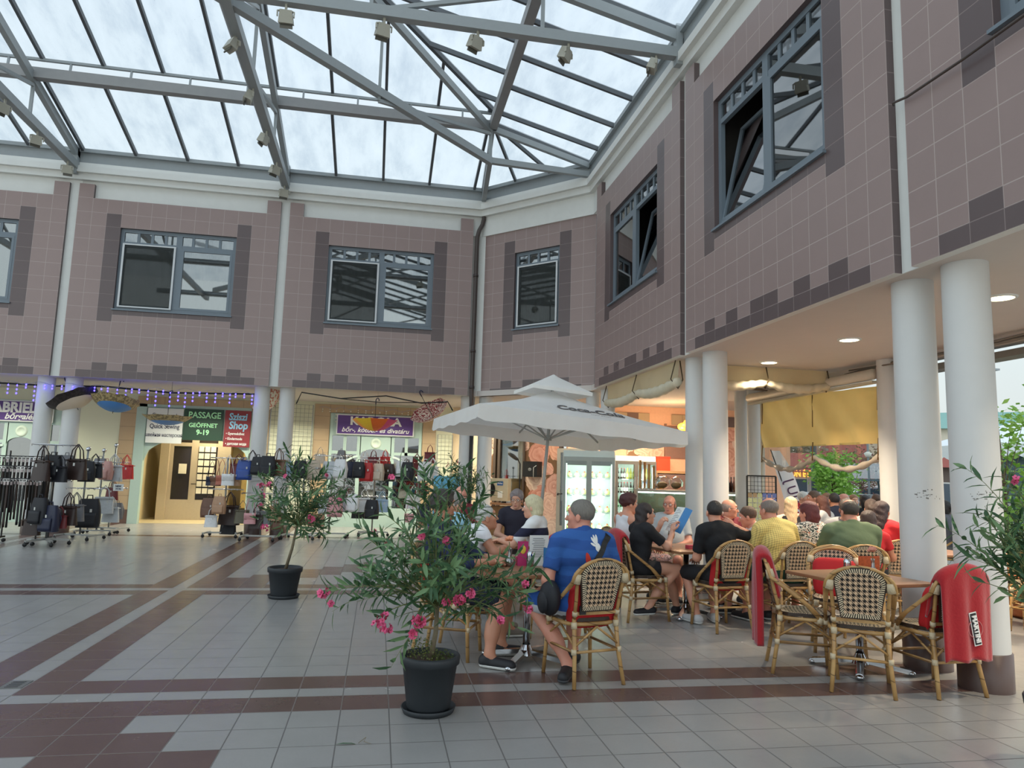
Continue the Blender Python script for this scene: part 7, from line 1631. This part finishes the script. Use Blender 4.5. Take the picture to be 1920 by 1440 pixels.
oleander('oleander reaching in from the right picture edge in front of the thick column', bp4, .6, (bp4[0], bp4[1], .72), tg4, [(G(1905, 900, 5.05), 5, .02)], 14, .2, .36, L=.13, dens=.5, weeds=False, inner=12)
# terracotta pot with a shrub behind the columns
p = ray(1928, 900, 10.6); o = thing('potted_shrub', 'leafy shrub in a big round terracotta pot behind the thick columns', 'potted plant', (p.x, p.y, 0)); b = MB(); b.lathe([(0, 0), (.24, 0), (.34, .1), (.44, .34), (.46, .5), (.42, .54), (.40, .5), (.1, .48)], 36); b.build('pot', M('terracotta', (176, 104, 64), .7, var=.12), o); b = MB(); b.lathe([(0, .46), (.4, .47)], 24); b.build('soil', SOIL, o)
lb = MB(); q_ = random.Random(2)
for i in range(500): a = q_.random()*6.28; rr = .38*q_.random()**.5; leaf(lb, Vector((rr*cos(a), rr*sin(a), .55+q_.random()*.5)), Vector((cos(a), sin(a), q_.gauss(.3, .5))), Vector((0, 0, 1)), .1, .016)
lb.build('foliage', LO, o)
b = MB()
for i in range(7): a = i*.9; b.tube([(0, 0, .46), (.3*cos(a), .3*sin(a), .95)], .006, 5)
b.build('branches', STEMG, o)
# blue board by the far oleander
p = ray(838, 900, 13.4); o = thing('poster_board', 'light blue notice board with a dark rosette beside the white column', 'board', (p.x, p.y, 0), R(-8)); b = MB(); b.b2(-.24, -.02, .25, .24, .02, 1.42); b.build('board_panel', M('board_blue', (104, 176, 206), .5), o); b = MB(); b.bar((-.22, 0, 0), (-.22, 0, .3), .03, .03); b.bar((.22, 0, 0), (.22, 0, .3), .03, .03); b.bar((-.24, 0, .26), (.24, 0, .26), .03, .03); b.build('stand', WIRE, o); b = MB(); b.lathe([(0, .02), (.04, .01), (.045, 0)], 14, xf=Matrix.Translation((.14, -.025, .98)) @ Matrix.Rotation(pi/2, 4, 'X')); b.quad((.11, -.03, .84), (.14, -.03, .84), (.145, -.03, .97), (.12, -.03, .97)); b.quad((.14, -.031, .84), (.17, -.031, .84), (.16, -.031, .97), (.135, -.031, .97)); b.build('rosette', M('rosette_blue', (36, 60, 110), .6), o)
# drain and fallen twig
o = thing('floor_drain', 'square metal floor drain in the light strip at lower left', 'drain', (-2.30, 5.50, 0)); b = MB(); b.box((0, 0, .002), (.14, .18, .004)); b.build('drain_frame', M('drain_metal', (130, 130, 128), .4, metal=.5), o); b = MB()
for i in range(5): b.box((0, -.06+i*.03, .0045), (.08, .01, .002))
b.build('slots', DARK, o)
o = thing('fallen_twig', 'thin green fallen oleander leaf and twig lying on the floor at the bottom', 'leaf', (-.08, 4.2, 0)); b = MB(); leaf(b, Vector((-.07, 0, .006)), Vector((1, .05, 0)), Vector((0, 0, 1)), .13, .008); b.build('leaf_blade', LO, o); b = MB(); b.tube([(.05, .01, .005), (.09, .05, .02), (.08, .03, .005), (.12, -.01, .005)], .0018, 4); b.build('twig', TRK, o)
# ================================================================ SHOP DISPLAYS: racks, bags, belts, umbrellas, lights
CAST = M('caster_black', (24, 24, 26), .5)
def rack(label, px, base_y, dist, top, bars, w=.6, ball=False, rnd_=False, base='h'):
    p = ray(px, base_y, dist); o = thing('display_rack', label, 'display rack', (p.x, p.y, 0), R(rnd.uniform(-12, 12))-.1, 'display racks')
    b = MB(); b.tube([(0, 0, .1), (0, 0, top)], .018, 10); b.build('pole', WIRE, o)
    b = MB()
    if base == 'h': b.bar((-w*.55, 0, .09), (w*.55, 0, .09), .05, .03); b.bar((-w*.55, -.25, .09), (-w*.55, .25, .09), .04, .03); b.bar((w*.55, -.25, .09), (w*.55, .25, .09), .04, .03); cs = [(-w*.55, -.25), (-w*.55, .25), (w*.55, -.25), (w*.55, .25)]
    else:
        cs = [(.36*cos(a), .36*sin(a)) for a in [.3+i*2*pi/5 for i in range(5)]]
        for c in cs: b.bar((0, 0, .11), (c[0], c[1], .09), .05, .03)
    b.build('base', M('rack_base', (168, 170, 168), .4, metal=.3), o)
    for c in cs: b = MB(); b.lathe([(0, -.015), (.032, -.015), (.036, 0), (.032, .015), (0, .015)], 12, xf=Matrix.Translation((c[0], c[1], .036)) @ Matrix.Rotation(pi/2, 4, 'X')); b.bar((c[0], c[1], .04), (c[0], c[1], .09), .012, .012); b.build('caster', CAST, o)
    for z_, ww in bars:
        b = MB()
        if rnd_: b.tube([(ww*cos(a), ww*.8*sin(a), z_) for a in [2*pi*i/28 for i in range(28)]], .009, 6, closed=True); b.bar((-ww, 0, z_), (ww, 0, z_), .012, .012)
        else: b.tube([(-ww, 0, z_), (ww, 0, z_)], .011, 8); b.bar((0, -.2, z_), (0, .2, z_), .012, .012)
        for i in range(7): xx = -ww+2*ww*i/6; b.tube([(xx, 0, z_), (xx, -.03, z_-.03), (xx, -.045, z_)], .004, 4)
        b.build('hanging_bar', CHROME, o)
    if ball: b = MB(); b.ell((0, 0, top+.02), (.045, .045, .045), 12); b.build('ball', CHROME, o)
    return o
rack('two tier round rack of dark bags nearest us on the left', 98, 900, 15.4, 1.78, [(1.78, .38), (1.15, .33)], rnd_=True, base='star')
rack('ball topped rack of dark bags behind the round left rack', 160, 900, 16.4, 1.72, [(1.5, .35), (.98, .35)], .6, ball=True)
rack('ball topped rack of silver and rose bags', 190, 900, 17.4, 1.72, [(1.42, .35), (.95, .35)], .6, ball=True); rack('rack at the right end of the left group with a tall ball finial', 212, 900, 18.0, 1.85, [(1.5, .35), (.95, .35)], .55, ball=True)
rack('rack of brown bags beside the passage', 425, 900, 16.6, 1.66, [(1.66, .36), (1.0, .36)], .6); rack('rack of black and brown backpacks before the column pair', 495, 900, 15.8, 1.7, [(1.62, .5), (.95, .42)], .6)
rack('rack with a single black backpack right of the column pair', 570, 900, 16.1, 1.7, [(1.5, .38), (1.0, .3)], .6); rack('rack of pale bags left of the middle shop door', 622, 900, 16.5, 1.78, [(1.78, .42), (1.45, .42), (.95, .42)], .7)
rack('two tier round rack with the red backpack in front of the middle shop', 702, 900, 16.9, 1.72, [(1.72, .28), (1.5, .36), (.9, .33)], .6, rnd_=True, base='star'); rack('rack of white and black bags right of the middle shop door', 785, 900, 16.6, 1.68, [(1.68, .36), (.95, .36)], .6)
TAGM = M('price_tag_grey', (196, 196, 190), .7)
def bag_proto(kind):
    o = thing('bag', 'x', 'bag'); base = M('bag_base', (60, 60, 60), .55)
    b = MB()
    if kind == 'backpack':
        b.grid(lambda u, v: ((.13*(1-.28*v**3)*(1-.1*(1-v)**4))*math.copysign(abs(cos(2*pi*u))**.55, cos(2*pi*u)), .065*(1-.45*v**2)*math.copysign(abs(sin(2*pi*u))**.6, sin(2*pi*u)), -.16+.32*v), 24, 8); b.add([(.13*math.copysign(abs(cos(a))**.55, cos(a))*.72, .035*math.copysign(abs(sin(a))**.6, sin(a)), .16) for a in [2*pi*i/24 for i in range(24)]], [tuple(range(24))]); b.add([(.117*math.copysign(abs(cos(a))**.55, cos(a)), .065*math.copysign(abs(sin(a))**.6, sin(a)), -.16) for a in [2*pi*i/24 for i in range(24)]], [tuple(range(23, -1, -1))]); b.build('bag_body', base, o)
        b = MB(); b.grid(lambda u, v: (.092*math.copysign(abs(cos(pi*u))**.5, cos(pi*u)), -.06-.03*abs(sin(pi*u))**.5*(1-.3*v), -.145+.15*v), 14, 4); b.build('pocket', base, o, solid=.006)
        b = MB(); b.tube([(-.03, 0, .155), (-.025, 0, .20), (.025, 0, .20), (.03, 0, .155)], .007, 6); b.build('handle', base, o); b = MB(); b.tube([(-.06, .05, .14), (-.09, .08, .0), (-.08, .06, -.15)], .01, 6); b.build('strap', base, o); b = MB(); b.tube([(.06, .05, .14), (.09, .08, .0), (.08, .06, -.15)], .01, 6); b.build('strap', base, o)
    elif kind == 'tote':
        b.grid(lambda u, v: (.12*(1+.16*(1-v))*math.copysign(abs(cos(2*pi*u))**.5, cos(2*pi*u)), (.06-.035*v)*math.copysign(abs(sin(2*pi*u))**.6, sin(2*pi*u)), -.15+.25*v), 24, 5); b.add([(.139*math.copysign(abs(cos(a))**.5, cos(a)), .06*math.copysign(abs(sin(a))**.6, sin(a)), -.15) for a in [2*pi*i/24 for i in range(24)]], [tuple(range(23, -1, -1))]); b.build('bag_body', base, o)
        for y_ in (-.03, .03): b = MB(); b.tube([(-.07, y_, .06), (-.05, y_*.8, .2), (0, y_*.3, .27), (.05, y_*.8, .2), (.07, y_, .06)], .007, 6); b.build('strap', base, o)
        b = MB(); b.b2(-.13, -.05, .075, .13, .05, .088); b.build('rim', base, o)
    else:
        b.grid(lambda u, v: (.095*(1-.1*v)*math.copysign(abs(cos(2*pi*u))**.5, cos(2*pi*u)), (.05-.012*v)*math.copysign(abs(sin(2*pi*u))**.6, sin(2*pi*u)), -.14+.17*v), 24, 4); b.add([(.095*math.copysign(abs(cos(a))**.5, cos(a)), .05*math.copysign(abs(sin(a))**.6, sin(a)), -.14) for a in [2*pi*i/24 for i in range(24)]], [tuple(range(23, -1, -1))]); b.build('bag_body', base, o)
        b = MB(); b.grid(lambda u, v: ((-.09+.18*u), -.04-.018*sin(pi*min(1, v+.2)), .035-.1*v-.02*(1-abs(2*u-1))*v), 8, 4); b.build('flap', base, o, solid=.006); b = MB(); b.tube([(-.085, 0, .02), (-.03, 0, .28), (0, 0, .33), (.03, 0, .28), (.085, 0, .02)], .006, 6); b.build('strap', base, o)
    b = MB(); b.b2(.04, -.105, .015, .062, -.102, .05); b.build('price_tag', TAGM, o)
    return o
PROT = {}
BC = {'black': (17, 18, 22), 'navy': (26, 32, 58), 'dark brown': (46, 29, 25), 'brown': (112, 78, 60), 'tan': (176, 138, 108), 'beige': (200, 184, 164), 'white': (222, 222, 222), 'pale grey': (186, 190, 194), 'grey': (112, 112, 116), 'red': (190, 40, 40), 'dark red': (110, 34, 38), 'royal blue': (46, 76, 150), 'pale blue': (164, 188, 212), 'silver': (184, 188, 190), 'rose sparkling': (188, 140, 130), 'terracotta': (178, 104, 84), 'pink': (206, 150, 152), 'olive': (104, 98, 78)}
def bag(kind, col, px, py, dist, s, where):
    key = kind
    art = {'backpack': 'backpack', 'tote': 'tote bag', 'shoulder': 'shoulder bag'}[kind]
    p = ray(px, py, dist)
    if key not in PROT: PROT[key] = bag_proto(kind); new = PROT[key]
    else: new = dup(PROT[key], (0, 0, 0))
    new.name = {'backpack': 'backpack', 'tote': 'tote_bag', 'shoulder': 'shoulder_bag'}[kind]
    new['label'] = '%s %s %s' % (col, art, where); new['category'] = 'bag'; new['group'] = 'bags on the display racks'
    new.location = p; new.rotation_euler = (0, 0, -YAW+rnd.uniform(-.45, .45)); s *= 1.12; new.scale = (s, s, s)
    mt = M('bag_'+col.replace(' ', '_'), BC[col], .45, var=.15, scale=30)
    for c in new.children:
        if c.name.startswith('price_tag'): continue
        c.material_slots[0].link = 'OBJECT'; c.material_slots[0].material = mt
    return new
B, TT, SH = 'backpack', 'tote', 'shoulder'
BAGS = [
 (SH, 'navy', 396, 897, 16.3, .95, 'hanging at the far left of the brown bag rack, top row'), (SH, 'brown', 405, 896, 16.2, 1.05, 'second on the top row of the brown bag rack'), (SH, 'terracotta', 415, 895, 16.1, 1.0, 'third on the top row of the brown bag rack'), (SH, 'white', 428, 893, 16.0, 1.2, 'with a long white strap on the brown bag rack'),
 (SH, 'tan', 440, 895, 16.1, 1.1, 'right of the white one on the brown bag rack'), (TT, 'dark red', 446, 880, 16.6, 1.1, 'behind the tan bag on the brown bag rack'), (B, 'royal blue', 458, 881, 16.0, 1.15, 'between the brown bags and the column pair'), (TT, 'dark brown', 472, 874, 16.0, 1.1, 'right of the royal blue backpack'),
 (B, 'black', 483, 873, 15.7, 1.0, 'on the top row before the left column of the pair'), (B, 'black', 502, 874, 15.5, 1.15, 'on the top row between the two columns'), (TT, 'brown', 522, 874, 15.6, 1.2, 'on the top row before the right column of the pair'), (TT, 'pale blue', 536, 874, 15.8, .95, 'at the right end of the column rack'),
 (B, 'brown', 391, 952, 16.4, 1.1, 'lowest left on the brown bag rack'), (B, 'tan', 411, 947, 16.1, 1.0, 'with rounded top, lower row beside the passage'), (TT, 'dark brown', 430, 962, 16.4, 1.45, 'large and flat on the lower row beside the passage'), (TT, 'white', 396, 975, 16.2, .85, 'with a dark label, at the bottom beside the passage'), (TT, 'black', 428, 985, 16.6, 1.1, 'hanging lowest on the brown bag rack'),
 (TT, 'olive', 454, 966, 16.2, 1.0, 'low beside the left column of the pair'), (SH, 'pink', 469, 966, 15.6, 1.1, 'on the lower row before the left column'), (TT, 'dark brown', 481, 975, 15.7, 1.0, 'long and narrow on the lower row between the columns'), (TT, 'grey', 494, 968, 15.7, 1.0, 'on the lower row behind the pink oleander flowers'), (TT, 'tan', 515, 960, 15.6, 1.0, 'on the lower row before the right column'), (B, 'brown', 521, 978, 15.7, .9, 'lowest before the right column'),
 (TT, 'pale grey', 549, 884, 16.2, 1.2, 'left of the single black backpack'), (B, 'black', 563, 880, 15.8, 1.05, 'hanging tilted on the rack right of the column pair'), (B, 'beige', 587, 881, 16.1, 1.2, 'right of the tilted black backpack'), (B, 'pale grey', 617, 882, 16.2, 1.1, 'on the top row left of the white backpack'), (B, 'white', 638, 879, 16.1, 1.15, 'on the top row left of the middle shop door'), (B, 'grey', 640, 856, 16.8, .8, 'above the white backpack, on the highest bar'),
 (TT, 'beige', 600, 858, 16.8, .8, 'on the highest bar behind the mid oleander'), (B, 'navy', 661, 881, 16.5, 1.0, 'left of the darker one at the shop door'), (B, 'black', 673, 881, 16.3, 1.0, 'just left of the bright red backpack'), (B, 'red', 687, 885, 16.4, 1.15, 'bright and plain in front of the shop door'), (B, 'beige', 709, 885, 16.4, 1.05, 'right of the bright red backpack'), (B, 'dark brown', 729, 886, 16.5, 1.1, 'right of the beige one before the shop door'),
 (TT, 'dark red', 700, 865, 16.9, .9, 'high on the round rack above the red backpack'), (TT, 'red', 722, 864, 17.0, .85, 'high on the round rack above the dark brown backpack'), (TT, 'white', 684, 863, 17.0, .75, 'high at the left of the round rack'), (B, 'white', 753, 879, 16.5, 1.0, 'left on the rack right of the shop door'), (B, 'black', 764, 884, 16.1, 1.15, 'on the rack right of the shop door'), (TT, 'dark red', 781, 878, 16.5, 1.1, 'between the black and the patterned white backpack'),
 (B, 'white', 797, 884, 16.1, 1.2, 'with pale pattern on the rack right of the shop door'), (TT, 'white', 811, 884, 16.3, 1.0, 'at the right end of the rack right of the shop door'), (TT, 'navy', 819, 897, 16.4, .8, 'small at the far right end of the shop racks'), (TT, 'dark red', 806, 856, 16.8, .9, 'highest on the rack right of the shop door'),
 (B, 'pale grey', 610, 946, 16.2, 1.1, 'leftmost on the lower row of the pale bag rack'), (B, 'pink', 628, 950, 16.0, 1.2, 'second on the lower row of the pale bag rack'), (TT, 'pale grey', 645, 944, 16.3, 1.1, 'third on the lower row of the pale bag rack'), (B, 'white', 661, 943, 16.1, 1.05, 'last on the lower row of the pale bag rack'), (TT, 'white', 683, 944, 16.4, 1.1, 'left of the black backpack on the lower tier of the round rack'), (B, 'black', 697, 955, 16.2, 1.15, 'hanging on the lower tier of the round rack'),
 (TT, 'pale blue', 716, 946, 16.5, 1.0, 'low on the round rack right of the black backpack'), (TT, 'black', 672, 958, 16.9, 1.0, 'deep on the lower tier left of the round rack'), (TT, 'white', 775, 938, 16.5, 1.1, 'on the lower row right of the shop door'), (TT, 'dark red', 790, 915, 16.7, 1.0, 'hanging between the two rows right of the shop door'), (B, 'navy', 796, 962, 16.4, 1.1, 'on the lower row behind the big oleander'), (SH, 'pink', 768, 966, 16.4, 1.0, 'low behind the big oleander'),
 (TT, 'dark brown', 78, 878, 15.0, 1.3, 'large, upper tier of the nearest left rack'), (B, 'black', 98, 874, 15.1, 1.1, 'upper tier of the nearest left rack, under the ring'), (TT, 'black', 112, 886, 15.0, 1.0, 'with white tag, upper tier of the nearest left rack'), (B, 'grey', 124, 872, 15.5, 1.0, 'dark, upper tier of the left rack'), (TT, 'dark brown', 143, 876, 15.1, 1.35, 'big, upper tier right of the grey backpack'), (B, 'black', 163, 884, 16.2, 1.1, 'on the ball topped rack of dark bags'), (TT, 'black', 177, 880, 16.3, 1.0, 'right end of the ball topped rack of dark bags'),
 (B, 'grey', 187, 876, 17.0, 1.0, 'left of the rose sparkling one'), (B, 'rose sparkling', 199, 882, 16.9, 1.05, 'with round body on the silver bag rack'), (TT, 'silver', 213, 884, 17.0, 1.2, 'right of the rose sparkling one'), (TT, 'red', 236, 882, 17.6, 1.1, 'at the far right end of the left rack group'), (TT, 'grey', 224, 884, 17.8, 1.0, 'between the silver and the red tote'),
 (B, 'black', 74, 958, 14.9, 1.25, 'lower tier, left on the nearest left rack'), (B, 'navy', 93, 972, 14.8, 1.25, 'lower tier, middle of the nearest left rack'), (TT, 'dark brown', 60, 985, 15.2, 1.0, 'lowest at the foot of the nearest left rack'), (TT, 'dark red', 112, 976, 14.9, .8, 'narrow on the lower tier of the nearest left rack'), (TT, 'dark brown', 127, 963, 15.0, 1.2, 'boxy with tag on the lower tier of the nearest left rack'), (TT, 'grey', 141, 958, 15.4, 1.1, 'right of the boxy dark brown bag'),
 (B, 'black', 166, 962, 16.0, 1.5, 'largest on the lower row of the dark bag rack'), (TT, 'silver', 195, 944, 16.9, 1.2, 'gleaming on the lower row of the silver bag rack'), (TT, 'silver', 208, 962, 17.0, 1.1, 'low, right of the gleaming one'), (TT, 'dark red', 210, 924, 17.2, .9, 'in the middle of the silver bag rack'), (B, 'grey', 220, 958, 17.4, .95, 'lowest right on the silver bag rack')]
for a in BAGS: bag(*a)
# belts
def belts():
    p0 = ray(18, 900, 15.9); o = thing('belt_rack', 'wheeled rack packed with hanging belts at the left picture edge', 'display rack', (p0.x, p0.y, 0), -.1)
    b = MB()
    for z_, dy in ((1.56, .2), (1.38, .0), (1.16, -.2)): b.tube([(-1.0, dy, z_), (.68, dy, z_)], .01, 6)
    for x_ in (-.95, -.15, .66): b.bar((x_, .2, .1), (x_, .2, 1.66), .02, .02); b.bar((x_, -.2, .1), (x_, -.2, 1.2), .02, .02); b.bar((x_, -.3, .1), (x_, .3, .1), .03, .03)
    b.build('rack_frame', BLACK, o)
    for x_ in (-.95, -.15, .66):
        for y_ in (-.28, .28): b = MB(); b.lathe([(0, -.015), (.034, -.015), (.034, .015), (0, .015)], 12, xf=Matrix.Translation((x_, y_, .036)) @ Matrix.Rotation(pi/2, 4, 'X')); b.build('caster', CAST, o)
    pr = thing('belt', 'x', 'belt'); lm = M('belt_black', (26, 24, 26), .4)
    b = MB(); b.grid(lambda u, v: (-.018+.036*u, .004*sin(v*9), -.02-.86*v), 2, 10); b.build('belt_strap', lm, pr, solid=.004)
    b = MB(); b.bar((-.024, 0, 0), (.024, 0, 0), .006, .006); b.bar((-.024, 0, -.045), (.024, 0, -.045), .006, .006); b.bar((-.024, 0, 0), (-.024, 0, -.045), .006, .006); b.bar((.024, 0, 0), (.024, 0, -.045), .006, .006); b.bar((0, -.005, 0), (0, -.005, -.045), .004, .004); b.build('buckle', CHROME, pr)
    b = MB(); b.b2(-.016, -.012, -.11, .016, -.009, -.05); b.build('price_tag', M('tag_pink', (206, 190, 186), .7), pr)
    rows = [(1.54, .2, 24, 'dark leather belt with pale tag on the top rail of the belt rack'), (1.36, .0, 26, 'dark leather belt with pale tag on the middle rail of the belt rack'), (1.14, -.2, 30, 'dark leather belt with pale tag on the low front rail of the belt rack')]
    first = True; M_ = Matrix.Translation(p0*Vector((1, 1, 0)) if False else Vector((p0.x, p0.y, 0))) @ Matrix.Rotation(-.1, 4, 'Z')
    for z_, dy, n, lab in rows:
        for i in range(n):
            q_ = M_ @ Vector((-.95+1.6*i/(n-1), dy-.012, z_+.012))
            if first: t = pr; first = False
            else: t = dup(pr, (0, 0, 0))
            t['label'] = lab; t['group'] = lab.replace('dark leather belt with pale tag', 'belts'); t.location = q_; t.rotation_euler = (0, 0, rnd.uniform(.2, 1.2)); k = rnd.uniform(.8, 1.0); t.scale = (1, 1, k)
            if i % 3 == 1:
                c = [c for c in t.children if c.name.startswith('belt_strap')][0]; c.material_slots[0].link = 'OBJECT'; c.material_slots[0].material = M('belt_brown', (52, 36, 32), .4)
belts()
# price card
p = ray(222, 914, 16.8); o = thing('price_card', 'small white price card between the silver bags', 'sign', tuple(p), -.1); b = MB(); b.b2(-.1, -.003, -.07, .1, .003, .07); b.build('card', SW, o); text('NEW', .05, TXD, o, 'lettering', loc=(0, -.006, .025), bold=.02); text('39.90', .05, TXD, o, 'lettering', loc=(0, -.006, -.03)); b = MB(); b.bar((0, 0, .07), (0, 0, .2), .006, .006); b.build('clip', WIRE, o)
# umbrellas hung upside down (or upright)
def umbrella(label, px, py, dist, r, cols, tilt=(0, 0), depth=.26, up_=False, alpha=None):
    p = ray(px, py, 10.0); p = Vector((0, 0, CZ))+(p-Vector((0, 0, CZ)))*(dist/p.y); r *= 1.04; o = thing('umbrella', label, 'umbrella', tuple(p)); o.rotation_euler = (tilt[0], tilt[1], -YAW); s_ = 1 if not up_ else -1
    ms = [M('umb_%d_%d_%d' % c[:3], c[:3], .6, var=.1) if len(c) == 3 else c[3] for c in cols]; n = 8
    b = MB()
    for k in range(n):
        f = lambda u, v, k=k: ((r*v)*(1-.07*v*sin(pi*u))*cos(2*pi*(k+u)/n), (r*v)*(1-.07*v*sin(pi*u))*sin(2*pi*(k+u)/n), s_*(depth*v*v*(1.0)-.012*v*sin(pi*u)))
        b.grid(f, 6, 7, k % len(ms))
    b.build('canopy', ms, o)
    b = MB(); b.tube([(0, 0, -.05*s_), (0, 0, s_*.62)], .006, 6); b.build('shaft', BLACK, o)
    b = MB(); b.tube([(0, 0, s_*.60), (0, 0, s_*.70), (.02, 0, s_*.74), (.05, 0, s_*.745), (.07, 0, s_*.71), (.07, 0, s_*.68)], .012, 8); b.build('handle', M('umb_handle', (34, 36, 70), .4), o)
    hk = o.rotation_euler.to_matrix() @ Vector((.04, 0, .745)); b = MB(); b.tube([(hk.x, hk.y, hk.z), (hk.x, hk.y, max(hk.z+.02, ZS-p.z))], .003, 4); cdo = b.build('hanging_cord', BLACK, o); cdo.rotation_mode = 'QUATERNION'; cdo.rotation_quaternion = o.rotation_euler.to_quaternion().inverted()
    for k in range(n): a = 2*pi*k/n; b = MB(); b.tube([(0, 0, .005*s_)]+[(r*v*cos(a), r*v*sin(a), s_*(depth*v*v+.006)) for v in (.35, .7, 1.0)], .003, 4); b.build('rib', CHROME, o)
    return o
def pat(name, a, c, sc):
    t = NT(name); co = t.coord(); nz = t.noise(sc, 2, co); f = t.math('GREATER_THAN', t.math('PINGPONG', nz, .08), .04); t.set(base=t.mix(f, lin(a), lin(c)), rough=.6); return t.m
def ringmat(name, a, c, r0):
    t = NT(name); x = t.xyz(t.coord()); r_ = t.math('SQRT', t.math('ADD', t.math('MULTIPLY', x[0], x[0]), t.math('MULTIPLY', x[1], x[1]))); nz = t.noise(20, 3, t.coord()); f = t.math('GREATER_THAN', r_, r0); c2 = t.mix(t.math('GREATER_THAN', nz, .5), lin(c), tuple(v*.45 for v in lin(c))); t.set(base=t.mix(f, lin(a), c2), rough=.55); return t.m
MAPB = ringmat('umb_map_blue', (76, 134, 200), (176, 156, 112), .33); MAPW = ringmat('umb_map_black', (228, 214, 196), (52, 44, 44), .36)
umbrella('upside down umbrella printed black and cream, hanging left of the blue one', 145, 765, 16.6, .50, [(0, 0, 0, MAPW)], (0, -.5)); umbrella('upside down umbrella, blue with a brown map border, tilted away from us', 212, 771, 16.6, .48, [(0, 0, 0, MAPB)], (-.25, 0))
umbrella('upside down blue umbrella with brown border hanging level before the passage signs', 313, 797, 16.5, .50, [(0, 0, 0, MAPB)], (0, 0), depth=.2)
umbrella('upside down rainbow umbrella hanging before the purple shop sign', 702, 808, 16.5, .50, [(226, 60, 40), (170, 28, 34), (96, 24, 34), (232, 204, 50), (236, 150, 40), (232, 190, 40), (230, 110, 40), (206, 56, 120)], (0, 0))
umbrella('cream umbrella with red and violet flowers at the right end of the shop', 812, 783, 16.6, .46, [(0, 0, 0, pat('umb_floral', (232, 214, 200), (150, 60, 66), 9))], (.55, -.5), depth=.22)
umbrella('pale transparent umbrella half hidden between the column pair', 514, 760, 17.2, .42, [(0, 0, 0, pat('umb_pale', (222, 224, 216), (190, 120, 110), 5))], (0, -.9), up_=False)
# icicle string lights
BLUEB = M('bulb_blue', (90, 80, 255), .4, var=0, emit=(70, 60, 255), es=9); WHB = M('bulb_clear', (236, 232, 214), .3, var=0); WIREL = M('light_wire', (150, 150, 170), .6)
def icicle(label, x0, x1, y, z, mat, n, drops, seed):
    q_ = random.Random(seed); o = thing('string_lights', label, 'string lights', ((x0+x1)/2, y, z)); L = x1-x0; b = MB(); P = [(-L/2+L*i/40, .02*sin(i), .03*sin(i*.9)-.02) for i in range(41)]; b.tube(P, .005, 4); tot = 0
    for k in range(drops):
        x_ = -L/2+L*(k+.5)/drops+q_.uniform(-.03, .03); d = q_.choice((.12, .25, .38)); b.tube([(x_, 0, 0), (x_+.01, .005, -d*.5), (x_, 0, -d)], .003, 4)
        m_ = 2 if d < .2 else 3 if d < .3 else 4
        for j in range(m_):
            if tot >= n: break
            bb = MB(); bb.ell((x_, 0, -d*(j+1)/m_), (.016, .016, .02), 6); bb.build('bulb', mat, o); tot += 1
    b.build('wire', WIREL, o)
icicle('glowing blue icicle lights along the arcade edge, left of the passage columns', -9.6, -6.2, 16.5, 3.12, BLUEB, 60, 20, 5); icicle('glowing blue icicle lights along the arcade edge over the passage', -6.1, -2.75, 16.5, 3.12, BLUEB, 70, 22, 6)
icicle('unlit clear icicle lights above the purple middle shop sign', -1.6, 1.0, 19.52, 3.12, WHB, 40, 14, 7)
b = MB(); b.tube([(-9.5, 16.95, 3.13), (-7, 16.95, 3.1), (-6.0, 16.95, 3.14), (-4.6, 16.95, 3.07), (-2.6, 16.95, 3.13)], .02, 6); tag(b.build('cable', BLACK), 'dark cable running along the arcade ceiling above the passage', 'cable')
b = MB(); b.tube([(-1.85, 16.4, 2.9), (-1.75, 16.4, 3.16), (-.9, 16.4, 3.06), (.1, 16.4, 3.17), (.9, 16.4, 3.04), (1.5, 16.4, 3.1), (1.62, 16.4, 2.9)], .014, 6); b.tube([(-.9, 16.45, 3.06), (0, 16.45, 3.02), (1.4, 16.45, 3.08)], .01, 6); tag(b.build('cable', BLACK), 'dark looping cable along the soffit above the rainbow umbrella', 'cable')
